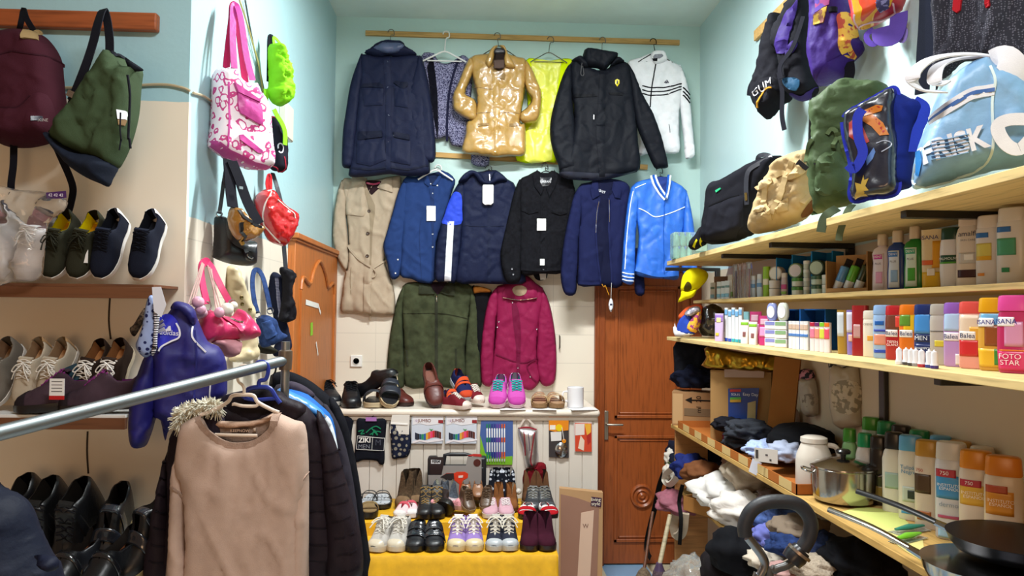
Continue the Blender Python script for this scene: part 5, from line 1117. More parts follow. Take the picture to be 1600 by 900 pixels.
# pink handbag
fr = wallfr(355, 515, .14, 40); t = thing('handbag', 'hot pink ruched handbag with two pink handles beside the blue track top', 'handbag', fr)
HP = mat('#cf3468', 'leather')
S_ = puff('body', fr, z7((442, 400), (465, 320), (510, 290), (560, 320), (600, 335), (640, 320), (665, 285), (710, 310), (755, 365), (772, 405), (762, 440), (700, 458), (600, 462), (480, 478), (445, 460)), .075, HP, t, w=.05, wr=.012, fx=26, fz=8, back=.8)
patch('centre_strap', S_, z7((580, 330), (620, 330), (690, 360), (715, 380), (720, 420), (700, 430), (670, 405), (640, 370)), HP, t, .010, bulge=.004, sharp=False)
stroke('buckle_bar', S_, z7((610, 335), (650, 352), (682, 355)), .006, mat('#c9c3c6', 'metal'), t, .018)
strap('handle', fr, z7((498, 260), (478, 180), (466, 100), (468, 50), (490, 30), (505, 40)), .028, HP, t, y=[-.05, -.04, -.02, 0, .02, .03], nrm=(.5, -1, 0))
strap('handle', fr, z7((618, 250), (580, 180), (545, 110), (520, 60), (500, 35)), .022, HP, t, y=[-.04, -.03, -.01, .01, .03])
for p in z7((498, 272), (632, 262)): MB().tube(crv([tuple(fr.p3(p[0]+6*math.cos(a), p[1]+7*math.sin(a), -.05)) for a in [i*math.pi/4 for i in range(9)]], 2), .0028, 6).build('handle_ring', mat('#d6d2d4', 'metal'), t)
# pale pink beaded bag
fr = wallfr(330, 480, .11, 45); t = thing('beaded_bag', 'pale pink bag with thin cords and big round beads behind the hot pink handbag', 'handbag', fr)
PP = mat('#c99098', 'fabric')
puff('body', fr, z7((520, 470), (560, 490), (590, 540), (630, 548), (662, 530), (676, 480), (670, 455), (600, 445), (540, 450)), .05, PP, t, w=.03, wr=.008)
puff('body', fr, z7((425, 290), (455, 270), (490, 290), (485, 330), (450, 345), (430, 330)), .04, mat('#c9a3b2', 'plastic'), t, w=.02)
for a, b in (((470, 35), (395, 260)), ((475, 40), (410, 262)), ((480, 45), (425, 255)), ((500, 50), (560, 290)), ((510, 60), (575, 290)), ((520, 70), (545, 285))):
    MB().tube([fr.p3(*z7(a)[0], .03), fr.p3(*z7(b)[0], -.03)], .0025, 5).build('cord', mat('#c9a9a4', 'fabric'), t)
for p, r, m in (((448, 250), .020, '#d8a3b8'), ((462, 288), .017, '#d8a3b8'), ((565, 305), .018, '#d8a3b8'), ((605, 288), .022, '#e2ddd0'), ((640, 268), .014, '#e2ddd0')):
    MB().lathe([(r*math.sin(math.pi*i/10)+1e-4, -r*math.cos(math.pi*i/10)) for i in range(11)], fr.p3(*z7(p)[0], -.05), 16).build('bead', mat(m, 'plastic'), t)
# cream satin bag behind
fr = wallfr(385, 500, .06, 50); t = thing('shoulder_bag', 'cream satin shoulder bag with eyelets behind the hot pink handbag', 'handbag', fr)
S_ = puff('body', fr, z7((600, 70), (640, 50), (665, 70), (680, 130), (710, 230), (735, 280), (745, 340), (755, 450), (768, 520), (750, 560), (690, 575), (625, 570), (620, 540), (690, 450), (640, 300), (600, 200)), .05, mat('#d0bf9a', 'satin'), t, w=.04, wr=.012, fx=14, fz=5)
discs('eyelet', S_, z7((682, 225), (686, 260), (728, 290)), .008, mat('#8d7a50', 'metal'), t)
# denim bags
fr = wallfr(420, 500, .09, 52); t = thing('denim_bag', 'small blue denim handbag with front pocket beside the cabinet door', 'handbag', fr)
DN = mat('#2c3f6b', 'denim')
S_ = puff('body', fr, z7((765, 345), (790, 320), (830, 322), (860, 350), (880, 400), (915, 425), (905, 450), (870, 470), (830, 490), (790, 490), (778, 430)), .05, DN, t, w=.03)
patch('pocket', S_, z7((790, 360), (835, 345), (855, 385), (870, 420), (815, 450), (795, 400)), mat('#3a5288', 'denim'), t, .010, bulge=.004)
strap('handle', fr, z7((770, 310), (752, 240), (742, 150), (750, 85), (775, 78), (800, 120), (820, 200), (838, 290)), .022, DN, t, y=[-.03, -.02, 0, .02, .02, 0, -.02, -.03])
for p in z7((770, 318), (838, 296)): MB().tube(crv([tuple(fr.p3(p[0]+5*math.cos(a), p[1]+5*math.sin(a), -.035)) for a in [i*math.pi/4 for i in range(9)]], 2), .0025, 6).build('handle_ring', mat('#9fa3ad', 'metal'), t)
fr = wallfr(432, 480, .06, 52); t = thing('drawstring_bag', 'dark navy bag with striped strap between the denim bag and the umbrella', 'handbag', fr)
S_ = puff('body', fr, z7((830, 160), (845, 95), (870, 88), (890, 110), (900, 200), (905, 300), (930, 400), (945, 490), (925, 530), (870, 545), (850, 520), (870, 450), (862, 350), (835, 260)), .04, mat('#1a1e30', 'fabric'), t, w=.03, wr=.008)
stroke('striped_strap', S_, z7((872, 120), (880, 200), (890, 290), (888, 330)), .014, mat('#a9abc4', 'stripes', col2='#2b2f4a', sc=60), t, .006)
fr = wallfr(415, 525, .04, 52); t = thing('shopping_bag', 'dark olive bag low on the left wall behind the denim bag', 'bag', fr)
puff('body', fr, z7((758, 480), (800, 470), (860, 500), (865, 525), (820, 530), (765, 515)), .04, mat('#2e2c24', 'fabric'), t, w=.03)
# adidas track top + socks at the shelf end
fr = Fr(at(265, 460, Y=YS-.02), 18); t = thing('tracksuit_jacket', 'royal blue track top with three white stripes hanging at the end of the left shelves', 'jacket', fr)
BB = mat('#120f66', 'satin', .6); BR = mat('#2326b4', 'satin', .6)
S_ = puff('body', fr, z7((300, 290), (320, 255), (350, 248), (400, 262), (430, 300), (450, 350), (500, 460), (560, 490), (600, 570), (606, 700), (595, 760), (510, 820), (420, 900), (300, 930), (270, 1000), (245, 890), (200, 850), (195, 600), (215, 420)), .07, BB, t, w=.05, wr=.012, fx=12, fz=4, step=.012)
S2 = puff('sleeve', fr, z7((225, 430), (200, 520), (160, 540), (120, 640), (85, 740), (70, 900), (75, 1000), (100, 1040), (160, 1030), (185, 990), (215, 900), (235, 800), (240, 600)), .06, BB, t, w=.04, wr=.01, step=.012)
bp = patch('chest_panel', S_, z7((232, 345), (290, 312), (335, 350), (350, 400), (345, 440), (290, 460), (235, 505)), BR, t, .004, sharp=False)
for a in (z7((232, 372), (262, 350)), z7((232, 392), (268, 370)), z7((232, 412), (270, 392))): stroke('shoulder_stripe', S_, a, .012, mat('#dfe0ec', 'satin'), t, .008, smooth=False)
stroke('white_piping', S_, z7((330, 362), (348, 400), (345, 440), (300, 462), (250, 490), (235, 515)), .005, mat('#dfe0ec', 'satin'), t, .006)
stroke('white_piping', S_, z7((420, 380), (415, 430), (440, 470), (490, 520)), .005, mat('#dfe0ec', 'satin'), t, .004)
stroke('white_piping', S_, z7((515, 690), (508, 800)), .004, mat('#dfe0ec', 'satin'), t, .004)
for a in (z7((276, 405), (284, 394)), z7((286, 405), (290, 385), ), z7((298, 405), (294, 378))): stroke('chest_emblem', S_, a, .006, mat('#e4e4ee', 'satin'), t, .008, smooth=False)
text('adidas', fr, *z7((294, 415))[0], .022, mat('#e4e4ee', 'satin'), t, S=S_, name='chest_lettering', rot=-4); 
puff('collar', fr, z7((298, 285), (315, 252), (345, 245), (400, 262), (435, 300), (440, 350), (420, 380), (380, 330), (350, 300), (330, 290)), .05, BB, t, w=.03, y0=.045, step=.010)
stroke('front_zip', S_, z7((430, 400), (440, 560), (430, 720), (425, 880)), .006, mat('#2a2a6a', 'fabric'), t, .003)
fr = Fr(at(240, 460, Y=YS-.13), 10); t = thing('sock_pair', 'pale blue socks with navy hearts on a white card hanging from the shelf end', 'socks', fr)
S_ = puff('sock', fr, z7((165, 265), (185, 215), (215, 225), (225, 300), (228, 400), (215, 500), (185, 540), (150, 545), (110, 490), (125, 440), (145, 380)), .02, mat('#8d9cc4', 'dots', col2='#1e2250', sc=55), t, w=.02, wr=.002)
puff('striped_sock', fr, z7((208, 250), (240, 265), (240, 340), (230, 420), (225, 500), (205, 540), (196, 520), (208, 400)), .02, mat('#d9d5dc', 'stripes', col2='#22222c', sc=45), t, w=.014, y0=.012)
slab('card_header', [fr.uv(*p) for p in z7((215, 170), (262, 168), (290, 265), (265, 330), (225, 300), (218, 220))], -.035, -.033, mat('#cfcfd8', 'paper'), t)
fr = Fr(at(215, 470, Y=YS-.06), 0); t = thing('sock_pair', 'dark patterned socks hanging behind the pale blue heart socks', 'socks', fr)
puff('sock', fr, z7((78, 390), (100, 370), (130, 320), (160, 280), (165, 330), (130, 400), (105, 435), (85, 420)), .02, mat('#241d18', 'speck', col2='#4a3a2c'), t, w=.015)
# ---------------------------------------------------------------- shoes on the counter
zc7 = Z(460, 560, 5.0); zc8 = Z(720, 560, 5.0)
MAR = F_('#5a2620', 'leather')
shoe('k_black', 'sneaker', .26, .044, sole=F_('#17171a', 'plastic'), upper=F_('#131419', 'leather'), inner=F_('#0d0d10'), lace=F_('#0d0d10'), loop=True)
shoe('k_blackw', 'sneaker', .26, .044, sole=F_('#b9b4ac', 'plastic'), upper=F_('#1a1c22', 'leather'), inner=F_('#0d0d10'), lace=F_('#0d0d10'), loop=True)
shoe('k_slip', 'loafer', .26, .043, sole=F_('#0f0f12', 'plastic'), upper=F_('#121318', 'leather'), inner=F_('#0d0d10'))
shoe('k_esp', 'sandal', .25, .045, sole=F_('#bba888', 'pine'), upper=BLK, inner=BLK, z0=.03, footbed=F_('#16161a', 'leather'), bands=((.16, .34), (.42, .56)), strapm=F_('#2c303a', 'leather'))
shoe('k_loafer', 'loafer', .26, .043, sole=F_('#2c1512', 'leather'), upper=MAR, inner=F_('#7a4a3c', 'leather'), strapm=F_('#5f2a23', 'leather'), straps=((.34, .40),), z0=.022)
shoe('k_nor', 'sneaker', .19, .037, sole=F_('#b9c0c8', 'plastic'), upper=F_('#1f2450'), inner=F_('#1b1e3c'), lace=None, toe=F_('#c4472a'), straps=((.42, .50), (.34, .39)), strapm=F_('#d0502a'), stripe=F_('#c4472a'))
shoe('k_redc', 'sneaker', .17, .032, sole=F_('#cdb9ae', 'plastic'), upper=F_('#6b1c26'), inner=F_('#3a1420'), lace=F_('#d8cfc4'), toe=F_('#d4c6bb', 'plastic'), z0=.02)
shoe('k_pink', 'sneaker', .20, .042, sole=F_('#c9a8ae', 'plastic'), upper=F_('#c050a8'), inner=F_('#1d7f80'), lace=F_('#1fa09c'), toe=F_('#b8449c'), stripe=F_('#cfd0d8'))
shoe('k_gold', 'sandal', .19, .037, sole=F_('#8a6a4a', 'card'), upper=BLK, inner=BLK, z0=.024, footbed=F_('#a98463', 'leather'), bands=((.18, .36), (.44, .58)), strapm=F_('#b99a72', 'patent'))
ZK = CT+.001
def cs(key, name, px, Y, lab, yaw=0, pitch=0, roll=0, dz=0, mir=False, sc=1.2):
    p = at(px, 620, Y=Y); return put(key, name, lab, (p.x, Y, ZK+dz), yaw, pitch, roll, mirror=mir, scale=sc, wide=1.16)
cs('k_black', 'lace_up_shoe', 511, 4.90, 'black lace-up shoe farthest left on the counter behind the coats', 30)
cs('k_blackw', 'lace_up_shoe', 526, 4.72, 'black lace-up shoe with a pale sole on the counter', 35)
cs('k_black', 'lace_up_shoe', 550, 4.62, 'black lace-up shoe with dangling lace at the counter edge', 12, mir=True)
cs('k_slip', 'slip_on_shoe', 600, 4.78, 'black shoe propped up on its heel above the black lace-ups', -62, 0, 0, dz=.02, mir=True).matrix_world = Matrix.Translation(at(571, 618, Y=4.85)+Vector((0, 0, .0))) @ Matrix.Rotation(R(70), 4, 'Z') @ Matrix.Rotation(R(-32), 4, 'X') @ Matrix.Translation((0, -.27, 0)) @ Matrix.Scale(1.15, 4)
cs('k_esp', 'sandal', 583, 4.63, 'black cross-strap sandal with rope trim lying flat on the counter', 6)
cs('k_esp', 'sandal', 607, 4.64, 'black cross-strap sandal leaning on its partner, sole tilted up', 14, 38, 10, dz=.0, mir=True)
cs('k_loafer', 'loafer', 643, 4.74, 'maroon leather loafer lying flat on the counter, left one', 50)
cs('k_loafer', 'loafer', 683, 4.66, 'maroon leather loafer standing with its heel up against the green jacket', 8, 44, -10, mir=True)
cs('k_nor', 'kids_trainer', 716, 4.63, 'navy and orange child trainer lying flat on the counter', 20)
cs('k_nor', 'kids_trainer', 729, 4.72, 'navy and orange child trainer tipped on top of the other', 28, 32, 0, dz=.035, mir=True)
cs('k_redc', 'kids_trainer', 735, 4.60, 'dark red canvas child shoe lying in front of the pink trainers', 62)
cs('k_redc', 'kids_trainer', 752, 4.70, 'dark red canvas child shoe behind its partner on the counter', 30, 10, dz=.02, mir=True)
cs('k_pink', 'trainer', 776, 4.64, 'pink trainer with turquoise laces, left one of the pair on the counter', -12, 30)
cs('k_pink', 'trainer', 808, 4.64, 'pink trainer with turquoise laces, right one of the pair on the counter', 3, 34, mir=True)
cs('k_gold', 'sandal', 843, 4.64, 'gold two-strap sandal with cork sole beside the pink trainers', -5, 6)
cs('k_gold', 'sandal', 873, 4.64, 'gold two-strap sandal with cork sole beside the white mug', 10, 6, mir=True)
p = at(899, 620, Y=4.72); t = thing('mug', 'plain white mug at the right end of the counter', 'mug', loc=(p.x, 4.72, ZK+.001))
cup = mat('#dcdadd', 'plastic', .2)
MB().lathe([(.001, 0), (.046, 0), (.052, .004), (.053, .02), (.053, .128), (.050, .13), (.049, .126), (.049, .012), (.001, .01)], n=28).build('cup', cup, t)
MB().tube(crv([(-.05, 0, .10), (-.078, -.005, .095), (-.082, -.006, .055), (-.05, 0, .035)], 5), .006, 8, flat=1).build('handle', cup, t)
for i, (px, w_, a, lab) in enumerate(((800, .16, 5, 'white paper sheet under the pink trainers'), (850, .15, -4, 'white paper sheet under the gold sandals'), (910, .17, 8, 'white paper sheet under the mug at the counter end'))):
    p = at(px, 640, Y=4.66); o = tag(MB().box(-w_/2, w_/2, -.05, .09, 0, .0012+.0006*i).xf(Matrix.Rotation(R(a), 4, 'Z')).build('paper_sheet', mat('#dedcdc', 'paper')), lab, 'paper'); o.location = (p.x, 4.64, CT+.0002)
# ---------------------------------------------------------------- packs pinned to the counter front
YP = YC+.028
def pack(name, lab, cat, px, py, y=YP): fr = Fr(at(px, py, Y=y)); return fr, thing(name, lab, cat, fr)
def sl(name, fr, pts, m, t, d=.004, y=0): return slab(name, [fr.uv(*p) for p in pts], -y-d, -y, m, t)
DKN = mat('#12141d', 'fabric'); WHP = mat('#e9e6e2', 'paper')
# zc7 here means zoom(460,560,5)
fr, t = pack('sock_pack', 'dark sock pack with a lime green clip, half hidden by the black coat', 'socks', 535, 645)
S_ = puff('socks', fr, zc7((330, 470), (455, 465), (450, 560), (440, 700), (430, 790), (340, 780)), .02, DKN, t, w=.015, wr=.002)
sl('hanger_clip', fr, zc7((340, 455), (385, 455), (385, 485), (345, 485)), mat('#9fc41c', 'plastic'), t, .006, .02)
MB().tube(crv([tuple(fr.p3(*p, -.02)) for p in zc7((348, 460), (365, 440), (368, 415), (350, 403), (332, 412), (330, 440))], 3), .0035, 6).build('hook', BLKP, t)
patch('card', S_, zc7((385, 610), (445, 610), (435, 720), (380, 700)), mat('#1c1f2c', 'paper'), t, .004)
fr, t = pack('sock_pack', 'black sock pack printed ZIKI MEN with a violet hanger clip', 'socks', 590, 645)
S_ = puff('socks', fr, zc7((490, 468), (560, 466), (640, 466), (714, 470), (716, 560), (706, 690), (702, 820), (665, 828), (640, 800), (540, 795), (490, 812), (464, 795), (475, 690), (485, 580)), .022, DKN, t, w=.018, wr=.002)
sl('hanger_clip', fr, zc7((562, 456), (646, 456), (646, 486), (562, 486)), mat('#a56fae', 'plastic'), t, .006, .02)
MB().tube(crv([tuple(fr.p3(*p, -.02)) for p in zc7((606, 460), (622, 440), (624, 415), (606, 403), (588, 412), (586, 432))], 3), .0035, 6).build('hook', BLKP, t)
lb = patch('card', S_, zc7((494, 605), (705, 622), (700, 718), (484, 708)), mat('#181a24', 'paper'), t, .004)
for a in (zc7((494, 605), (705, 622)), zc7((484, 708), (700, 718)), zc7((494, 605), (484, 708)), zc7((705, 622), (700, 718)), zc7((612, 615), (606, 712))): stroke('card_line', S_, a, .0022, WHP, lb, .006, smooth=False)
text('ZIKI', fr, *zc7((550, 638))[0], .042, WHP, lb, S=S_, bold=.001); text('MEN', fr, *zc7((546, 688))[0], .036, mat('#7d808a', 'paper'), lb, S=S_); text('M', fr, *zc7((655, 658))[0], .05, mat('#4c4f5c', 'paper'), lb, S=S_)
gr = mat('#1e7a55', 'paper')
for a in (zc7((500, 570), (540, 560), (520, 590), (548, 585)), zc7((560, 580), (600, 545), (640, 530), (675, 550)), zc7((590, 595), (640, 570), (675, 575)), zc7((610, 600), (625, 560), (650, 600), (600, 540))): stroke('green_print', S_, a, .006, gr, lb, .005)
fr, t = pack('sock_pack', 'dark blue sock pair behind a folded white card on the counter front', 'socks', 625, 645)
S_ = puff('socks', fr, zc7((742, 500), (780, 490), (890, 500), (905, 560), (912, 660), (905, 720), (880, 770), (820, 780), (765, 782), (755, 700), (750, 600)), .022, mat('#1a1f33', 'dots', col2='#8a8478', sc=30), t, w=.018)
sl('card', fr, zc7((770, 420), (905, 428), (898, 590), (750, 580), (755, 500)), mat('#d9d3cb', 'paper'), t, .002, .024); sl('card_fold', fr, zc7((758, 497), (890, 505), (886, 515), (757, 508)), WHP, t, .004, .026)
# felt pens
for x, lab in ((920, 'left of two identical packs of coloured felt pens on the counter front'), (1183, 'right of two identical packs of coloured felt pens, beside the pen blister')):
    fr, t = pack('felt_pen_pack', lab, 'pens', *zc7((x+120, 430))[0])
    P = lambda *q: zc7(*[(x+a, b) for a, b in q])
    MB().box(fr.uv(*P((3, 0))[0])[0], fr.uv(*P((247, 0))[0])[0], -.014, 0, fr.uv(*P((0, 664))[0])[1], fr.uv(*P((0, 432))[0])[1]).build('pack', mat('#c7ccd8', 'paper'), t, bevel=.002)
    d = .0155; lq = lambda nm, q, c, dd=.0155: sl(nm, fr, P(*q), mat(c, 'plastic'), t, .001, dd-.001)
    lq('top_print', ((5, 438), (245, 438), (245, 500), (200, 512), (120, 520), (60, 505), (5, 518)), '#dcd8dc')
    lq('red_square', ((205, 478), (243, 478), (243, 503), (205, 503)), '#8a1f26', .0165)
    cols = ['#1b2238', '#1c1f2c', '#24506e', '#1f8a5a', '#2a5a9a', '#d0a030', '#d9602a', '#e23a6e', '#c0282c', '#5a1e28', '#3a1c20', '#5c2a22']
    for i, c_ in enumerate(cols):
        a = 24+i*17; yb_ = lambda q: 575-14*math.sin((q-24)/204*2*math.pi)*-1
        lq('pen', ((a, yb_(a)), (a+16, yb_(a+16)), (a+16, yb_(a+16)+52), (a, yb_(a)+52)), c_)
    lq('bottom_wave', ((5, 645), (60, 630), (120, 640), (200, 628), (245, 625), (245, 636), (200, 645), (120, 655), (60, 645), (5, 662)), '#e3dbe0', .0165)
    text('JUMBO', fr, *P((96, 487))[0], .026, mat('#7a3a2c', 'paper'), t, off=.017, name='print'); text('12', fr, *P((30, 487))[0], .018, mat('#8a3a8a', 'paper'), t, off=.017, name='print')
    lq('leaf_print', ((135, 545), (150, 552), (165, 548), (152, 568)), '#3f8a4a', .0165)
# pen blister
fr, t = pack('pen_blister', 'blister card of ten white gel pens on blue and green backing', 'pens', 776, 645)
sl('backing_card', fr, zc8((163, 436), (406, 442), (408, 760), (402, 828), (220, 828), (160, 740), (150, 600)), mat('#3f5a96', 'plastic'), t, .003)
sl('green_corner', fr, zc8((152, 600), (190, 740), (260, 775), (404, 762), (402, 830), (152, 828)), mat('#76b02a', 'plastic'), t, .004)
for i, c_ in enumerate(('#1f8a5a', '#1f7a5c', '#2a3580', '#3a2f86', '#6a3fa0', '#7a3fa0', '#d9602a', '#e0602a')):
    x = 205+i*20.5-(i*1.0); mb = MB(); a = fr.p3(*zc8((x, 550))[0], -.010); b = fr.p3(*zc8((x+(2.2-i*.3), 800))[0], -.010)
    mb.tube([a+Vector((0, 0, .008)), a, b, b-Vector((0, 0, .006))], [.001, .0042, .0042, .002], 8); pn = mb.build('pen', mat('#e2e2e6', 'plastic'), t)
    for (u0, u1) in ((.27, .42), (.72, .93)): MB().tube([a.lerp(b, u0), a.lerp(b, u1)], .0046, 8).build('colour_band', mat(c_, 'plastic'), pn)
    MB().tube([a+Vector((0, 0, .03)), a+Vector((0, 0, .006))], [.004, .0045], 8).build('cap_tip', mat(c_, 'plastic'), pn)
for px_, s_ in ((185, 'P'), (318, '8'), (342, 'C'), (370, 'o')): text(s_, fr, *zc8((px_, 470))[0], .024, WHP, t, off=.0045, name='print')
# shin guard
fr, t = pack('shin_guard', 'silver and red shin guard with a white strap on the counter front', 'sports guard', 826, 650)
S_ = puff('shell', fr, zc8((445, 548), (470, 540), (590, 550), (602, 600), (605, 700), (608, 800), (590, 850), (550, 868), (515, 860), (500, 830), (480, 700), (450, 600)), .05, mat('#d2cfd4', 'metal', .38), t, w=.05, wr=.004)
for a in (zc8((490, 560), (500, 650), (505, 760)), zc8((575, 575), (560, 680), (545, 800), (560, 840))): stroke('red_print', S_, a, .008, mat('#7d1c28', 'plastic'), t, .002)
for a in (zc8((525, 580), (535, 660), (540, 720)), ): stroke('dark_print', S_, a, .006, mat('#5a4a5a', 'plastic'), t, .002)
stroke('red_rim', S_, zc8((446, 545), (520, 538), (592, 556)), .008, mat('#8a1f2a', 'fabric'), t, .004)
strap('strap', fr, zc8((455, 545), (480, 500), (512, 465), (550, 500), (600, 545)), .012, mat('#cdbfb4', 'fabric'), t, y=-.01)
# red sock hanging under it
fr, t = pack('sock', 'dark red baby sock hanging below the shin guard', 'socks', 835, 730)
z9 = Z(720, 720, 5.0)
puff('knit', fr, z9((500, 70), (560, 50), (610, 10), (664, 30), (665, 120), (650, 200), (620, 215), (560, 218), (500, 205), (482, 150), (490, 100)), .03, mat('#6e111c', 'knit'), t, w=.02, y0=.0)
# two accessory packs
fr, t = pack('accessory_pack', 'orange-topped pack with a silver mirror accessory on the counter front', 'pack', 873, 650)
sl('backing_card', fr, zc8((688, 450), (843, 450), (843, 775), (688, 770)), mat('#3a3638', 'plastic'), t, .006); sl('orange_header', fr, zc8((686, 450), (843, 452), (840, 560), (735, 572), (688, 560)), mat('#d9811c', 'plastic'), t, .0075)
for nm, q, c_ in (('white_sticker', ((700, 575), (785, 570), (785, 640), (705, 645)), '#d9d5d2'), ('barcode', ((695, 520), (738, 520), (738, 555), (695, 555)), '#e6dccf')): sl(nm, fr, zc8(*q), mat(c_, 'paper'), t, .0085)
for (x, y, r, c_) in ((768, 542, .022, '#e2c01c'), (806, 645, .013, '#e08a1c')): MB().lathe([(.0001, 0), (r, 0), (r, .002), (.0001, .002)], n=20).xf(Matrix.Translation(fr.p3(*zc8((x, y))[0], -.0085)) @ Matrix.Rotation(R(90), 4, 'X')).build('round_sticker', mat(c_, 'paper'), t)
MB().lathe([(.0001, 0), (.036, 0), (.04, .004), (.03, .012), (.0001, .014)], n=24, sy=1.15).xf(Matrix.Translation(fr.p3(*zc8((785, 715))[0], -.0085)) @ Matrix.Rotation(R(90), 4, 'X')).build('mirror', mat('#b9b9bd', 'metal', .2), t)
MB().tube([fr.p3(*p, -.012) for p in zc8((790, 540), (800, 600), (806, 640))], .002, 5).build('string', WHP, t)
fr, t = pack('accessory_pack', 'small red and yellow card pack in a clear sleeve, rightmost on the counter front', 'pack', 911, 655)
sl('sleeve', fr, zc8((880, 460), (1022, 462), (1024, 735), (888, 732)), mat('#c9bfb8', 'plastic'), t, .002); sl('card', fr, zc8((890, 505), (1020, 508), (1022, 728), (893, 725)), mat('#c8452a', 'plastic'), t, .006)
for nm, q, c_ in (('white_print', ((893, 510), (965, 510), (965, 595), (893, 600)), '#dccfc8'), ('yellow_print', ((965, 510), (1015, 510), (1015, 575), (985, 600)), '#e0a63a'), ('red_print', ((980, 600), (1015, 580), (1012, 650), (990, 675)), '#a82a22'), ('white_shape', ((935, 600), (965, 640), (960, 720), (915, 700)), '#dfc9b4')): sl(nm, fr, zc8(*q), mat(c_, 'plastic'), t, .0072)
# drill case
fr = Fr(at(714, 800, Y=YC-.10)); t = thing('drill_case', 'grey and black power drill case standing on the shoe table', 'tool case', fr)
z10 = Z(550, 720, 5.0); zq = zc7
DG = mat('#18191f', 'plastic', .45)
u0, v1 = fr.uv(668, 710); u1, _ = fr.uv(760, 710); v0 = ZS-fr.M.translation.z+.004
MB().box(u0+.01, u1-.01, 0, .09, v0, v1-.075).box(u0, u0+.06, .005, .085, v0, v1-.02).box(u1-.05, u1, .005, .085, v0, v1-.02).build('case', DG, t, bevel=.012)
hl, hr = fr.uv(*zq((1200, 760))[0])[0], fr.uv(*zq((1345, 760))[0])[0]
MB().tube([(hl-.03, .045, v1-.08), (hl-.02, .045, v1-.012), (hl+.01, .045, v1-.008), (hr-.01, .045, v1-.008), (hr+.02, .045, v1-.012), (hr+.03, .045, v1-.08)], .012, 10).build('handle', DG, t)
sl('front_sleeve', fr, zq((1165, 838), (1340, 838), (1352, 770), (1462, 760), (1462, 905))+[(752, 800), (670, 800), (669, 742), (690, 742)], mat('#8d8784', 'plastic'), t, .003)
sl('dark_panel', fr, zq((1058, 770), (1165, 770), (1165, 838), (1150, 905), (1058, 905)), mat('#2a1e20', 'plastic'), t, .004)
sl('brand_plate', fr, zq((1068, 790), (1145, 795), (1140, 822), (1068, 822)), mat('#d9d9dc', 'plastic'), t, .0045); text('FERM', fr, *zq((1106, 807))[0], .023, DG, t, off=.006, sx=.9, bold=.0007)
sl('red_corner', fr, zq((1352, 760), (1400, 745), (1462, 748), (1462, 768)), mat('#b52a26', 'plastic'), t, .005)
MB().lathe([(.0001, 0), (.022, 0), (.022, .002), (.0001, .002)], n=20).xf(Matrix.Translation(fr.p3(*zq((1427, 815))[0], -.003)) @ Matrix.Rotation(R(90), 4, 'X')).build('round_sticker', mat('#4a1c18', 'plastic'), t)
# printed drill picture
sl('drill_picture', fr, z10((715, 110), (740, 95), (800, 95), (820, 85), (880, 84), (908, 100), (905, 130), (870, 150), (868, 190), (880, 260), (835, 262), (838, 180), (800, 150), (750, 148), (720, 135)), mat('#d0391f', 'plastic'), t, .0045)
sl('drill_chuck', fr, z10((690, 125), (715, 112), (735, 98), (795, 95), (800, 148), (740, 148), (720, 135)), mat('#2a2426', 'plastic'), t, .0055); sl('small_lettering_plate', fr, z10((832, 115), (868, 112), (866, 130), (832, 132)), mat('#e3ccc4', 'plastic'), t, .0055)
# ---------------------------------------------------------------- children's shoes on the yellow table
z11 = Z(550, 720, 5.0)
CRM = F_('#c9bda8', 'plastic')
shoe('t_star', 'hightop', .17, .037, sole=F_('#c2b8a8', 'plastic'), upper=F_('#b4afa9'), inner=F_('#8f8378'), lace=F_('#d6d0c6'), toe=CRM, tonguem=F_('#c4bfb8'), loop=True)
shoe('t_velcro', 'ankle', .17, .038, sole=F_('#101013', 'plastic'), upper=F_('#121318', 'leather'), inner=F_('#1c1a1c'), straps=((.26, .37), (.40, .51)), strapm=F_('#1a1c24', 'patent'))
shoe('t_lilac', 'hightop', .17, .037, sole=F_('#c7b690', 'plastic'), upper=F_('#8f76b4'), inner=F_('#b5a4a0'), lace=F_('#dcd2c8'), toe=F_('#cbbb98', 'plastic'), tonguem=F_('#d8d2d0'), loop=True)
shoe('t_grey', 'hightop', .17, .035, sole=F_('#b3b1ac', 'plastic'), upper=F_('#2b2e3c'), inner=F_('#4a4a50'), lace=F_('#cfc8bb'), toe=F_('#a9aeb3', 'plastic'), tonguem=F_('#b9b4ac'), loop=True)
shoe('t_burg', 'boot', .17, .037, sole=F_('#1f1216', 'plastic'), upper=F_('#3a1423', 'suede'), inner=F_('#24101a'))
shoe('t_baby', 'sneaker', .14, .032, sole=F_('#d5cccc', 'plastic'), upper=F_('#d7bfc2'), inner=F_('#b83a4c'), toe=F_('#d8d2d0'), straps=((.44, .54),), strapm=F_('#c2505e'))
shoe('t_bklace', 'boot', .17, .036, sole=F_('#141214', 'plastic'), upper=F_('#1b1a1c', 'leather'), inner=F_('#1c1613'), lace=F_('#8a6f45'))
shoe('t_dkbr', 'boot', .16, .036, sole=F_('#16110f', 'plastic'), upper=F_('#241a18', 'leather'), inner=F_('#a99b90', 'fur'))
shoe('t_pinkl', 'sneaker', .16, .035, sole=F_('#cfc8c8', 'plastic'), upper=F_('#c49aa6'), inner=F_('#8a6a70'), lace=F_('#ddd0d2'), stripe=F_('#c49aa6'))
shoe('t_santa', 'loafer', .15, .038, sole=F_('#1c1a1c', 'plastic'), upper=F_('#d6d2d0', 'fur'), inner=F_('#8c1420'), toe=F_('#a8161f'), strapm=F_('#a8161f'), straps=((.2, .34),))
shoe('t_flip', 'sandal', .22, .042, sole=F_('#1a1a1c', 'plastic'), upper=BLK, inner=BLK, footbed=F_('#b9bec4', 'dots', col2='#1f2c34'), bands=((.24, .30), (.50, .55)), strapm=F_('#121318', 'leather'))
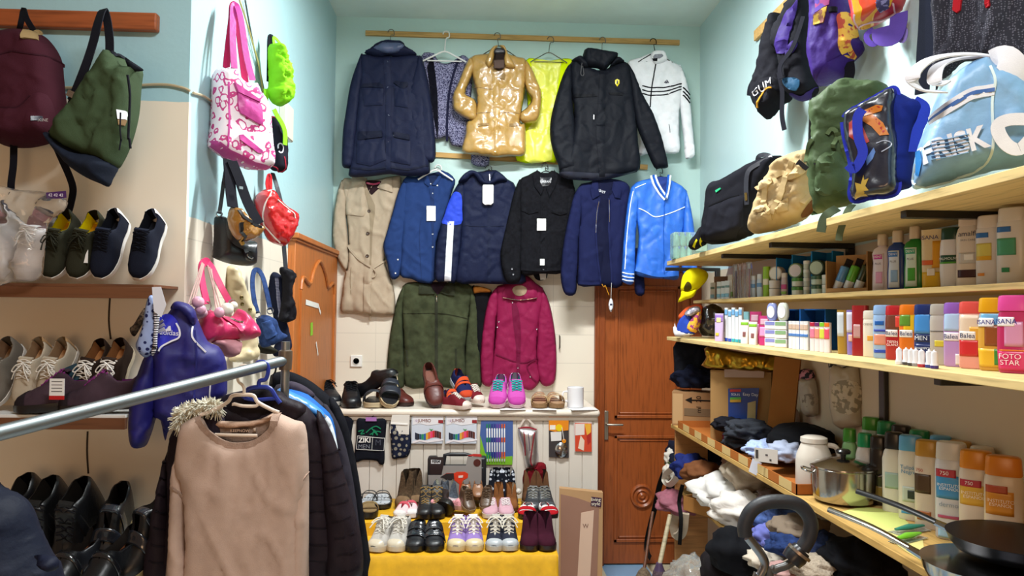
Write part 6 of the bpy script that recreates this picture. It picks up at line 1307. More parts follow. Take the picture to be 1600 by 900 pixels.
shoe('t_wedge', 'sandal', .20, .040, sole=F_('#131416', 'plastic'), upper=BLK, inner=BLK, z0=.035, footbed=F_('#8a7350', 'card'), bands=((.2, .34),), strapm=F_('#86714f'))
shoe('t_brfur', 'tall', .17, .039, sole=F_('#6b5238', 'plastic'), upper=F_('#4a3a2b', 'fur'), inner=F_('#2d2218', 'fur'), toe=F_('#7a6148', 'suede'))
shoe('t_gryfur', 'boot', .17, .046, sole=F_('#221f26', 'plastic'), upper=F_('#4a4f58', 'fur'), inner=F_('#a9a795', 'fur'))
shoe('t_slip', 'loafer', .15, .036, sole=F_('#c49a9a', 'plastic'), upper=F_('#d9949c', 'fur'), inner=F_('#c9b8ba'))
shoe('t_tanlace', 'ankle', .16, .034, sole=F_('#8f7c66', 'plastic'), upper=F_('#5a4433', 'leather'), inner=F_('#b8ab98'), lace=F_('#4a3828'))
shoe('t_heel', 'loafer', .19, .033, sole=F_('#4a2c1c', 'plastic'), upper=F_('#8a5f40', 'leather'), inner=F_('#5a3826'), heel=.05)
shoe('t_spot', 'tall', .17, .039, sole=F_('#0f1118', 'plastic'), upper=F_('#12151f', 'dots', col2='#b5b9c4', sc=42), inner=F_('#bdb6ae', 'fur'), cuff=None)
shoe('t_camel', 'tall', .15, .032, sole=F_('#5a3a22', 'plastic'), upper=F_('#7e4f2c', 'suede'), inner=F_('#b8a68e', 'fur'))
shoe('t_tanank', 'tall', .18, .040, sole=F_('#a08a70', 'plastic'), upper=F_('#5e3f2a', 'suede'), inner=F_('#2c1d14'))
shoe('t_grhike', 'ankle', .17, .040, sole=F_('#2c2d30', 'plastic'), upper=F_('#2f3034', 'leather'), inner=F_('#202022'), lace=F_('#77756f'), toe=F_('#45474b', 'plastic'))
def ts(key, name, px, Y, lab, yaw=0, pitch=0, roll=0, dz=0, mir=False, sc=1.05, z=None):
    zz = (ZT if Y < 4.1 else ZS)+.0045; p = at(px, 840, Y=Y); return put(key, name, lab, (p.x, Y, zz+dz), yaw, pitch, roll, mirror=mir, scale=sc*1.04, wide=1.17)
for key, nm, xs_, lab, sides in (('t_star', 'hightop_shoe', (583, 615), 'grey-white high top child shoe with rubber toe, front row', ('leftmost', 'beside the black strap boots')),
    ('t_velcro', 'strap_boot', (646, 679), 'black child boot with two straps, front row', ('the one nearer the grey high tops', 'the one nearer the lilac high tops')),
    ('t_lilac', 'hightop_shoe', (712, 742), 'lilac and white high top with cream toe, front row', ('beside the black strap boots', 'beside the navy high tops')),
    ('t_grey', 'hightop_shoe', (772, 798), 'navy high top with grey rubber toe, front row', ('beside the lilac pair', 'beside the burgundy boots')),
    ('t_burg', 'suede_boot', (827, 857), 'burgundy suede child boot, front row', ('beside the navy high tops', 'at the table corner'))):
    for i, px in enumerate(xs_): ts(key, nm, px, 3.835, lab+', '+sides[i], yaw=(-6, 5)[i] if key != 't_star' else (-22, -14)[i], mir=bool(i), sc=1.12)
# star badge on the first pair
# second row
ts('t_wedge', 'sandal', 577, 4.16, 'black wedge sandal with tan band, lying at the left of the raised cloth', 10, sc=1.0)
ts('t_baby', 'baby_shoe', 621, 4.15, 'white and pink strap baby shoe, left one behind the grey high tops', -20)
ts('t_baby', 'baby_shoe', 644, 4.17, 'white and pink strap baby shoe, right one behind the grey high tops', 12, mir=True)
ts('t_bklace', 'lace_boot', 661, 4.145, 'black boot with tan laces behind the strap boots, left one', -4)
ts('t_bklace', 'lace_boot', 683, 4.15, 'black boot with tan laces behind the strap boots, right one', 5, mir=True)
ts('t_dkbr', 'fur_lined_boot', 705, 4.18, 'dark brown fur-lined child boot lying on its side in the middle', 62, 0, 70, dz=.045)
ts('t_pinkl', 'baby_shoe', 765, 4.15, 'pale pink child trainer behind the lilac and navy high tops, left one', -4)
ts('t_pinkl', 'baby_shoe', 792, 4.15, 'pale pink child trainer behind the navy high tops, right one', 4, mir=True)
ts('t_santa', 'slipper', 822, 4.14, 'white furry slipper with red toe, left one behind the burgundy boots', -8)
ts('t_santa', 'slipper', 862, 4.14, 'white furry slipper with red toe, right one behind the burgundy boots', 12, mir=True)
# third row
ts('t_flip', 'sandal', 570, 4.36, 'black strap sandal with flowered footbed half behind the coats', -4)
ts('t_flip', 'sandal', 596, 4.36, 'black strap sandal with flowered footbed beside the brown fur boots', 6, mir=True)
ts('t_brfur', 'fur_boot', 626, 4.36, 'shaggy brown child boot, left one of the pair', -14, sc=1.1)
ts('t_brfur', 'fur_boot', 651, 4.38, 'shaggy brown child boot, right one of the pair', 12, sc=1.1, mir=True)
ts('t_gryfur', 'fur_boot', 678, 4.34, 'fluffy grey child boot, left one in front of the drill case', -16, sc=1.0)
ts('t_gryfur', 'fur_boot', 706, 4.34, 'fluffy grey child boot, right one in front of the drill case', 14, sc=1.0, mir=True)
ts('t_slip', 'slipper', 682, 4.22, 'pink plush slipper resting between the grey fur boots and black lace boots', 20, 10, dz=.05)
ts('t_slip', 'slipper', 736, 4.24, 'pink plush slipper leaning beside the brown lace shoes', 70, 0, 0, dz=.03, mir=True)
ts('t_tanlace', 'lace_shoe', 736, 4.16, 'brown child lace shoe with pale lining, left one', 25, 20, dz=.03, sc=.88)
ts('t_tanlace', 'lace_shoe', 757, 4.20, 'brown child lace shoe with pale lining, right one', -12, 16, dz=.03, sc=.88, mir=True)
ts('t_heel', 'heeled_shoe', 727, 4.36, 'brown heeled shoe standing before the drill case, left one', 0, 14, dz=.05, sc=.9)
ts('t_heel', 'heeled_shoe', 746, 4.36, 'brown heeled shoe standing before the drill case, right one', 0, 14, dz=.05, sc=.9, mir=True)
ts('t_spot', 'spotted_boot', 772, 4.40, 'navy boot with white dots and fur lining, left one', -6, sc=1.1)
ts('t_spot', 'spotted_boot', 797, 4.40, 'navy boot with white dots and fur lining, right one', 6, sc=1.1, mir=True)
ts('t_camel', 'camel_boot', 779, 4.30, 'small camel suede boot in front of the dotted boots, left one', 0, sc=.9)
ts('t_camel', 'camel_boot', 802, 4.29, 'small camel suede boot in front of the dotted boots, right one', 8, sc=.9, mir=True)
ts('t_tanank', 'suede_boot', 826, 4.42, 'tan suede boot under the red sock, left one', -8, sc=.98)
ts('t_tanank', 'suede_boot', 852, 4.42, 'tan suede boot under the red sock, right one', 8, sc=.98, mir=True)
ts('t_grhike', 'lace_boot', 831, 4.28, 'dark grey laced child boot in front of the tan boots, left one', -8)
ts('t_grhike', 'lace_boot', 857, 4.28, 'dark grey laced child boot in front of the tan boots, right one', 10, mir=True)
for px in (762, 810):
    p = at(px, 768, Y=4.45); MBp = lump('pompom', F_('#c9c2ba', 'fur'), None, p, (.018, .018, .018), seed=px, amp=.1, n=8); tag(MBp, 'white fluffy pompom hanging on the %s side of the dotted boots' % ('left' if px < 780 else 'right'), 'pompom')
# ---------------------------------------------------------------- bags hanging on the right wall
zr5 = Z(1140, 0, 3.914); zr6 = Z(1380, 0, 3.0); zr7 = Z(1030, 220, 4.5); zr8 = Z(1220, 120, 3.75)
KB = mat('#14141a', 'fabric')
fr = wallfr(1215, 90, .12, -48, False); t = thing('backpack', 'black backpack with white lettering, farthest of those hanging on the right wall', 'backpack', fr)
S_ = puff('body', fr, zr5((262, 95), (300, 82), (330, 95), (345, 200), (350, 350), (370, 500), (380, 600), (330, 640), (290, 680), (240, 730), (205, 715), (165, 660), (145, 590), (150, 500), (180, 420), (195, 320), (215, 240), (240, 160)), .09, KB, t, w=.05, wr=.014, fx=18, fz=10, back=.6)
patch('lower_pocket', S_, zr5((160, 520), (250, 470), (320, 520), (330, 600), (280, 680), (235, 722), (175, 660), (155, 600)), KB, t, .010, sharp=False, bulge=.01)
stroke('orange_zip', S_, zr5((180, 665), (200, 600), (230, 555), (270, 542)), .007, mat('#b07a25', 'fabric'), t, .026)
text('GUM', fr, *zr5((205, 545))[0], .05, mat('#d5d5da', 'satin'), t, S=S_, rot=28, name='lettering', shear=.3).location.y -= .02
strap('strap', fr, zr5((340, 15), (335, 80), (250, 230), (210, 330), (200, 400), (130, 520), (118, 585)), .022, STR, t, y=[.08, 0, -.07, -.08, -.08, -.06, -.04])
strap('strap', fr, zr5((300, 440), (322, 560), (320, 700), (335, 795)), .022, STR, t, y=-.09)
fr = wallfr(1250, 80, .10, -50, False); t = thing('backpack', 'black and violet backpack hanging between the black and the purple one', 'backpack', fr)
S_ = puff('body', fr, zr5((380, 20), (430, -60), (520, -60), (525, 150), (515, 300), (525, 450), (545, 540), (500, 600), (440, 618), (385, 595), (340, 540), (330, 440), (310, 330), (275, 300), (285, 200), (330, 100)), .10, KB, t, w=.05, wr=.012, fx=16, fz=10, back=.6)
VI = mat('#2c1b5a', 'nylon')
for nm, q in (('violet_panel', ((335, 95), (400, 20), (420, -10), (405, 90), (370, 200), (360, 250), (330, 330), (285, 320), (280, 250), (300, 180))), ('violet_panel', ((350, 300), (400, 245), (415, 270), (400, 300), (350, 345))), ('violet_base', ((380, 570), (440, 590), (500, 560), (545, 535), (500, 600), (440, 620), (385, 598)))): patch(nm, S_, zr5(*q), VI, t, .006, sharp=False, bulge=.006)
patch('blue_panel', S_, zr5((330, 480), (400, 475), (430, 500), (410, 550), (370, 550), (335, 520)), mat('#20435e', 'nylon'), t, .006, sharp=False)
strap('strap', fr, zr5((450, 100), (420, 200), (380, 300), (310, 400), (315, 480)), .02, STR, t, y=-.12)
fr = wallfr(1308, 70, .11, -48, False); t = thing('backpack', 'purple backpack with orange and yellow side pattern on the right wall', 'backpack', fr)
S_ = puff('body', fr, zr5((520, -60), (640, -60), (750, -50), (765, 100), (790, 230), (815, 260), (810, 310), (760, 360), (730, 400), (700, 470), (620, 510), (550, 530), (535, 500), (510, 400), (500, 320), (510, 200), (515, 100)), .12, mat('#341f66', 'nylon'), t, w=.05, wr=.008, back=.6)
patch('pattern_panel', S_, zr5((515, 95), (575, 50), (600, 40), (585, 100), (575, 140), (515, 155)), mat('#7a4a3a', 'camo', col2='#b89a3a', sc=40), t, .008)
patch('pattern_panel', S_, zr5((665, 90), (740, 75), (765, 130), (775, 230), (750, 330), (690, 335), (670, 230), (665, 150)), mat('#a8402a', 'camo', col2='#d3a53a', sc=26), t, .008, sharp=False)
patch('pattern_top', S_, zr5((520, -40), (620, -40), (610, 30), (575, 45), (525, 80)), mat('#8a2f6a', 'camo', col2='#4a2a8a', sc=30), t, .006)
patch('black_tab', S_, zr5((612, 48), (660, 45), (660, 75), (614, 78)), STR, t, .014)
patch('front_pocket', S_, zr5((540, 500), (560, 440), (630, 370), (720, 330), (760, 350), (700, 465), (620, 508), (552, 528)), mat('#35206a', 'nylon'), t, .008, sharp=False, bulge=.008)
strap('strap', fr, zr5((730, 380), (735, 450), (710, 520)), .04, STR, t, y=-.03)
fr = wallfr(1375, 20, .10, -46, False); t = thing('backpack', 'small red and yellow child backpack with lilac straps at the top of the right wall', 'backpack', fr)
S_ = puff('body', fr, zr5((755, -80), (1060, -80), (1062, 20), (1040, 60), (960, 110), (880, 150), (800, 178), (770, 160), (760, 100)), .09, mat('#b3202c', 'plastic', .4), t, w=.03, wr=.002, back=.6)
patch('yellow_front', S_, zr5((760, -60), (990, -60), (985, 40), (930, 90), (850, 140), (800, 168), (775, 150), (765, 90)), mat('#dba21c', 'plastic'), t, .004, sharp=False)
patch('red_figure_print', S_, zr5((790, -60), (880, -60), (900, 30), (870, 80), (850, 130), (820, 140), (815, 60), (795, 20)), mat('#c9401f', 'plastic'), t, .006, sharp=False)
patch('lilac_print', S_, zr5((905, -60), (985, -60), (980, 30), (940, 70), (905, 60)), mat('#8a84b5', 'camo', col2='#3a3560', sc=50), t, .006, sharp=False)
stroke('edge_piping', S_, zr5((765, 90), (775, 155), (800, 172), (880, 140), (980, 80), (1000, 20)), .007, mat('#d8b7c8', 'plastic'), t, .006)
strap('strap', fr, zr5((1035, 80), (1030, 150), (1000, 225), (930, 225), (925, 170)), .06, mat('#6048a0', 'fabric'), t, y=[.0, -.01, -.02, -.02, -.01])
strap('strap', fr, zr5((1040, 120), (1075, 190), (1060, 250), (1015, 220)), .016, mat('#9a84d0', 'fabric'), t, y=.0); strap('strap', fr, zr5((920, 190), (920, 240), (880, 270), (845, 250), (840, 210), (880, 180)), .02, mat('#5c44a5', 'fabric'), t, y=.0)
fr = wallfr(1450, 80, .04, -60, False); t = thing('hanging_strap', 'pair of dark navy webbing straps hanging left of the grey patterned cloth', 'strap', fr)
strap('webbing', fr, zr6((205, -60), (200, 100), (190, 250), (182, 440)), .05, mat('#141826', 'fabric'), t, y=0); strap('webbing', fr, zr6((235, -60), (232, 150), (235, 240), (240, 340)), .05, mat('#171b2b', 'fabric'), t, y=-.01)
fr = wallfr(1540, 60, .06, -60, False); t = thing('skirt', 'dark grey cloth with tiny pale rings hanging top right with red tabs', 'skirt', fr)
GP = mat('#2f2e36', 'dots', col2='#5f5d68', sc=150)
S_ = puff('cloth', fr, zr6((275, -60), (700, -60), (720, 200), (700, 300), (600, 290), (480, 300), (380, 290), (300, 360), (270, 380), (245, 440), (250, 360), (262, 200)), .06, GP, t, w=.04, wr=.02, fx=14, fz=1.6)
patch('red_tab', S_, zr6((335, -10), (372, -10), (365, 50), (348, 62), (330, 50)), mat('#b0202a', 'fabric'), t, .008); patch('red_tab', S_, zr6((482, -10), (505, -10), (502, 30), (485, 40)), mat('#b0202a', 'fabric'), t, .008)
rw = at(1300, -30, X=XR-.02)
tag(MB().box(XR-.02, XR-.001, 1.6, 4.1, at(1250, 0, X=XR-.02).z+.02, at(1250, 0, X=XR-.02).z+.08).build('coat_batten', PINE, bevel=.003), 'pine batten high on the right wall holding the backpacks', 'batten')
# ---------------------------------------------------------------- big bags on the top shelf (each stands on Z1)
def shelfr(px, X, yaw, z=Z1): return Fr(on_line(px, X, z+.001), yaw)
def gz(fr, o): return [(u, max(.001, v)) for u, v in [fr.uv(*p) for p in o]]
fr = shelfr(1165, 1.36, -42); t = thing('duffel_bag', 'black duffel bag with a green stitched logo on the top shelf', 'bag', fr)
o = gz(fr, zr7((330, 720), (325, 600), (345, 480), (360, 350), (400, 290), (460, 275), (600, 195), (640, 170), (690, 150), (760, 120), (880, 112), (830, 250), (700, 500), (660, 640), (600, 680), (480, 720)))
S_ = puff('body', fr, o, .12, mat('#121219', 'fabric'), t, w=.05, wr=.005, uv=True, back=.9)
stroke('seam', S_, zr7((350, 462), (430, 425), (500, 398), (560, 385)), .006, mat('#08080c', 'fabric'), t, .004)
patch('front_pocket', S_, zr7((350, 470), (500, 405), (600, 380), (590, 600), (560, 690), (340, 700)), mat('#15151d', 'fabric'), t, .006, bulge=.006)
patch('green_logo', S_, zr7((395, 350), (430, 330), (436, 338), (402, 365)), mat('#1f9a6a', 'satin'), t, .005)
strap('handle', fr, zr7((362, 345), (420, 300), (480, 265), (560, 225), (640, 180)), .022, STR, t, y=-.10)
strap('handle', fr, zr7((690, 145), (700, 110), (740, 98), (780, 115), (700, 160), (630, 210), (612, 300), (615, 450)), .022, mat('#1c1c26', 'leather'), t, y=[-.08, -.09, -.09, -.1, -.12, -.13, -.13, -.13])
strap('buckle', fr, zr7((608, 365), (612, 420)), .012, mat('#a88a50', 'metal'), t, y=-.135, k=2)
fr = shelfr(1220, 1.29, -40); t = thing('rucksack', 'sand beige canvas rucksack with straps and buckles on the top shelf', 'backpack', fr)
SA = mat('#a8906a', 'fabric')
o = gz(fr, zr7((640, 590), (670, 490), (700, 400), (740, 300), (780, 230), (810, 170), (900, 110), (1000, 75), (1070, 62), (1130, 100), (1110, 300), (1100, 420), (1060, 500), (1000, 560), (850, 620), (700, 655), (650, 640)))
S_ = puff('body', fr, o, .11, SA, t, w=.05, wr=.014, fx=14, fz=14, uv=True, back=.9)
for q in (((675, 330), (720, 285), (790, 265), (780, 310), (700, 350)), ((905, 265), (990, 170), (1040, 190), (1000, 240), (930, 275)), ((665, 490), (730, 450), (760, 480), (700, 505))): patch('pocket_flap', S_, zr7(*q), mat('#bba27a', 'fabric'), t, .016, bulge=.008, sharp=False)
for q in (((700, 510), (790, 480), (800, 560), (690, 580)), ((830, 440), (910, 400), (910, 490), (800, 520))): patch('pocket', S_, zr7(*q), SA, t, .01, bulge=.008)
for q in (((940, 150), (890, 260), (860, 380), (820, 450), (795, 515)), ((770, 290), (745, 380), (745, 450), (790, 510)), ((820, 250), (880, 230), (920, 270)), ((1070, 370), (1010, 440))): stroke('webbing_strap', S_, zr7(*q), .022, mat('#b39a70', 'fabric'), t, .014)
patch('brown_side', S_, zr7((1040, 460), (1100, 410), (1105, 480), (1060, 520), (1000, 540)), mat('#6b4426', 'fabric'), t, .004)
strap('black_buckle', fr, zr7((970, 150), (1040, 195)), .02, BLKP, t, y=-.13, k=2)
# green rucksack
fr = shelfr(1310, 1.29, -40); t = thing('rucksack', 'tall slumping olive green rucksack on the top shelf with straps hanging down', 'backpack', fr)
OG2 = mat('#47583a', 'nylon')
o = gz(fr, zr8((178, 200), (190, 160), (280, 90), (340, 40), (430, 10), (480, 30), (600, 35), (640, 80), (650, 150), (520, 300), (430, 500), (440, 690), (420, 740), (330, 770), (180, 812), (200, 760), (170, 640), (165, 540), (185, 430), (190, 320)))
S_ = puff('body', fr, o, .12, OG2, t, w=.05, wr=.02, fx=13, fz=9, uv=True, back=.9)
patch('front_pocket', S_, zr8((230, 470), (330, 440), (400, 540), (390, 660), (260, 700), (200, 640)), OG2, t, .012, sharp=False, bulge=.012)
for q in (((190, 370), (160, 440), (150, 500)), ((275, 340), (300, 310), (330, 330), (310, 420)), ((340, 330), (370, 420), (390, 500)), ((260, 500), (330, 580), (340, 640))): stroke('strap', S_, zr8(*q), .014, mat('#5a6a48', 'fabric'), t, .012)
for q in (((100, 495), (155, 540)), ((195, 500), (270, 510))): strap('buckle', fr, zr8(*q), .016, BLKP, t, y=-.14, k=2)
strap('hanging_strap', fr, zr8((420, 750), (390, 790), (350, 900), (340, 960)), .022, mat('#5f6b52', 'fabric'), t, y=[-.10, -.145, -.15, -.15]); strap('hanging_strap', fr, zr8((330, 770), (280, 800), (250, 840), (235, 910)), .03, mat('#4f5a45', 'fabric'), t, y=[-.10, -.145, -.15, -.15])
MB().tube(crv([tuple(fr.p3(*p, -.02)) for p in zr8((175, 130), (172, 250), (168, 380))], 4), .005, 6).build('cord', BLKP, t)
# printed messenger bag
fr = shelfr(1390, 1.29, -38); t = thing('messenger_bag', 'glossy dark printed messenger bag with blue binding on the top shelf', 'bag', fr)
BU = mat('#1a2874', 'fabric')
o = gz(fr, zr8((640, 90), (700, 95), (770, 130), (830, 140), (862, 180), (850, 230), (800, 330), (790, 440), (780, 560), (770, 640), (700, 668), (600, 690), (520, 600), (500, 300)))
puff('body', fr, o, .07, BU, t, w=.05, wr=.014, fx=16, fz=6, uv=True, back=.9)
o = gz(fr, zr8((388, 260), (470, 200), (560, 150), (640, 105), (680, 92), (700, 130), (690, 250), (708, 400), (706, 560), (700, 680), (640, 712), (560, 718), (450, 740), (425, 690), (440, 600), (420, 480), (395, 380)))
S_ = puff('flap', fr, o, .06, mat('#1c1f2c', 'patent', rough=.3), t, w=.02, wr=.004, uv=True, y0=.05, back=.2)
stroke('binding', S_, [(u, v) for u, v in o], .016, mat('#2f38b0', 'fabric'), t, .004, uv=True, closed=True)
OR = mat('#c8732a', 'plastic'); RE = mat('#a82a22', 'plastic')
for q, m_ in ((((400, 270), (440, 240), (460, 330), (440, 380), (400, 350)), RE), (((470, 240), (540, 220), (600, 270), (635, 340), (580, 345), (530, 290), (480, 260)), OR), (((540, 235), (560, 232), (612, 320), (600, 330)), RE), (((450, 280), (480, 290), (520, 380), (490, 395), (460, 350)), RE), (((480, 200), (560, 165), (600, 170), (590, 200), (490, 230)), OR), (((490, 205), (570, 172), (585, 180), (500, 215)), RE)): patch('printed_ribbon', S_, zr8(*q), m_, t, .003)
patch('gold_leaf_print', S_, zr8((435, 620), (470, 630), (485, 575), (490, 605), (515, 595), (495, 640), (515, 665), (485, 670), (510, 700), (470, 700), (435, 720), (445, 670)), mat('#b0913a', 'plastic'), t, .003)
patch('blue_shape_print', S_, zr8((500, 480), (545, 415), (555, 440), (540, 480), (505, 520)), mat('#5f7fb5', 'plastic'), t, .003); stroke('white_line_print', S_, zr8((560, 390), (600, 375), (645, 385), (640, 410), (590, 440)), .003, mat('#a9abb5', 'plastic'), t, .003)
strap('strap', fr, zr8((480, 190), (450, 240), (455, 350), (480, 430), (470, 480), (430, 540), (395, 515)), .028, mat('#2f3aa5', 'fabric'), t, y=-.14)
strap('side_strap', fr, zr8((780, 140), (840, 180), (830, 250), (800, 320), (780, 440)), .03, mat('#2c3fae', 'fabric'), t, y=-.05)
# blue sports bag
fr = shelfr(1500, 1.30, -30); t = thing('sports_bag', 'light blue vinyl sports bag printed FRISK with white straps, on the top shelf', 'bag', fr)
LB = mat('#7fa9cf', 'leather', .45); WS = mat('#dcdadf', 'fabric')
o = gz(fr, zr6((135, 870), (140, 780), (165, 680), (205, 580), (230, 510), (270, 420), (330, 360), (400, 315), (460, 292), (500, 298), (530, 330), (600, 360), (680, 420), (720, 600), (700, 760), (560, 790), (400, 830), (250, 865), (160, 885)))
S_ = puff('body', fr, o, .13, LB, t, w=.05, wr=.005, uv=True, back=.9)
stroke('white_piping', S_, zr6((150, 770), (140, 860), (200, 875), (350, 835), (440, 800), (500, 740), (515, 640), (510, 480), (525, 380), (500, 310)), .006, mat('#cfe0e2', 'plastic'), t, .004)
for q in (((215, 560), (260, 520), (330, 470), (400, 430), (460, 415), (524, 405)), ((215, 585), (270, 545), (340, 500), (410, 460), (470, 445), (520, 436))): stroke('white_stripe', S_, zr6(*q), .012, WS, t, .004)
stroke('zip', S_, zr6((212, 575), (265, 532), (335, 485), (405, 445), (465, 430), (522, 421)), .010, mat('#3f63a0', 'plastic'), t, .005)
patch('blue_tag', S_, zr6((150, 715), (170, 705), (180, 760), (165, 830), (150, 820)), mat('#2a7ac0', 'plastic'), t, .01)
text('FRISK', fr, *zr6((325, 686))[0], .078, WS, t, S=S_, rot=12, sx=.78, bold=.003, name='printed_lettering')
for i in range(6): q = 640+i*17; stroke('lettering_slit', S_, zr6((225, q+26), (310, q+12), (400, q-8)), .0018, LB, t, .011)
strap('handle', fr, zr6((290, 380), (250, 400), (240, 360), (260, 310), (330, 280), (430, 268), (560, 270)), .034, WS, t, y=[-.13, -.15, -.15, -.13, -.1, -.08, -.06], nrm=(0, -.4, .9))
strap('handle', fr, zr6((280, 430), (200, 425), (145, 390), (145, 340), (220, 280), (350, 255), (500, 262), (620, 300)), .036, WS, t, y=[-.14, -.17, -.18, -.18, -.15, -.11, -.08, -.05], nrm=(0, -.5, .85))
strap('wide_strap', fr, zr6((510, 290), (570, 270), (640, 340), (700, 400)), .06, WS, t, y=[-.1, -.12, -.12, -.1])
strap('loop_strap', fr, zr6((700, 560), (600, 560), (545, 580), (540, 620), (580, 680), (640, 700), (700, 640)), .03, WS, t, y=-.15)
# small things at the far end of the top shelf
fr = shelfr(1122, 1.25, -35); t = thing('cap', 'black and yellow patterned cap at the end of the top shelf beside the duffel bag', 'cap', fr)
o = gz(fr, zr7((210, 750), (225, 700), (260, 660), (290, 610), (325, 595), (332, 640), (335, 720), (300, 745), (250, 770)))
S_ = puff('crown', fr, o, .06, mat('#14141a', 'fabric'), t, w=.03, wr=.003, uv=True)
for q in (((235, 745), (262, 690), (270, 700), (250, 755)), ((290, 735), (298, 660), (318, 630), (325, 655), (310, 700), (300, 745))): patch('yellow_patch', S_, zr7(*q), mat('#c9c21c', 'fabric'), t, .004)
p = on_line(1074, 1.26, Z1+.001)
t = thing('bottle_pack', 'clear wrapped pack of small green-capped bottles at the very end of the top shelf', 'pack', loc=p)
FM = mat('#cfe4e0', 'film', trans=.8)
for i in range(3):
    for j in range(2):
        for k_ in range(2): MB().lathe([(.001, 0), (.017, 0), (.018, .01), (.018, .055), (.010, .066), (.008, .078), (.001, .078)], (-.06+i*.038, .02+j*.04, k_*.08), 12).build('bottle', mat('#7fb5a8', 'plastic'), t)
MB().box(.05, .12, 0, .10, 0, .12).build('green_carton', mat('#1f6a4a', 'card'), t); MB().box(.05, .12, -.001, 0, .05, .09).build('carton_label', mat('#b9cfc0', 'card'), t)
MB().box(-.085, .125, -.004, .085, .0, .162).build('wrap', FM, t, bevel=.01)
# ---------------------------------------------------------------- bottles, tubes and boxes on the shelves
PB = lambda c: mat(c, 'plastic', .3)
class Bt:       # a bottle: rounded section w x d swept over prof [(z fraction, scale)]
    def __init__(s, w, d, h, prof, n=3.0): s.w, s.d, s.h, s.prof, s.n = w, d, h, prof, n
    def sc(s, f):
        for (a, x), (b, y) in zip(s.prof, s.prof[1:]):
            if f <= b: return x+(y-x)*((f-a)/(b-a) if b > a else 0)
        return s.prof[-1][1]
    def mesh(s, N=20, f0=0, f1=1, k=1.0):
        fs = sorted({f0, f1} | {a for a, _ in s.prof if f0 < a < f1}); V = []
        for f in fs:
            q = s.sc(f)*k
            for j in range(N):
                a = 2*math.pi*j/N; c_, s_ = math.cos(a), math.sin(a)
                V.append((math.copysign(abs(c_)**(2/s.n), c_)*s.w/2*q, math.copysign(abs(s_)**(2/s.n), s_)*s.d/2*(q if q < .7 else min(1, q)), f*s.h))
        m = len(fs); F = [(i*N+j, i*N+(j+1) % N, (i+1)*N+(j+1) % N, (i+1)*N+j) for i in range(m-1) for j in range(N)]+[tuple(range(N)), tuple(range((m-1)*N, m*N))]
        return V, F
    def fy(s, x, f):
        q = s.sc(f); x = min(abs(x)/(s.w/2*q), .98); return -(s.d/2*min(1, q))*(1-x**s.n)**(1/s.n)
    def lab(s, name, x0, x1, f0, f1, m, par, off=.0008):
        V = []; nx, nz = 8, 6
        for i in range(nz+1):
            f = f0+(f1-f0)*i/nz
            for j in range(nx+1): x = (x0+(x1-x0)*j/nx)*s.w/2*s.sc(f); V.append((x, s.fy(x, f)-off, f*s.h))
        F = [(i*(nx+1)+j, i*(nx+1)+j+1, (i+1)*(nx+1)+j+1, (i+1)*(nx+1)+j) for i in range(nz) for j in range(nx)]
        o = meshobj(name, V, F, m, par); sd = o.modifiers.new('solid', 'SOLIDIFY'); sd.thickness = .0005; sd.offset = -1; return o
SHP = {'box': [(0, 1), (1, 1)], 'shampoo': [(0, .9), (.02, 1), (.72, 1), (.80, .96), (.82, .9)], 'oval': [(0, .85), (.02, .93), (.3, 1), (.6, .98), (.76, .9), (.8, .84)],
       'wash': [(0, .93), (.02, 1), (.3, .98), (.5, .9), (.66, 1), (.74, .82), (.78, .46), (.80, .42)], 'tube': [(0, .82), (.1, .86), (.5, .95), (1, 1)], 'tall': [(0, .94), (.02, 1), (.66, 1), (.75, .86), (.79, .7)]}
NOFR = Fr((0, 0, 0))
def bottle(name, lab, px, X, Z, w, d, h, shape, body, cap=None, caph=.18, capw=.9, labels=(), txt=(), yaw=-50, cat='bottle', group=None, mk='plastic', y=None, capd=None):
    p = on_line(px, X, Z+.001)
    t = thing(name, lab, cat, Fr(p, yaw), group); prof = SHP[shape]; top = prof[-1][0] if cap else 1
    if shape == 'tube': prof = [(0, .9), (.12, .92), (.6, .98), (1, 1)]
    b = Bt(w, d, h, prof, 5 if shape == 'box' else 3)
    if shape == 'tube' and not cap:
        V, F = b.mesh(); V = [(x, y_*(1-.8*max(0, z/h-.15)/.85), z) for x, y_, z in V]
        meshobj('body', V, F, mat(body, mk), t); b.fy = lambda x, f: -(d/2)*(1-.8*max(0, f-.15)/.85)*(1-min(abs(x)/(w/2), .97)**3)**(1/3)
    else: V, F = b.mesh(f1=top); meshobj('body', V, F, mat(body, mk, .3 if mk == 'plastic' else None), t)
    if cap:
        c = Bt(w*capw, (capd or d*min(1, capw+.05)), h, [(top-.001, .97), (top+.01, 1), (.97, .95), (.99, .9), (1, .75)], 3)
        V, F = c.mesh(f0=top-.001); meshobj('cap', V, F, PB(cap), t)
    for (x0, x1, f0, f1, c) in labels: b.lab('label', x0, x1, f0, f1, mat(c, 'plastic', .35), t, .0008+.0003*labels.index((x0, x1, f0, f1, c)))
    for (s_, x, f, size, c) in txt:
        o = text(s_, NOFR, 0, 0, size, mat(c, 'plastic', .4), t, off=0, uvp=(x*w/2, f*h), name='print')
        for v in o.data.vertices: v.co.y = b.fy(v.co.x, min(top, max(0, v.co.z/h)))-.0028
    return t
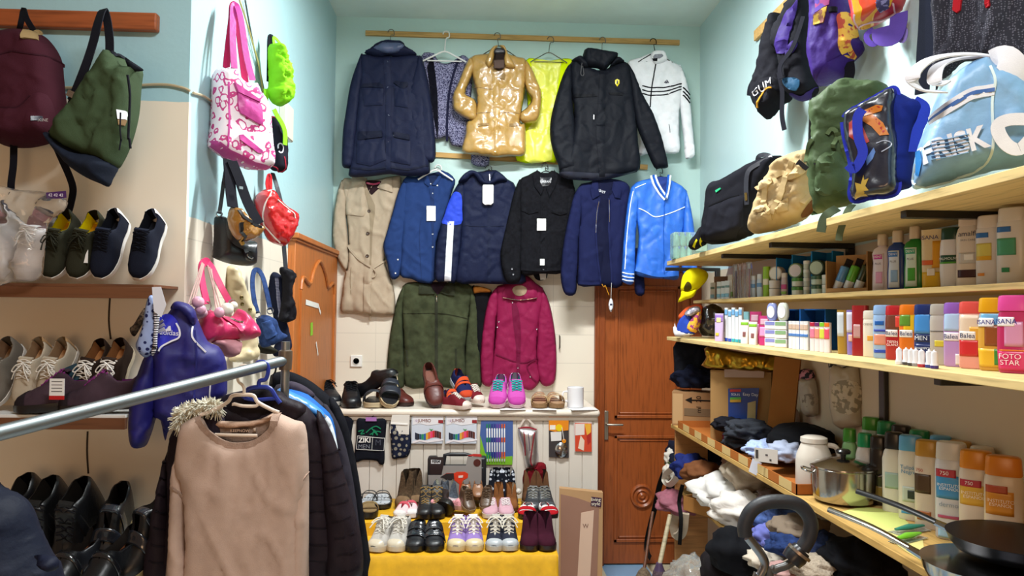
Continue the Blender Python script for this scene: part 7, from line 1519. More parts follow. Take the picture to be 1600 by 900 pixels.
# --- second shelf (mouthwash row)
X2 = 1.45; 
for px, c, nm, lc, x in ((1380, '#d9cfd6', 'clear pink-labelled', '#c42a9a', 0), (1404, '#123a86', 'dark blue', '#2f78c8', 1), (1431, '#0b7a2c', 'bright green', '#3aa884', 2)):
    bottle('mouthwash_bottle', nm+' mouthwash bottle with cream cap on the narrow shelf', px, X2, Z2, .068, .05, .205+.003*x, 'wash', c, '#cbb9a2', capw=.5, capd=.034,
        labels=((-.75, .35, .05, .66, '#d5dff0' if x == 1 else ('#cfe6dc' if x == 2 else '#e4dbe6')), (-.75, .2, .56, .64, lc), (-.5, .2, .14, .34, ('#e2a8d0', '#8fb4e2', '#4aa83a')[x])), txt=(('DENT', -.25, .6, .011, '#f2f2f2'), ('PLUS', -.25, .48, .010, '#3a3a5a')))
bottle('shampoo_bottle', 'yellow honey shampoo bottle printed ISANA next to the green mouthwash', 1459, X2, Z2, .07, .04, .19, 'tube', '#dcc79c', labels=((.0, .9, .35, .8, '#dd9c20'), (-.9, .9, .02, .28, '#d6a916'), (-.9, .1, .40, .48, '#d8632a'), (-.4, .3, .22, .34, '#e6e0d8')), txt=(('ISANA', -.25, .86, .019, '#1f2a6a'),))
bottle('shower_gel', 'white shower gel with dark green cap printed PALMOLIVE', 1487, X2, Z2, .062, .04, .185, 'oval', '#dfdde0', '#123c2c', capw=.86, labels=((-.95, .8, .42, .54, '#114a33'), (-.95, .8, .40, .43, '#4a9a2a')), txt=(('PALMOLIVE', -.1, .48, .011, '#e8ece8'),))
bottle('shower_gel', 'tall cream shower gel printed amalfi with coconut on the narrow shelf', 1517, X2, Z2, .072, .045, .228, 'tall', '#dccfc0', '#d3bfa8', capw=.82, labels=((-.8, .7, .12, .22, '#3d1c22'), (-.7, .7, .30, .44, '#c9c4bf'), (-.3, .4, .34, .42, '#f0eeea')), txt=(('amalfi', -.05, .68, .021, '#23284a'), ('SKIN CARE', 0, .60, .008, '#5a5a66')))
bottle('shower_gel', 'white shower gel with yellow splash and orange cap mark', 1549, X2, Z2, .072, .045, .20, 'shampoo', '#dad6d6', '#d6cbc0', labels=((-.9, .2, .40, .60, '#d9cc62'), (-.9, .2, .36, .42, '#dca81c'), (-.9, .0, .68, .75, '#2a6ab5'), (-.8, -.3, .14, .18, '#d98a2a')))
bottle('shower_gel', 'white shower gel with green leaf splash, last on the narrow shelf', 1584, X2, Z2, .076, .045, .21, 'shampoo', '#d9d8d8', '#d3cdc4', labels=((-.9, .3, .38, .60, '#4aa07c'), (-.9, .0, .68, .75, '#2a6ab5'), (-.6, -.1, .16, .22, '#2f8a5a')))
# open carton with sprays
p = on_line(1330, 1.44, Z2+.001); t = thing('display_carton', 'open brown cardboard tray holding spray tubes on the narrow shelf', 'carton', Fr(p, -50)); CB = mat('#b08a5e', 'card')
MB().box(-.075, .075, -.045, .045, 0, .004).box(-.079, -.075, -.045, .045, 0, .125).box(.075, .079, -.045, .045, 0, .155).box(-.075, .075, .041, .045, 0, .15).box(-.075, .075, -.045, -.041, 0, .018).build('tray', CB, t)
for i, (c, x, lb) in enumerate((('#5a93cf', -.04, 'light blue deodorant spray leaning in the open cardboard tray'), ('#5fae35', .0, 'green deodorant spray leaning in the open cardboard tray'), ('#2c3a24', .04, 'dark green deodorant spray at the back of the open cardboard tray'))):
    s_ = thing('spray_tube', lb, 'bottle', None); s_.matrix_world = Fr(p, -50).M @ Matrix.Translation((x-.012, -.01, .014)) @ Matrix.Rotation(R(22), 4, 'Y')
    MB().lathe([(.013, 0), (.016, .004), (.016, .035)], n=14).build('base', PB('#d6dde2'), s_); MB().lathe([(.017, .035), (.017, .09), (.014, .095), (.001, .097)], n=14).build('body', PB(c), s_); MB().box(-.013, .013, .012, .018, .09, .125).build('card', mat('#241c1a', 'card'), s_)
# blue display with jars
def jar(px, X, z, r, h, c, lab, lid=None, on=False, yaw=-50):
    p = on_line(px, X, z); t = thing('cream_jar', lab, 'jar', Fr(p, yaw))
    if on:   # lying, lid to the viewer
        M = Matrix.Translation((0, 0, r)) @ Matrix.Rotation(R(90), 4, 'X') @ Matrix.Rotation(0, 4, 'Z')
        MB().lathe([(.001, -h), (r*.95, -h), (r, -h+.004), (r, 0), (r*.94, .004), (.001, .004)], n=24).xf(M).build('body', PB(c), t); MB().lathe([(.001, .004), (r*.8, .004), (r*.8, .0052), (.001, .0052)], n=24).xf(M).build('lid_print', PB(lid), t)
    else: MB().lathe([(r*.9, 0), (r, .003), (r, h*.6)], n=18).build('body', PB(c), t); MB().lathe([(r*1.04, h*.6), (r*1.04, h*.97), (r*.9, h), (.001, h)], n=18).build('lid', PB(lid or c), t)
BLC = mat('#2a86c8', 'card')
for px, lab in ((1225, 'left bay of the blue cardboard display, holding pale jars'), (1250, 'middle bay of the blue cardboard display, holding green jars'), (1281, 'right bay of the blue cardboard display, holding dark green jars')):
    p = on_line(px, 1.47, Z2+.001); t = thing('display_box', lab, 'display', Fr(p, -55)); MB().box(-.004, .0, -.06, .06, 0, .185).box(-.0, .075, .055, .06, 0, .185).box(.07, .074, -.03, .06, 0, .185).build('panel', BLC, t)
for px, c, l, n_, z in ((1212, '#c9b9a4', '#dcdcd2', 'big pale cream jar lying on white tubs', .078), (1243, '#6f8a5a', '#d9cfd4', 'big jar with pink flower lid on green tubs in the display', .078), (1276, '#2f4a36', '#b9cdb9', 'big dark green jar with leafy lid in the display', .078)): jar(px, 1.42, Z2+.001+z, .034, .04, c, n_, l, True)
for px, c, l, n_ in ((1211, '#dedad4', None, 'white tub'), (1247, '#cfd6cc', '#4a8a3a', 'small tub with green lid'), (1278, '#b9cfc4', '#2f5a44', 'small tub with dark green lid'), (1293, '#c9d8d4', '#dfe0dc', 'clear tub with white lid')):
    for k_, w_ in enumerate(('lower', 'upper')): jar(px, 1.41, Z2+.001+k_*.039, .026 if px < 1290 else .02, .0375, c, n_+', the %s of two stacked by the blue display' % w_, l)
for k_, w_ in enumerate(('lowest', 'second', 'third', 'topmost')): jar(1261, 1.41, Z2+.001+k_*.037, .014, .036, '#b9c4bc', 'tiny white-capped jar, %s of the slim stack in the display' % w_, '#d8dcd8')
bottle('lotion_bottle', 'small pink and green lotion bottle beside the white tubs', 1226, 1.40, Z2, .03, .02, .105, 'oval', '#b9a4a4', '#cfc4ba', labels=((-.9, .9, .3, .5, '#b93a7a'), (-.9, .9, .08, .2, '#7aa03a')))
for i, (px, c, h) in enumerate(((1178, '#c3d3e6', .115), (1188, '#c9d8ea', .118))): bottle('deodorant_stick', 'white and blue roll-on stick %s the narrow shelf' % ('left one on' if i == 0 else 'right one on'), px, 1.42, Z2, .034, .025, h, 'oval', c, '#dfe4ec', labels=((-.8, .8, .45, .62, '#6a9ad0'),))
bottle('toothpaste_box', 'bright green and yellow tube with a red cap on the narrow shelf', 1198, 1.42, Z2, .036, .025, .15, 'tube', '#8fbf1c', '#a82020', labels=((-.9, .9, .4, .6, '#e6e2c8'),), cat='tube')
for i, (px, c) in enumerate(((1150, '#3a2a6a'), (1157, '#c9c4c8'), (1164, '#b5b0b8'), (1171, '#b03a4a'))):
    p = on_line(px, 1.40, Z2+.001); t = thing('toothbrush', 'clear packed toothbrush with %s handle on the narrow shelf' % ('violet', 'white', 'grey', 'red')[i], 'toothbrush', Fr(p, -50))
    MB().tube([(0, 0, 0), (.003, 0, .06), (0, 0, .15)], [.005, .004, .003], 8).build('handle', PB(c), t); MB().box(-.006, .006, -.006, .002, .15, .175).build('bristles', PB('#d6dce2'), t); MB().box(-.013, .013, -.009, .006, 0, .185).build('blister', mat('#e6e2e6', 'film', trans=.9), t)
bottle('medicine_box', 'slim white and green carton beside the toothbrushes', 1143, 1.42, Z2, .035, .03, .135, 'box', '#c9c4ba', '#8f8578', labels=((-.9, .9, .1, .3, '#7a9a4a'), (-.9, .9, .5, .8, '#ddd9d4')), cat='box')
p = on_line(1130, 1.50, Z2+.001); t = tag(MB().box(-.05, .05, -.02, .04, 0, .145).build('carton', mat('#7a5c48', 'card')), 'brown carton standing behind the white toothpaste tubes', 'carton'); t.matrix_world = Fr(p, -45).M
for i, px in enumerate((1114, 1124, 1131, 1137)): bottle('toothpaste_tube', 'white toothpaste tube with blue swirl, number %s from the yellow cap' % ('one', 'two', 'three', 'four')[i], px, 1.38, Z2, .034, .02, .10, 'tube', '#d5dcdf', labels=((-.8, .8, .1, .3, '#7fb5d0'), (-.8, .8, .62, .74, '#6a8a8a')), cat='tube')
# yellow cap hanging off the shelf end
p = on_line(1098, 1.30, Z2); fr = Fr((p.x, p.y, Z2-.03), -25); t = thing('baseball_cap', 'bright yellow baseball cap with a dark round badge at the end of the narrow shelf', 'cap', fr); zc9 = Z(1030, 360, 4.5)
CY = mat('#dcd00c', 'fabric')
S_ = puff('crown', fr, zc9((150, 400), (165, 320), (205, 275), (260, 262), (320, 280), (345, 310), (335, 350), (300, 390), (250, 430), (190, 435), (158, 430)), .07, CY, t, w=.06, wr=.001)
puff('brim', fr, zc9((158, 425), (200, 432), (262, 415), (240, 465), (190, 485), (132, 505), (150, 460)), .02, mat('#d6ca08', 'fabric'), t, w=.02, y0=.04, wr=0)
patch('badge', S_, zc9((175, 420), (180, 385), (200, 360), (222, 375), (228, 410), (200, 425)), mat('#4a4016', 'fabric'), t, .002, sharp=False)
# --- third shelf (shampoo row)
X3 = 1.32
rows = [
 (1318, .036, .15, 'tube', '#9c7a2c', '#1d1a18', ((-.9, .4, .4, .95, '#c2ccd4'),), (), 'gold and black hair tube on the shampoo shelf', 'box'),
 (1333, .036, .15, 'tube', '#7f6cb0', '#2a2430', ((-.9, .6, .5, .95, '#c4c4dc'), (-.5, .6, .3, .45, '#d9b0a4')), (), 'lilac hair tube beside the gold one', 'box'),
 (1345, .046, .165, 'box', '#8f1c20', None, ((-.7, .2, .35, .62, '#b58a8a'),), (), 'tall dark red hair colour box on the shampoo shelf', 'box'),
 (1362, .046, .148, 'shampoo', '#dcd6c8', '#d6d0c2', ((-.3, .5, .35, .46, '#d99a3a'),), (('CREME', -.2, .7, .010, '#7a7468'),), 'cream white bottle beside the red box', ''),
 (1380, .052, .165, 'shampoo', '#8fb0da', '#8aaedd', ((-.7, .3, .62, .70, '#1c5aa8'), (-.8, .6, .25, .45, '#d08a72'), (-.8, .7, .1, .16, '#2a4aa8'), (-.8, .7, .5, .54, '#3a4aa8')), (), 'light blue body lotion bottle with a peach print', ''),
 (1401, .056, .163, 'box', '#a81c24', '#b02028', ((-.9, .9, .55, .85, '#6a3a2a'), (.1, .9, .60, .80, '#d8453a'), (-.9, .3, .42, .55, '#e6e2e0')), (('Balea', -.3, .485, .018, '#1c2a5a'), ('TIEFEN\nGLANZ', -.2, .30, .011, '#f0e6e4')), 'red shampoo bottle printed Balea with grapefruit', ''),
 (1424, .058, .165, 'box', '#d9701c', '#dd7414', ((-.5, .9, .52, .88, '#e0b41c'), (-.9, .1, .62, .82, '#5a8a2a'), (-.9, .3, .42, .55, '#e6e2e0')), (('Balea', -.3, .485, .018, '#1c2a5a'),), 'orange shampoo bottle printed Balea with mango', ''),
 (1448, .058, .165, 'box', '#1c3474', '#1a2c66', ((-.9, .5, .5, .85, '#3f86cc'), (-.9, .6, .36, .48, '#16244e'), (-.9, .6, .10, .32, '#1a2a60')), (('MEN', -.3, .42, .018, '#dfe6f0'), ('SHAMPOO', -.1, .25, .010, '#dfe6f0')), 'dark blue shampoo bottle printed MEN', ''),
 (1473, .056, .165, 'box', '#b0a9a0', '#aaa49c', ((-.9, .3, .54, .56, '#6a655f'), (-.5, .3, .30, .40, '#c9b83a')), (), 'plain greyish shampoo bottle between the blue and lilac ones', ''),
 (1496, .058, .168, 'box', '#b08ac9', '#8d5cb8', ((-.9, .4, .55, .85, '#a9c4e4'), (-.9, .3, .40, .53, '#e6e2ea'), (0, .9, .03, .20, '#d8d0d0')), (('Balea', -.35, .465, .018, '#1c2a5a'),), 'lilac shower gel printed Balea with coconut half', ''),
 (1523, .064, .17, 'box', '#e09a92', '#d8504a', ((-.9, .5, .4, .8, '#d9c4ae'), (-.2, .5, .40, .62, '#dda43a'), (-.9, .4, .18, .42, '#c0282c'), (-.9, .2, .42, .55, '#e8e4e2')), (('Balea', -.35, .485, .018, '#1c2a5a'),), 'coral pink shower gel printed Balea with peach', ''),
 (1554, .064, .178, 'oval', '#c9983a', '#dfa314', ((-.95, .9, .62, .78, '#6fb0dc'), (-.5, .7, .34, .62, '#8a4a20'), (-.95, .9, .05, .3, '#dcb02c'), (.1, .6, .08, .30, '#3a8a3a'), (-.95, .1, .60, .72, '#e9edf2')), (('ISANA', -.4, .66, .016, '#2a2f86'),), 'kids shampoo with yellow dome cap, brown pony and cactus print', ''),
 (1586, .066, .182, 'oval', '#b02a5c', '#dc4a9c', ((-.5, .6, .34, .66, '#c98ab0'), (-.95, .95, .03, .28, '#c92a66'), (-.95, .1, .60, .72, '#eceaf2'), (-.8, .9, .28, .30, '#d8702a')), (('ISANA', -.4, .66, .017, '#2a2f86'), ('FOTO\nSTAR', -.2, .17, .018, '#f0dce6')), 'pink kids shampoo with rounded pink cap and figure print, last of the row', '')]
for px, w_, h, shp, c, cp, lb, tx, nm, ct in rows: bottle('shampoo_bottle' if ct == '' else 'hair_care_pack', nm, px, X3+.02, Z3, w_*1.12, .035, h*1.06, shp, c, cp, labels=lb, txt=tx, capw=1.0 if shp in ('box', 'shampoo') else .95, yaw=-48) if not (shp == 'box' and cp) else bottle('shampoo_bottle', nm, px, X3+.02, Z3, w_*1.12, .035, h*1.06, 'shampoo', c, cp, labels=lb, txt=tx, capw=1.0, yaw=-48)
for i, (px, c) in enumerate(((1405, '#d9d9dc'), (1416, '#3a3a40'), (1424, '#3a3a40'), (1431, '#8a8a90'), (1440, '#b02a3a'), (1452, '#2a3a8a'), (1460, '#3a2a7a'))):
    p = on_line(px, XS+.03+.006*(i % 2), Z3+.001); t = thing('car_charger', 'small white plug adapter with a %s base, %s of the row before the shampoo' % (('white', 'black', 'black', 'grey', 'red', 'blue', 'violet')[i], ('first', 'second', 'third', 'fourth', 'fifth', 'sixth', 'last')[i]), 'charger', Fr(p, -40), 'white plug adapters on the shampoo shelf')
    MB().lathe([(.010, 0), (.0105, .004), (.0105, .008)], n=12).build('base_ring', PB(c), t); MB().lathe([(.0105, .008), (.008, .016), (.0085, .038), (.007, .044), (.003, .046), (.002, .049), (.0005, .05)], n=12).build('body', PB('#dcdce0'), t)
# left part of the third shelf
bl = mat('#1c56a0', 'card')
for px, lab in ((1234, 'left dark blue cardboard bay on the shampoo shelf holding thin white boxes'), (1266, 'right dark blue cardboard bay on the shampoo shelf holding lip balms')):
    p = on_line(px, X3+.06, Z3+.001); t = thing('display_box', lab, 'display', Fr(p, -52)); MB().box(-.004, 0, -.08, .05, 0, .165).box(0, .09, .046, .05, 0, .165).box(.086, .09, -.05, .05, 0, .165).box(0, .086, -.05, .046, .160, .165).build('panel', bl, t)
for i in range(5): bottle('cream_box', 'thin white box with a face print in the blue bay, box %s from the left' % ('one', 'two', 'three', 'four', 'five')[i], 1237+i*6.0, X3, Z3, .020, .02, .115, 'box', '#d6dae2', labels=((-.9, .9, .70, .9, '#c9b0a0'), (-.9, .9, .45, .55, '#4a7ac0')), cat='box')
for i, c in enumerate(('#b02040', '#6a2a6a', '#7ac02a', '#d9701c')): bottle('lip_balm_box', ('red', 'purple', 'green', 'orange')[i]+' topped lip balm box in the right blue bay', 1271+i*7.6, X3, Z3, .022, .02, .112, 'box', '#d9d2d8', labels=((-.9, .9, .86, 1, c), (-.9, .9, .45, .8, ('#d87a9a', '#d98a7a', '#c9d04a', '#d8506a')[i])), cat='box')
for px, c, lab in ((1207, '#8a96d0', 'violet oval soap dish box standing on the stacked soaps'), (1224, '#cdd6cc', 'white oval soap box with leaf print standing on the stacked soaps')):
    p = on_line(px, X3, Z3+.115); t = thing('soap_box', lab, 'soap', Fr(p, -50)); V, F = Bt(.05, .03, .078, [(0, .5), (.08, .75), (.25, .95), (.5, 1), (.75, .95), (.92, .75), (1, .5)]).mesh(); meshobj('body', V, F, PB(c), t); MB().lathe([(.001, 0), (.018, 0), (.018, .001), (.001, .001)], n=20, sy=1.5).xf(Matrix.Translation((0, -.0155, .039)) @ Matrix.Rotation(R(90), 4, 'X')).build('print', PB('#dcdfe8'), t)
for k_ in range(3):
    for i, (px, c) in enumerate(((1207, '#7d83c4'), (1223, '#7fa37a'))):
        p = on_line(px, X3, Z3+.001+k_*.038); t = thing('soap_bar', 'wrapped soap with %s edge, %s layer of the stack' % (('violet', 'green')[i], ('lowest', 'middle', 'top')[k_]), 'soap', Fr(p, -50)); MB().box(-.028, .028, -.02, .03, 0, .036).build('wrapper', PB('#d9dae0'), t, bevel=.003); MB().box(-.024, .024, -.0208, -.02, .018, .034).build('print', PB(c), t)
for i, (px, lab) in enumerate(((1181, 'pink hair remover pouch behind the white tubes'), (1196, 'pink pouch with white print beside the soap stack'))):
    bottle('pouch', lab, px, X3+.03*(1-i), Z3, .062, .03, .155-.02*i, 'tube', '#b02a6a', labels=((-.8, .7, .3, .62, '#d98ab8'), (-.7, .5, .70, .9, '#c9a0b4')), cat='pouch')
for i, px in enumerate((1164, 1177)): bottle('cream_tube', 'white tube with green band, %s in front of the pink pouches' % ('left one' if i == 0 else 'right one'), px, X3-.03, Z3, .044, .025, .115-.008*i, 'tube', '#dcd2d4', labels=((-.9, .9, .78, .9, '#7ab52a'), (-.3, .4, .3, .5, '#7a4a4a')), cat='tube')
bottle('cream_box', 'pale turquoise box behind the white tubes', 1165, X3+.04, Z3, .05, .03, .155, 'box', '#8fcad8', cat='box')
for i in range(5): bottle('toothbrush_box', 'slim white and blue box, %s of five in a row on the shampoo shelf' % ('first', 'second', 'third', 'fourth', 'last')[i], 1136+i*5.5, X3-.01, Z3, .020, .02, .165 if i % 2 else .175, 'box', '#d8dde6', labels=((-.9, .9, .78, .95, '#6fa6d6'), (-.9, .9, 0, .1, ('#2a4ab0', '#2a4ab0', '#2fa0b0', '#2fa0b0', '#1f8a9a')[i])), cat='box')
bottle('cream_box', 'lilac cream box with yellow vanilla print on the shampoo shelf', 1124, XS+.08, Z3, .052, .03, .145, 'tube', '#b9a6cc', labels=((-.9, .9, .7, .95, '#8a6ab5'), (-.5, .5, .68, .84, '#d9cf8a'), (-.6, .2, .2, .3, '#d0b03a')), cat='box')
p = on_line(1112, 1.38, Z3+.1); tag(lump('helmet', mat('#0e0e12', 'patent', rough=.25), None, p, (.085, .08, .095), 3, .12, flat=.9), 'shiny black helmet-like case on the far end of the shampoo shelf', 'helmet')
# coloured cloth heap
fr = Fr(on_line(1078, 1.25, Z3+.001), -30); t = thing('scarf', 'crumpled orange, blue and white cloth at the far end of the shampoo shelf', 'cloth', fr)
puff('orange_fold', fr, gz(fr, zc9((125, 615), (150, 570), (200, 530), (260, 518), (300, 540), (295, 640), (200, 650))), .05, mat('#d0562a', 'fabric'), t, uv=True, y0=-.03, wr=.008)
puff('blue_fold', fr, gz(fr, zc9((125, 700), (140, 640), (180, 590), (230, 570), (240, 650), (250, 730), (150, 735))), .06, mat('#2a46a8', 'fabric'), t, uv=True, wr=.012, w=.02)
puff('white_fold', fr, gz(fr, zc9((180, 590), (220, 545), (280, 535), (295, 570), (250, 600), (210, 610))), .05, mat('#c4c0cc', 'camo', col2='#8a8694', sc=60), t, uv=True, y0=.015, wr=.008, w=.015)
puff('print_fold', fr, gz(fr, zc9((195, 680), (230, 620), (290, 560), (298, 640), (260, 720), (210, 712))), .05, mat('#8a2a6a', 'camo', col2='#d8a22a', sc=45), t, uv=True, y0=.01, wr=.01, w=.02)
puff('white_hem', fr, gz(fr, zc9((112, 650), (130, 690), (220, 710), (240, 735), (120, 745))), .05, mat('#d0ccd0', 'fabric'), t, uv=True, y0=.01, wr=.004, w=.01)
# ---------------------------------------------------------------- lower shelf with pot, pans and tall bottles
z12 = Z(1300, 630, 3.3333); z13 = Z(1180, 560, 3.75); z14 = Z(1030, 530, 4.735); z15 = Z(1000, 690, 4.284)
def tb(lab, px, py, body, cap, w=.075, h=.27, shape='shampoo', labels=(), txt=(), yaw=-38, capw=.95):
    return bottle('shampoo_bottle', lab, px, XR-.038 if 'back row' in lab else 1.435, Z4, w, .05, h, shape, body, cap, labels=labels, txt=txt, y=py, yaw=yaw, capw=capw)
W_ = '#dad4cc'
tb('light green bottle with a green cap next to the jug', 1328, 742, '#8fc084', '#3f8f2a', .055, .235, 'tall', ((-.9, .5, .08, .25, '#3a6a5a'),), capw=.85)
tb('white bottle with a bright green cap behind the pot', 1352, 750, '#cfc6bf', '#17935a', .062, .235, 'tall', ((-.5, .4, .1, .25, '#6a4a3a'),), capw=.8)
tb('dark brown bottle with gold seal beside the green capped ones', 1374, 754, '#1f1613', '#1a1210', .06, .24, 'shampoo', ((-.4, .5, .12, .28, '#8a6f2a'),))
tb('white bottle with a black cap behind the pan handle', 1398, 786, W_, '#161314', .075, .27, 'tall', ((-.7, .5, .3, .5, '#9fb8ae'),), capw=.8)
tb('white bottle printed Tulipan Negro with blue lid', 1424, 800, W_, '#5a9fd0', .075, .275, 'shampoo', ((-.6, .6, .22, .40, '#b9c4b8'), (-.2, .4, .26, .36, '#2a3a34'), (-.7, .3, .08, .11, '#3a8ac0')), (('Tulipán\nNegro', -.1, .60, .017, '#1f7ab0'),))
tb('white bottle with a golden cap and brown label', 1452, 808, '#d6c6b8', '#b5832a', .08, .275, 'shampoo', ((-.95, .2, .40, .62, '#4a3420'), (-.8, .2, .1, .2, '#a8602f')), (('750', -.6, .66, .014, '#a82a2a'),))
tb('white bottle printed Instituto Español with blue label', 1488, 822, '#d0d0d8', '#d0cac6', .088, .29, 'shampoo', ((-.9, .6, .42, .66, '#3f8fc8'), (-.9, .3, .64, .72, '#b02a3c'), (-.8, .7, .02, .16, '#9cc4e0'), (-.8, .5, .22, .25, '#b04a6a')), (('750', -.4, .68, .016, '#f0e8e8'), ('INSTITUTO\nESPAÑOL', -.12, .54, .0125, '#e9eff4'), ('dermo', -.15, .36, .019, '#8a9aaa')))
tb('white bottle with an orange cap and yellow flower label', 1527, 836, '#d8cabb', '#d9860f', .088, .285, 'shampoo', ((-.9, .6, .46, .66, '#d6a83a'), (-.9, .3, .64, .71, '#b02a3c'), (-.8, .3, .10, .22, '#d9b51c')), (('750', -.4, .675, .014, '#f0e8e8'), ('INSTITUTO\nESPAÑOL', -.12, .56, .0125, '#f2e6d0')))
tb('white bottle with an orange cap and orange label, rightmost on the lower shelf', 1570, 850, '#d8c4ae', '#d9801a', .092, .29, 'shampoo', ((-.9, .5, .46, .68, '#d28a2a'), (-.9, .2, .66, .73, '#b04a2c'), (-.8, .4, .04, .26, '#b5702a')), (('INSTITUTO\nESPAÑOL', -.15, .57, .0125, '#f2dcc0'),))
for px, py, c, cp, lab in ((1362, 728, '#b9c4b4', '#3f8f2a', 'green-capped bottle standing in the back row behind the dark brown bottle'), (1386, 738, '#c4beb6', '#17804a', 'green-capped white bottle in the back row left of the black caps'), (1409, 745, '#211815', '#1a1210', 'black bottle in the back row behind the white one with black cap'),
    (1438, 762, '#c9c0b6', '#17804a', 'bottle with a dark green cap in the back row'), (1471, 775, '#c9c6c0', '#5a9fd0', 'white bottle with blue lid in the back row beside the golden cap'), (1502, 786, '#cbb59c', '#b5832a', 'bottle with a golden cap in the back row'), (1536, 800, '#cfc4b4', '#d3c8ba', 'white capped bottle in the back row behind the orange cap')):
    tb(lab, px, py, c, cp, .07, .27)
# thermos jug
p = at(1272, 764, Z=Z4); t = thing('thermos_jug', 'white plastic thermos jug beside the steel pot', 'jug', Fr((p.x, p.y, Z4+.001), -20)); JW = mat('#cdc4b8', 'plastic', .25)
MB().lathe([(.001, 0), (.060, 0), (.066, .006), (.068, .02), (.067, .11), (.064, .13), (.05, .165), (.046, .175), (.001, .175)], n=30).build('body', JW, t)
MB().lathe([(.001, .176), (.046, .176), (.05, .18), (.049, .196), (.035, .202), (.001, .204)], n=30).build('lid', JW, t)
MB().tube(crv([(.04, 0, .17), (.075, 0, .165), (.088, 0, .14), (.086, 0, .11), (.066, 0, .085)], 5), .010, 8).build('handle', JW, t); MB().box(-.02, .01, -.0685, -.066, .05, .09).build('print', mat('#9a938a', 'plastic'), t)
# steel pot
ST = mat('#b3b0ab', 'metal', .16); BKH = mat('#121214', 'plastic', .3)
p = at(1318, 784, Z=Z4); t = thing('cooking_pot', 'shiny stainless steel pot with a black knob lid', 'pot', Fr((p.x, p.y, Z4+.003), -20))
MB().lathe([(.001, 0), (.085, 0), (.10, .008), (.108, .03), (.11, .06), (.11, .118), (.114, .121), (.11, .123), (.104, .118), (.104, .02), (.001, .012)], n=40).build('body', ST, t)
MB().lathe([(.113, .122), (.112, .127), (.09, .138), (.05, .150), (.02, .154), (.001, .154)], n=40).build('lid', ST, t)
MB().lathe([(.008, .154), (.010, .166), (.024, .170), (.026, .178), (.02, .184), (.001, .185)], n=20).build('knob', BKH, t)
for sx in (-1, 1): MB().tube(crv([(sx*.108, -.03, .10), (sx*.135, -.028, .108), (sx*.14, 0, .11), (sx*.135, .028, .108), (sx*.108, .03, .10)], 4), .004, 8).build('handle', ST, t)
# pans
def pan(lab, px, py, r, zoff, outer, inner, hdir, hcol, hl, tilt=0, dep=.045):
    p = at(px, py, Z=Z4+zoff+.03); t = thing('frying_pan', lab, 'pan', None); t.matrix_world = Matrix.Translation((p.x, p.y, Z4+zoff)) @ Matrix.Rotation(R(tilt), 4, 'Y')
    MB().lathe([(.001, 0), (r*.72, 0), (r*.86, .008), (r*.96, dep*.6), (r, dep), (r*1.01, dep+.002)], n=44).build('outer', outer, t); MB().lathe([(.001, .004), (r*.72, .004), (r*.85, .012), (r*.95, dep*.65), (r*.99, dep+.001)], n=44).build('inner_coating', inner, t)
    a = R(hdir); d = Vector((math.cos(a), math.sin(a), 0)); q = d*r
    MB().tube([q*.97+Vector((0, 0, dep*.7)), q*1.22+Vector((0, 0, dep*.95))], [.012, .009], 8).build('handle_bracket', ST, t)
    MB().tube(crv([tuple(q*1.2+Vector((0, 0, dep*.95))), tuple(q*1.5+d*hl*.2+Vector((0, 0, dep*1.5))), tuple(q+d*hl+Vector((0, 0, dep*1.9)))], 5), .011, 10, flat=.7).build('handle', hcol, t); return t
NS = mat('#15151a', 'metal', .38)
pan('steel skillet with a metal handle, under the black pan', 1550, 902, .155, .002, ST, NS, 132, ST, .24, dep=.062)
pan('black nonstick frying pan on top, with a black handle', 1590, 850, .155, .075, mat('#1c1c20', 'metal', .4), NS, 128, BKH, .24)
# papers and small things
YPp = mat('#c9cf78', 'paper')
def sheet(lab, pts, z, m, nm='paper_sheet', cat='paper'):
    P = [at(*q, Z=z) for q in pts]; c = sum(P, Vector())/len(P); n = len(P)
    vs = [(q.x-c.x, q.y-c.y, 0) for q in P]+[(q.x-c.x, q.y-c.y, .0015) for q in P]
    o = meshobj(nm, vs, [tuple(range(n)), tuple(range(n, 2*n))]+[(i, (i+1) % n, (i+1) % n+n, i+n) for i in range(n)], m, smooth=False); o.location = c; return tag(o, lab, cat)
sheet('yellow-green paper sheet under the pot', z12((40, 570), (150, 540), (330, 560), (400, 628), (330, 660), (240, 660)), Z4+.0005, YPp)
sheet('pale yellow paper sheet sliding off the shelf beside the skillet', z12((232, 664), (400, 640), (470, 700), (495, 838), (380, 770)), Z4+.0008, mat('#cfc47c', 'paper'))
for i, (q, c, lab) in enumerate((((405, 655), '#2f7f6a', 'dark green wrapped item beside the skillet handle'), ((398, 700), '#6fb52a', 'bright green wrapped item nearest the shelf edge'))):
    p = at(*z12(q)[0], Z=Z4+.01); t = thing('wrapped_pack', lab, 'pack', Fr((p.x, p.y, Z4+.003), 20+i*8)); MB().tube([(-.06, 0, .012), (0, 0, .014), (.06, 0, .012)], [.006, .014, .006], 10, flat=.6).build('content', PB(c), t); MB().box(-.07, .07, -.02, .02, 0, .002).build('film', mat('#e0e6e0', 'film', trans=.8), t)
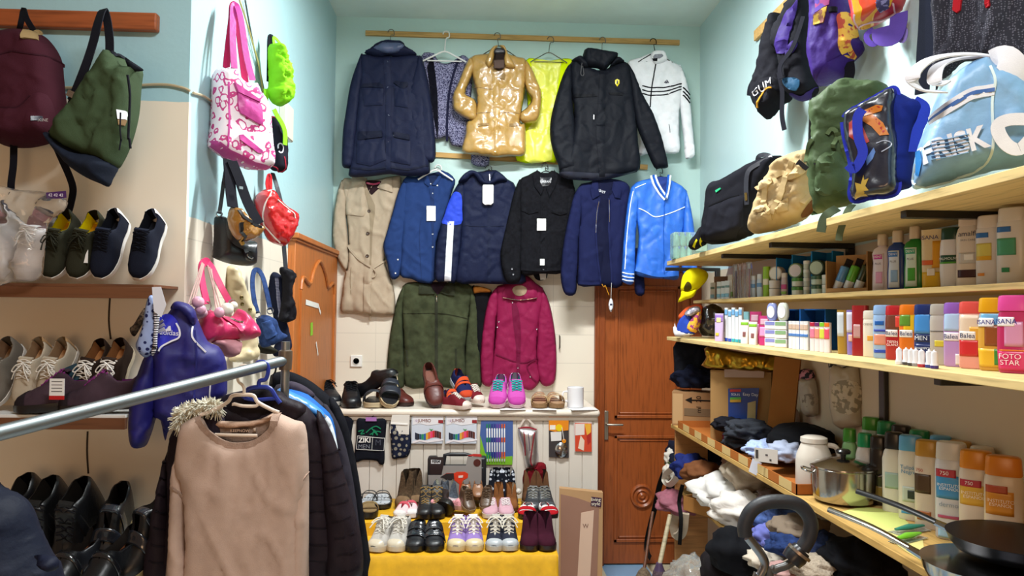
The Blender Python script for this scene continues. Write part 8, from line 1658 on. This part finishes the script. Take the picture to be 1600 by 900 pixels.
# tray edge of shelf boxes
stp = on_line(1050, XS, Z4); sp2 = on_line(1243, XS, Z4)
t = thing('sock_tray', 'long shallow cardboard tray with striped edge holding socks on the lower shelf', 'tray', loc=(XS+.003, sp2.y, Z4+.0005)); L_ = stp.y-sp2.y-.12; TC = mat('#a8622c', 'card')
MB().box(0, .004, 0, L_, 0, .04).box(.30, .304, 0, L_, 0, .04).box(0, .304, 0, .004, 0, .04).box(0, .304, L_-.004, L_, 0, .04).box(0, .304, 0, L_, 0, .002).build('tray', TC, t)
for i in range(7): y = .04+i*L_/7.2; MB().box(-.001, .0, y, y+L_/14, .003, .039).build('pale_square', mat('#c9ac74', 'card'), t)
def clump(name, lab, cat, px, py, X, wp, hp, col, kind='fabric', seed=1, amp=.3, flat=.7, f=2.2, dep=None, tilt=0):
    c = at(px, py, X=X); S_ = FPX/c.y; return tag(lump(name, mat(col, kind), None, c, (wp/2/S_*.95, (dep or wp/2/S_), hp/2/S_), seed, amp, f, 22, flat, M=Matrix.Rotation(R(tilt), 3, 'Y')), lab, cat)
for i, (px, py, w_, h_, c, k_, lab) in enumerate(((1140, 664, 52, 22, '#15151c', 'fabric', 'black socks at the far end of the sock tray'), (1168, 672, 70, 30, '#2e3138', 'fabric', 'dark grey socks with pale print in the sock tray'), (1162, 690, 62, 26, '#14161f', 'stripes', 'navy socks with white stripes in the tray'), (1195, 703, 64, 26, '#9fb0d8', 'dots', 'pale blue dotted socks in the tray'), (1228, 706, 60, 30, '#9aa2b8', 'fabric', 'grey-blue socks near the tray end'), (1140, 681, 22, 18, '#6a2a48', 'fabric', 'small plum coloured sock in the tray'))):
    o = clump('sock_bundle', lab, 'socks', px, py, XS+.12, w_, h_, c, k_, i+2, .26, .8, 2.6)
clump('beanie_heap', 'black knitted cloth heap behind the thermos jug', 'cloth', 1252, 688, XS+.24, 105, 50, '#0f1014', 'fabric', 4, .14, .8, 1.6)
fr = Fr(at(1198, 712, X=XS+.005), -40); t = thing('price_card', 'white price card with black code leaning on the sock tray', 'tag', fr); MB().box(-.05, .045, -.002, 0, -.028, .028).build('card', mat('#d3cdc6', 'paper'), t); MB().box(-.045, -.034, -.003, -.002, -.015, .02).build('barcode', mat('#4a4644', 'paper'), t); MB().box(.012, .02, -.003, -.002, -.02, -.012).box(-.005, .005, -.003, -.002, .0, .006).build('print', mat('#4a4644', 'paper'), t)
fr = Fr(at(1180, 730, X=XS-.004), -50, 0, 18); tag(MB().box(-.022, .022, -.001, 0, -.03, .03).build('price_tag', mat('#cfd0dc', 'paper')), 'white tag hanging over the front of the sock tray', 'tag').matrix_world = fr.M
# carton with gold wrap + insole pack
p = at(1160, 668, Z=Z4+.045); fr = Fr((XS+.16, on_line(1150, XS+.16, Z4).y, Z4+.046), -28); t = thing('large_carton', 'big brown carton topped with a gold foil parcel under the shampoo shelf', 'carton', fr)
a, b = fr.uv(1110, 600)[0], fr.uv(1205, 600)[0]; MB().box(a, b, 0, .2, -.04, .33).build('box', mat('#a07a4c', 'card'), t)
a2, b2 = fr.uv(1104, 570)[0], fr.uv(1238, 570)[0]; fr2 = Fr(fr.M @ Vector((0, 0, .3325)), -28); t = thing('gold_parcel', 'parcel wrapped in shiny gold foil on top of the big carton', 'parcel', fr2); 
puff('foil', fr2, [(a2, .004), (b2, .004), (b2, .085), ((a2+b2)/2, .09), (a2, .12), (a2-.004, .06)], .06, mat('#a8842c', 'metal', .3), t, uv=True, y0=-.02, back=2.4, wr=.012, fx=22, fz=16, w=.02)
fr3 = Fr(fr.M @ Vector((0, -.012, 0)), -28); t = thing('insole_pack', 'clear pack with blue insole card hanging before the big carton', 'pack', fr3); sd_ = lambda nm, q, c, y0, kd='plastic': slab(nm, [fr3.uv(*p_) for p_ in z14(*q)], -y0-.002, -y0, mat(c, kd), t)
sd_('header', ((482, 222), (780, 225), (775, 285), (485, 280)), '#a5897a', .004); sd_('blue_card', ((510, 365), (740, 360), (715, 640), (512, 640)), '#1c3a7c', 0); sd_('insole', ((655, 470), (715, 455), (712, 640), (650, 640)), '#a8976a', .003)
for q, c in ((((525, 372), (606, 370), (606, 388), (525, 390)), '#b02a2a'), (((525, 430), (606, 428), (606, 445), (525, 446)), '#4f9a3a'), (((525, 447), (606, 446), (606, 465), (525, 466)), '#b58a2a')): sd_('print', q, c, .003)
text('Easy Day', fr3, *z14((675, 410))[0], .021, mat('#d9dde6', 'plastic'), t, off=.005, name='print'); text('SOLES', fr3, *z14((565, 410))[0], .016, mat('#d9dde6', 'plastic'), t, off=.005, name='print')
p = on_line(1216, XS+.26, Z4+.02); tag(MB().box(-.06, .06, 0, .02, 0, .42).build('cardboard_panel', mat('#9a6430', 'card')), 'plain brown cardboard panel leaning right of the insole pack', 'panel').matrix_world = Fr((p.x, p.y, Z4+.045), -40, 0, 6).M
# arrow box + dark clothes at the far end
fr = Fr((XS+.03, on_line(1052, XS+.03, Z4).y-.12, Z4+.001), -20); t = thing('arrow_carton', 'brown carton with a printed black arrow lying at the far end of the lower shelf', 'carton', fr); a, b = fr.uv(1050, 620)[0], fr.uv(1112, 620)[0]
MB().box(a, b, 0, .16, 0, .20).build('box', mat('#9a7450', 'card'), t); sx_ = fr.uv(1069, 620)[0]; MB().box(sx_+.04, b-.004, -.002, 0, .150, .158).add([(sx_+.045, -.002, .135), (sx_+.005, -.002, .154), (sx_+.045, -.002, .173)], [(0, 1, 2)]).build('arrow_print', mat('#1c1613', 'paper'), t); MB().box(sx_, b, -.002, 0, .06, .105).build('tape', mat('#6b5640', 'plastic'), t); MB().box(a+.006, sx_-.008, -.001, 0, .01, .19).build('open_flap', mat('#b8946a', 'card'), t)
text('ml  20', fr, 1092, 632, .04, mat('#2a1c14', 'paper'), t, off=.003, name='print', rot=90)
clump('folded_clothes', 'navy and black folded clothes on the arrow carton', 'clothes', 1085, 590, XS+.15, 62, 42, '#121628', 'fabric', 5, .25, .7)
fr = Fr(at(1078, 560, X=XS+.12), -25); t = thing('dark_jacket', 'black jacket hanging under the shampoo shelf at its far end', 'jacket', fr); puff('cloth', fr, z14((125, 20), (370, 40), (365, 250), (340, 310), (200, 300), (120, 320), (110, 180)), .04, mat('#0f1118', 'fabric'), t, wr=.01)
# plastic sock packs hanging on the wall
for i, (q, c, lab) in enumerate((((260, 130, 370, 335, 60), '#a39a8c', 'clear sock pack with grey print hanging left under the shampoo shelf'), ((440, 60, 620, 400, 90), '#b0a48f', 'large clear sock pack with star print hanging beside the wall strip'), ((170, 300, 262, 415, 0), '#b8a39c', 'small clear pack with red striped socks hanging low on the wall'))):
    x0, y0, x1, y1, hh = q; fr = Fr(at(*z13(((x0+x1)/2, y0))[0], X=XR-.035), -62); t = thing('sock_pack', lab, 'socks', fr)
    S_ = puff('packet', fr, z13((x0, y0), ((x0+x1)/2, y0-10), (x1-15, y0), (x1, y1-60), (x1-10, y1), (x0+20, y1-15)), .03, mat(c, 'plastic', .3), t, wr=.006); patch('print', S_, z13((x0+20, y0+90), (x1-20, y0+80), (x1-22, y0+ (y1-y0)*.75), (x0+25, y0+(y1-y0)*.7)), mat(('#7d7468', '#8d8470', '#a8504a')[i], 'camo', col2=('#a9a092', '#c4b8a0', '#c9b0a8')[i], sc=40), t, .002, sharp=False)
    if hh: puff('socks', fr, z13((x0, y0-hh), (x1-30, y0-hh), (x1-25, y0+20), (x0+10, y0+25)), .025, mat(('#1c1a24', '#c4bcae')[i-0 if i < 2 else 0], 'camo', col2=('#b87a8a', '#1c1a1a')[i if i < 2 else 0], sc=45), t, y0=-.02, wr=.005)
# ---------------------------------------------------------------- heap on the lowest shelf
for i, (px, py, X, w_, h_, c, k_, nm, lab) in enumerate((
    (1085, 712, 1.38, 80, 50, '#171b2c', 'fabric', 'folded_clothes', 'dark navy cloth on top of the heap below the lower shelf'), (1068, 722, 1.30, 50, 28, '#4a5a3a', 'fabric', 'folded_clothes', 'olive green folded cloth in the heap beside the door'), (1078, 730, 1.24, 52, 38, '#1f2a66', 'fabric', 'folded_clothes', 'royal navy cloth bundle in the heap beside the door'),
    (1100, 738, 1.25, 62, 34, '#6b4228', 'fabric', 'folded_clothes', 'brown cloth bundle in the heap beside the white towel'), (1050, 715, 1.24, 26, 26, '#cbc4ba', 'fabric', 'folded_clothes', 'small white cloth at the left of the heap'), (1048, 738, 1.22, 24, 30, '#d2cabd', 'fabric', 'folded_clothes', 'white rolled cloth hanging at the left end of the heap'),
    (1075, 752, 1.38, 70, 40, '#15161a', 'fabric', 'folded_clothes', 'black cloth in the shade behind the sweets bag'), (1062, 785, 1.23, 70, 34, '#9a5a6a', 'camo', 'sweets_bag', 'glossy bag with red and violet wrappers at the heap end'),
    (1175, 742, 1.34, 85, 55, '#a89a88', 'fabric', 'folded_clothes', 'beige blanket under the socks tray behind the white towel'), (1130, 768, 1.26, 100, 50, '#cfccc8', 'fabric', 'towel', 'bright white towel draped over the heap'), (1158, 796, 1.24, 95, 48, '#d0c9c2', 'fabric', 'towel', 'second white towel lying lower over the carton tray'),
    (1208, 778, 1.3, 50, 26, '#5a4640', 'stripes', 'folded_clothes', 'brown striped slipper behind the pushchair handle'), (1220, 812, 1.32, 80, 44, '#4a5f94', 'denim', 'folded_clothes', 'blue denim cloth inside the handle loop'), (1250, 828, 1.28, 90, 40, '#7a6b5c', 'fabric', 'folded_clothes', 'khaki brown bundle right of the handle loop'), (1205, 838, 1.24, 60, 34, '#6a6fb5', 'fabric', 'folded_clothes', 'lilac blue rolled cloth inside the handle loop'),
    (1240, 852, 1.22, 80, 36, '#23345f', 'denim', 'folded_clothes', 'dark blue jeans under the khaki bundle'), (1288, 858, 1.3, 70, 44, '#26304f', 'denim', 'folded_clothes', 'dark denim with grey pocket at right of the heap'), (1195, 873, 1.16, 60, 26, '#c4b8a8', 'fabric', 'folded_clothes', 'pale cream cloth at the bottom of the heap'), (1270, 885, 1.2, 80, 34, '#a99a88', 'speck', 'folded_clothes', 'grey-beige knitted cloth below the handle joint'),
    (1232, 893, 1.14, 60, 24, '#b08a86', 'fabric', 'folded_clothes', 'pinkish cloth at the very bottom edge'), (1345, 880, 1.34, 110, 70, '#101116', 'fabric', 'folded_clothes', 'black cloth heap in the dark under the pan shelf'))):
    clump(nm, lab, 'clothes' if nm == 'folded_clothes' else nm.split('_')[0], px, py, X, w_, h_, c, k_, i+3, .25, .85, 2.2)
# items below shelf 5
for i, (px, py, w_, h_, c, lab) in enumerate(((1150, 862, 90, 60, '#0f1015', 'black clothes bundle hanging below the carton tray'), (1135, 890, 80, 40, '#1a1619', 'dark brown clothes bundle at the bottom beside the clear bag'))):
    c_ = at(px, py, X=1.10); tag(lump('clothes_bundle', mat(c, 'fabric'), None, c_, (.11, .12, .09), i+9, .18, 1.7, 20), lab, 'clothes')
p = on_line(1118, XS+.02, Z5); t = thing('carton_tray', 'open brown carton tray under the white towels on the lowest shelf', 'carton', Fr((p.x, p.y, Z5+.001), -60)); MB().box(-.22, .16, 0, .004, 0, .075).box(-.22, -.216, 0, .2, 0, .075).box(.156, .16, 0, .2, 0, .075).box(-.22, .16, 0, .2, 0, .003).build('tray', mat('#9a6a38', 'card'), t)
# straps and hanging bits at the heap end
def hang(name, lab, cat, pts, X, wd, col, kind='fabric', th=.004, nrm=(-.3, -1, 0)):
    P = [at(*q, X=X) for q in pts]; o0 = P[0]; o = tag(MB().ribbon(crv([tuple(q-o0) for q in P], 5), wd, nrm, th).build(name, mat(col, kind)), lab, cat); o.location = o0
hang('hanging_strap', 'long black strap hanging from the heap in front of the door', 'strap', z15((170, 190), (130, 300), (100, 440), (55, 620), (45, 720), (70, 780)), XS+.0, .035, '#141313')
hang('hanging_strap', 'thin black strap hanging in front of the carton tray', 'strap', z15((285, 290), (262, 400), (275, 520), (265, 690)), XS-.02, .022, '#141313')
hang('tights', 'cream tights legs hanging from the heap below the sweets bag', 'clothes', z15((215, 390), (235, 480), (225, 560), (245, 630), (285, 600), (300, 480)), XS+.01, .05, '#bfae98', th=.02)
hang('white_loop', 'white cloth loop hanging on the left of the heap', 'clothes', z15((215, 180), (175, 215), (165, 260), (200, 285), (245, 240), (270, 190)), XS-.01, .035, '#cfc7b9', th=.015)
# broom and dustpan, standing before the door
def stick(name, lab, a, b, Y0, Y1, r, m, cat='broom'):
    A, B = at(*a, Y=Y0), at(*b, Y=Y1); t = thing(name, lab, cat, loc=(B.x, B.y, 0)); MB().tube([A-t.location, B-t.location], r, 10).build('handle', m, t); return t, A, B
t, A, B = stick('broom', 'broom with a pale wooden handle leaning against the shelving', (1047, 805), (1030, 885), 4.2, 4.05, .013, mat('#b0a283', 'wood'))
q = B-t.location; MB().lathe([(.02, 0), (.035, -.03), (.05, -.12), (.001, -.12)], (q.x, q.y, q.z), 14).build('bristles', mat('#5a4a52', 'fur'), t)
MB().lathe([(.016, .02), (.022, 0), (.03, -.02)], (q.x, q.y, q.z), 14).build('socket', mat('#4a3a56', 'plastic'), t)
t, A, B = stick('mop', 'mop with a thin brown handle leaning left of the broom', (1020, 800), (1006, 893), 4.15, 3.98, .009, mat('#5a3018', 'wood'), 'mop')
q = B-t.location; MB().lathe([(.012, .02), (.03, 0), (.06, -.06), (.001, -.07)], (q.x, q.y, q.z), 14).build('mop_head', mat('#6a5a4a', 'fur'), t)
c_ = at(1085, 905, Y=3.6); tag(lump('clear_bag', mat('#d9d4cc', 'film', trans=.75), None, c_, (.12, .12, .10), 6, .3, 2.5, 20), 'crumpled clear plastic bag on the floor under the shelving', 'bag')
# pushchair handle
HG = mat('#25262b', 'leather', .5); fr = Fr(at(1220, 850, Y=2.15), -8); t = thing('pushchair', 'pushchair with a black foam handle loop standing before the lowest shelf', 'pushchair', fr)
fp = lambda q, y=0: [tuple(fr.p3(*p_, y)) for p_ in z15(*q)]
MB().tube(crv(fp(((705, 630), (700, 560), (740, 470), (820, 415), (930, 400), (1040, 415), (1110, 470), (1145, 550), (1130, 640), (1085, 720))), 6), .021, 14).build('foam_grip', HG, t)
MB().tube(crv(fp(((722, 640), (770, 700), (820, 770), (835, 830), (800, 905), (770, 980)))+[(-.12, 0, -.55)], 5), .013, 12).build('frame_tube', mat('#8f9196', 'metal', .3), t)
MB().tube(crv(fp(((1060, 780), (980, 830), (900, 860), (870, 930)))+[(.02, 0, -.5)], 5), .012, 12).build('frame_tube', mat('#4a4744', 'plastic'), t)
MB().tube(fp(((1085, 720), (1045, 760), (1010, 800))), [.026, .034, .030], 16).build('grip_joint', mat('#1c1c20', 'plastic'), t); MB().tube(fp(((1072, 735), (1060, 750))), [.036, .036], 20).build('joint_ring', mat('#a09184', 'metal', .4), t)
gz_ = -fr.M.translation.z; MB().tube([(-.12, 0, -.54), (-.12, 0, gz_+.12)], .013, 10).tube([(.02, 0, -.49), (.02, 0, gz_+.12)], .012, 10).build('leg_tube', mat('#8f9196', 'metal', .3), t)
for x in (-.14, .04): MB().lathe([(.02, -.015), (.085, -.015), (.09, 0), (.085, .015), (.02, .015)], n=28).xf(Matrix.Translation((x, 0, gz_+.091)) @ Matrix.Rotation(R(90), 4, 'Y')).build('wheel', BKH, t)
# ---------------------------------------------------------------- groups of repeats
bpy.context.view_layer.update()
FOOT = ('shoe', 'boot', 'sandal', 'slipper', 'loafer', 'trainer')
for o in [x for x in bpy.data.objects if x.parent is None and 'category' in x and 'group' not in x]:
    q, c, n = o.matrix_world.translation, o['category'], o.name
    if c == 'shoe': o['group'] = ('shoes on the left wall shelves' if q.x < XL else 'shoes on the counter top' if q.z > 1 else 'children shoes on the yellow table')
    elif c == 'bottle' and q.z > 1: o['group'] = ('bottles on the lower shelf beside the pot' if q.z < 1.4 else 'bottles on the shampoo shelf' if q.z < 1.75 else 'bottles on the narrow shelf')
    elif c in ('jar', 'soap', 'tube', 'toothbrush'): o['group'] = c+('es' if c == 'toothbrush' else 's')+' on the cosmetics shelves'
    elif c == 'box' and q.x > 1: o['group'] = 'small boxes on the cosmetics shelves'
    elif c in ('jacket', 'coat', 'shirt', 'sweater', 'vest', 'cardigan') and q.y > 4.5: o['group'] = 'clothes hanging on the back wall'
    elif c in ('jacket', 'coat', 'sweater'): o['group'] = 'clothes on the rail and left shelves'
    elif c == 'hanger': o['group'] = 'clothes hangers'
    elif c in ('backpack', 'bag', 'handbag') and q.x < 0: o['group'] = 'bags hanging on the left side'
    elif c in ('backpack', 'bag'): o['group'] = 'bags on the right wall and top shelf'
    elif c == 'clothes' and q.x > .8: o['group'] = 'folded clothes heaped on the right shelves'
    elif c == 'shelf': o['group'] = 'shelves on the left wall' if q.x < 0 else 'pine shelves on the right wall'
    elif c == 'bracket': o['group'] = 'black shelf brackets'
    elif c == 'socks': o['group'] = 'socks and sock packs for sale'
    elif n.startswith('felt_pen_pack'): o['group'] = 'felt pen packs on the counter front'
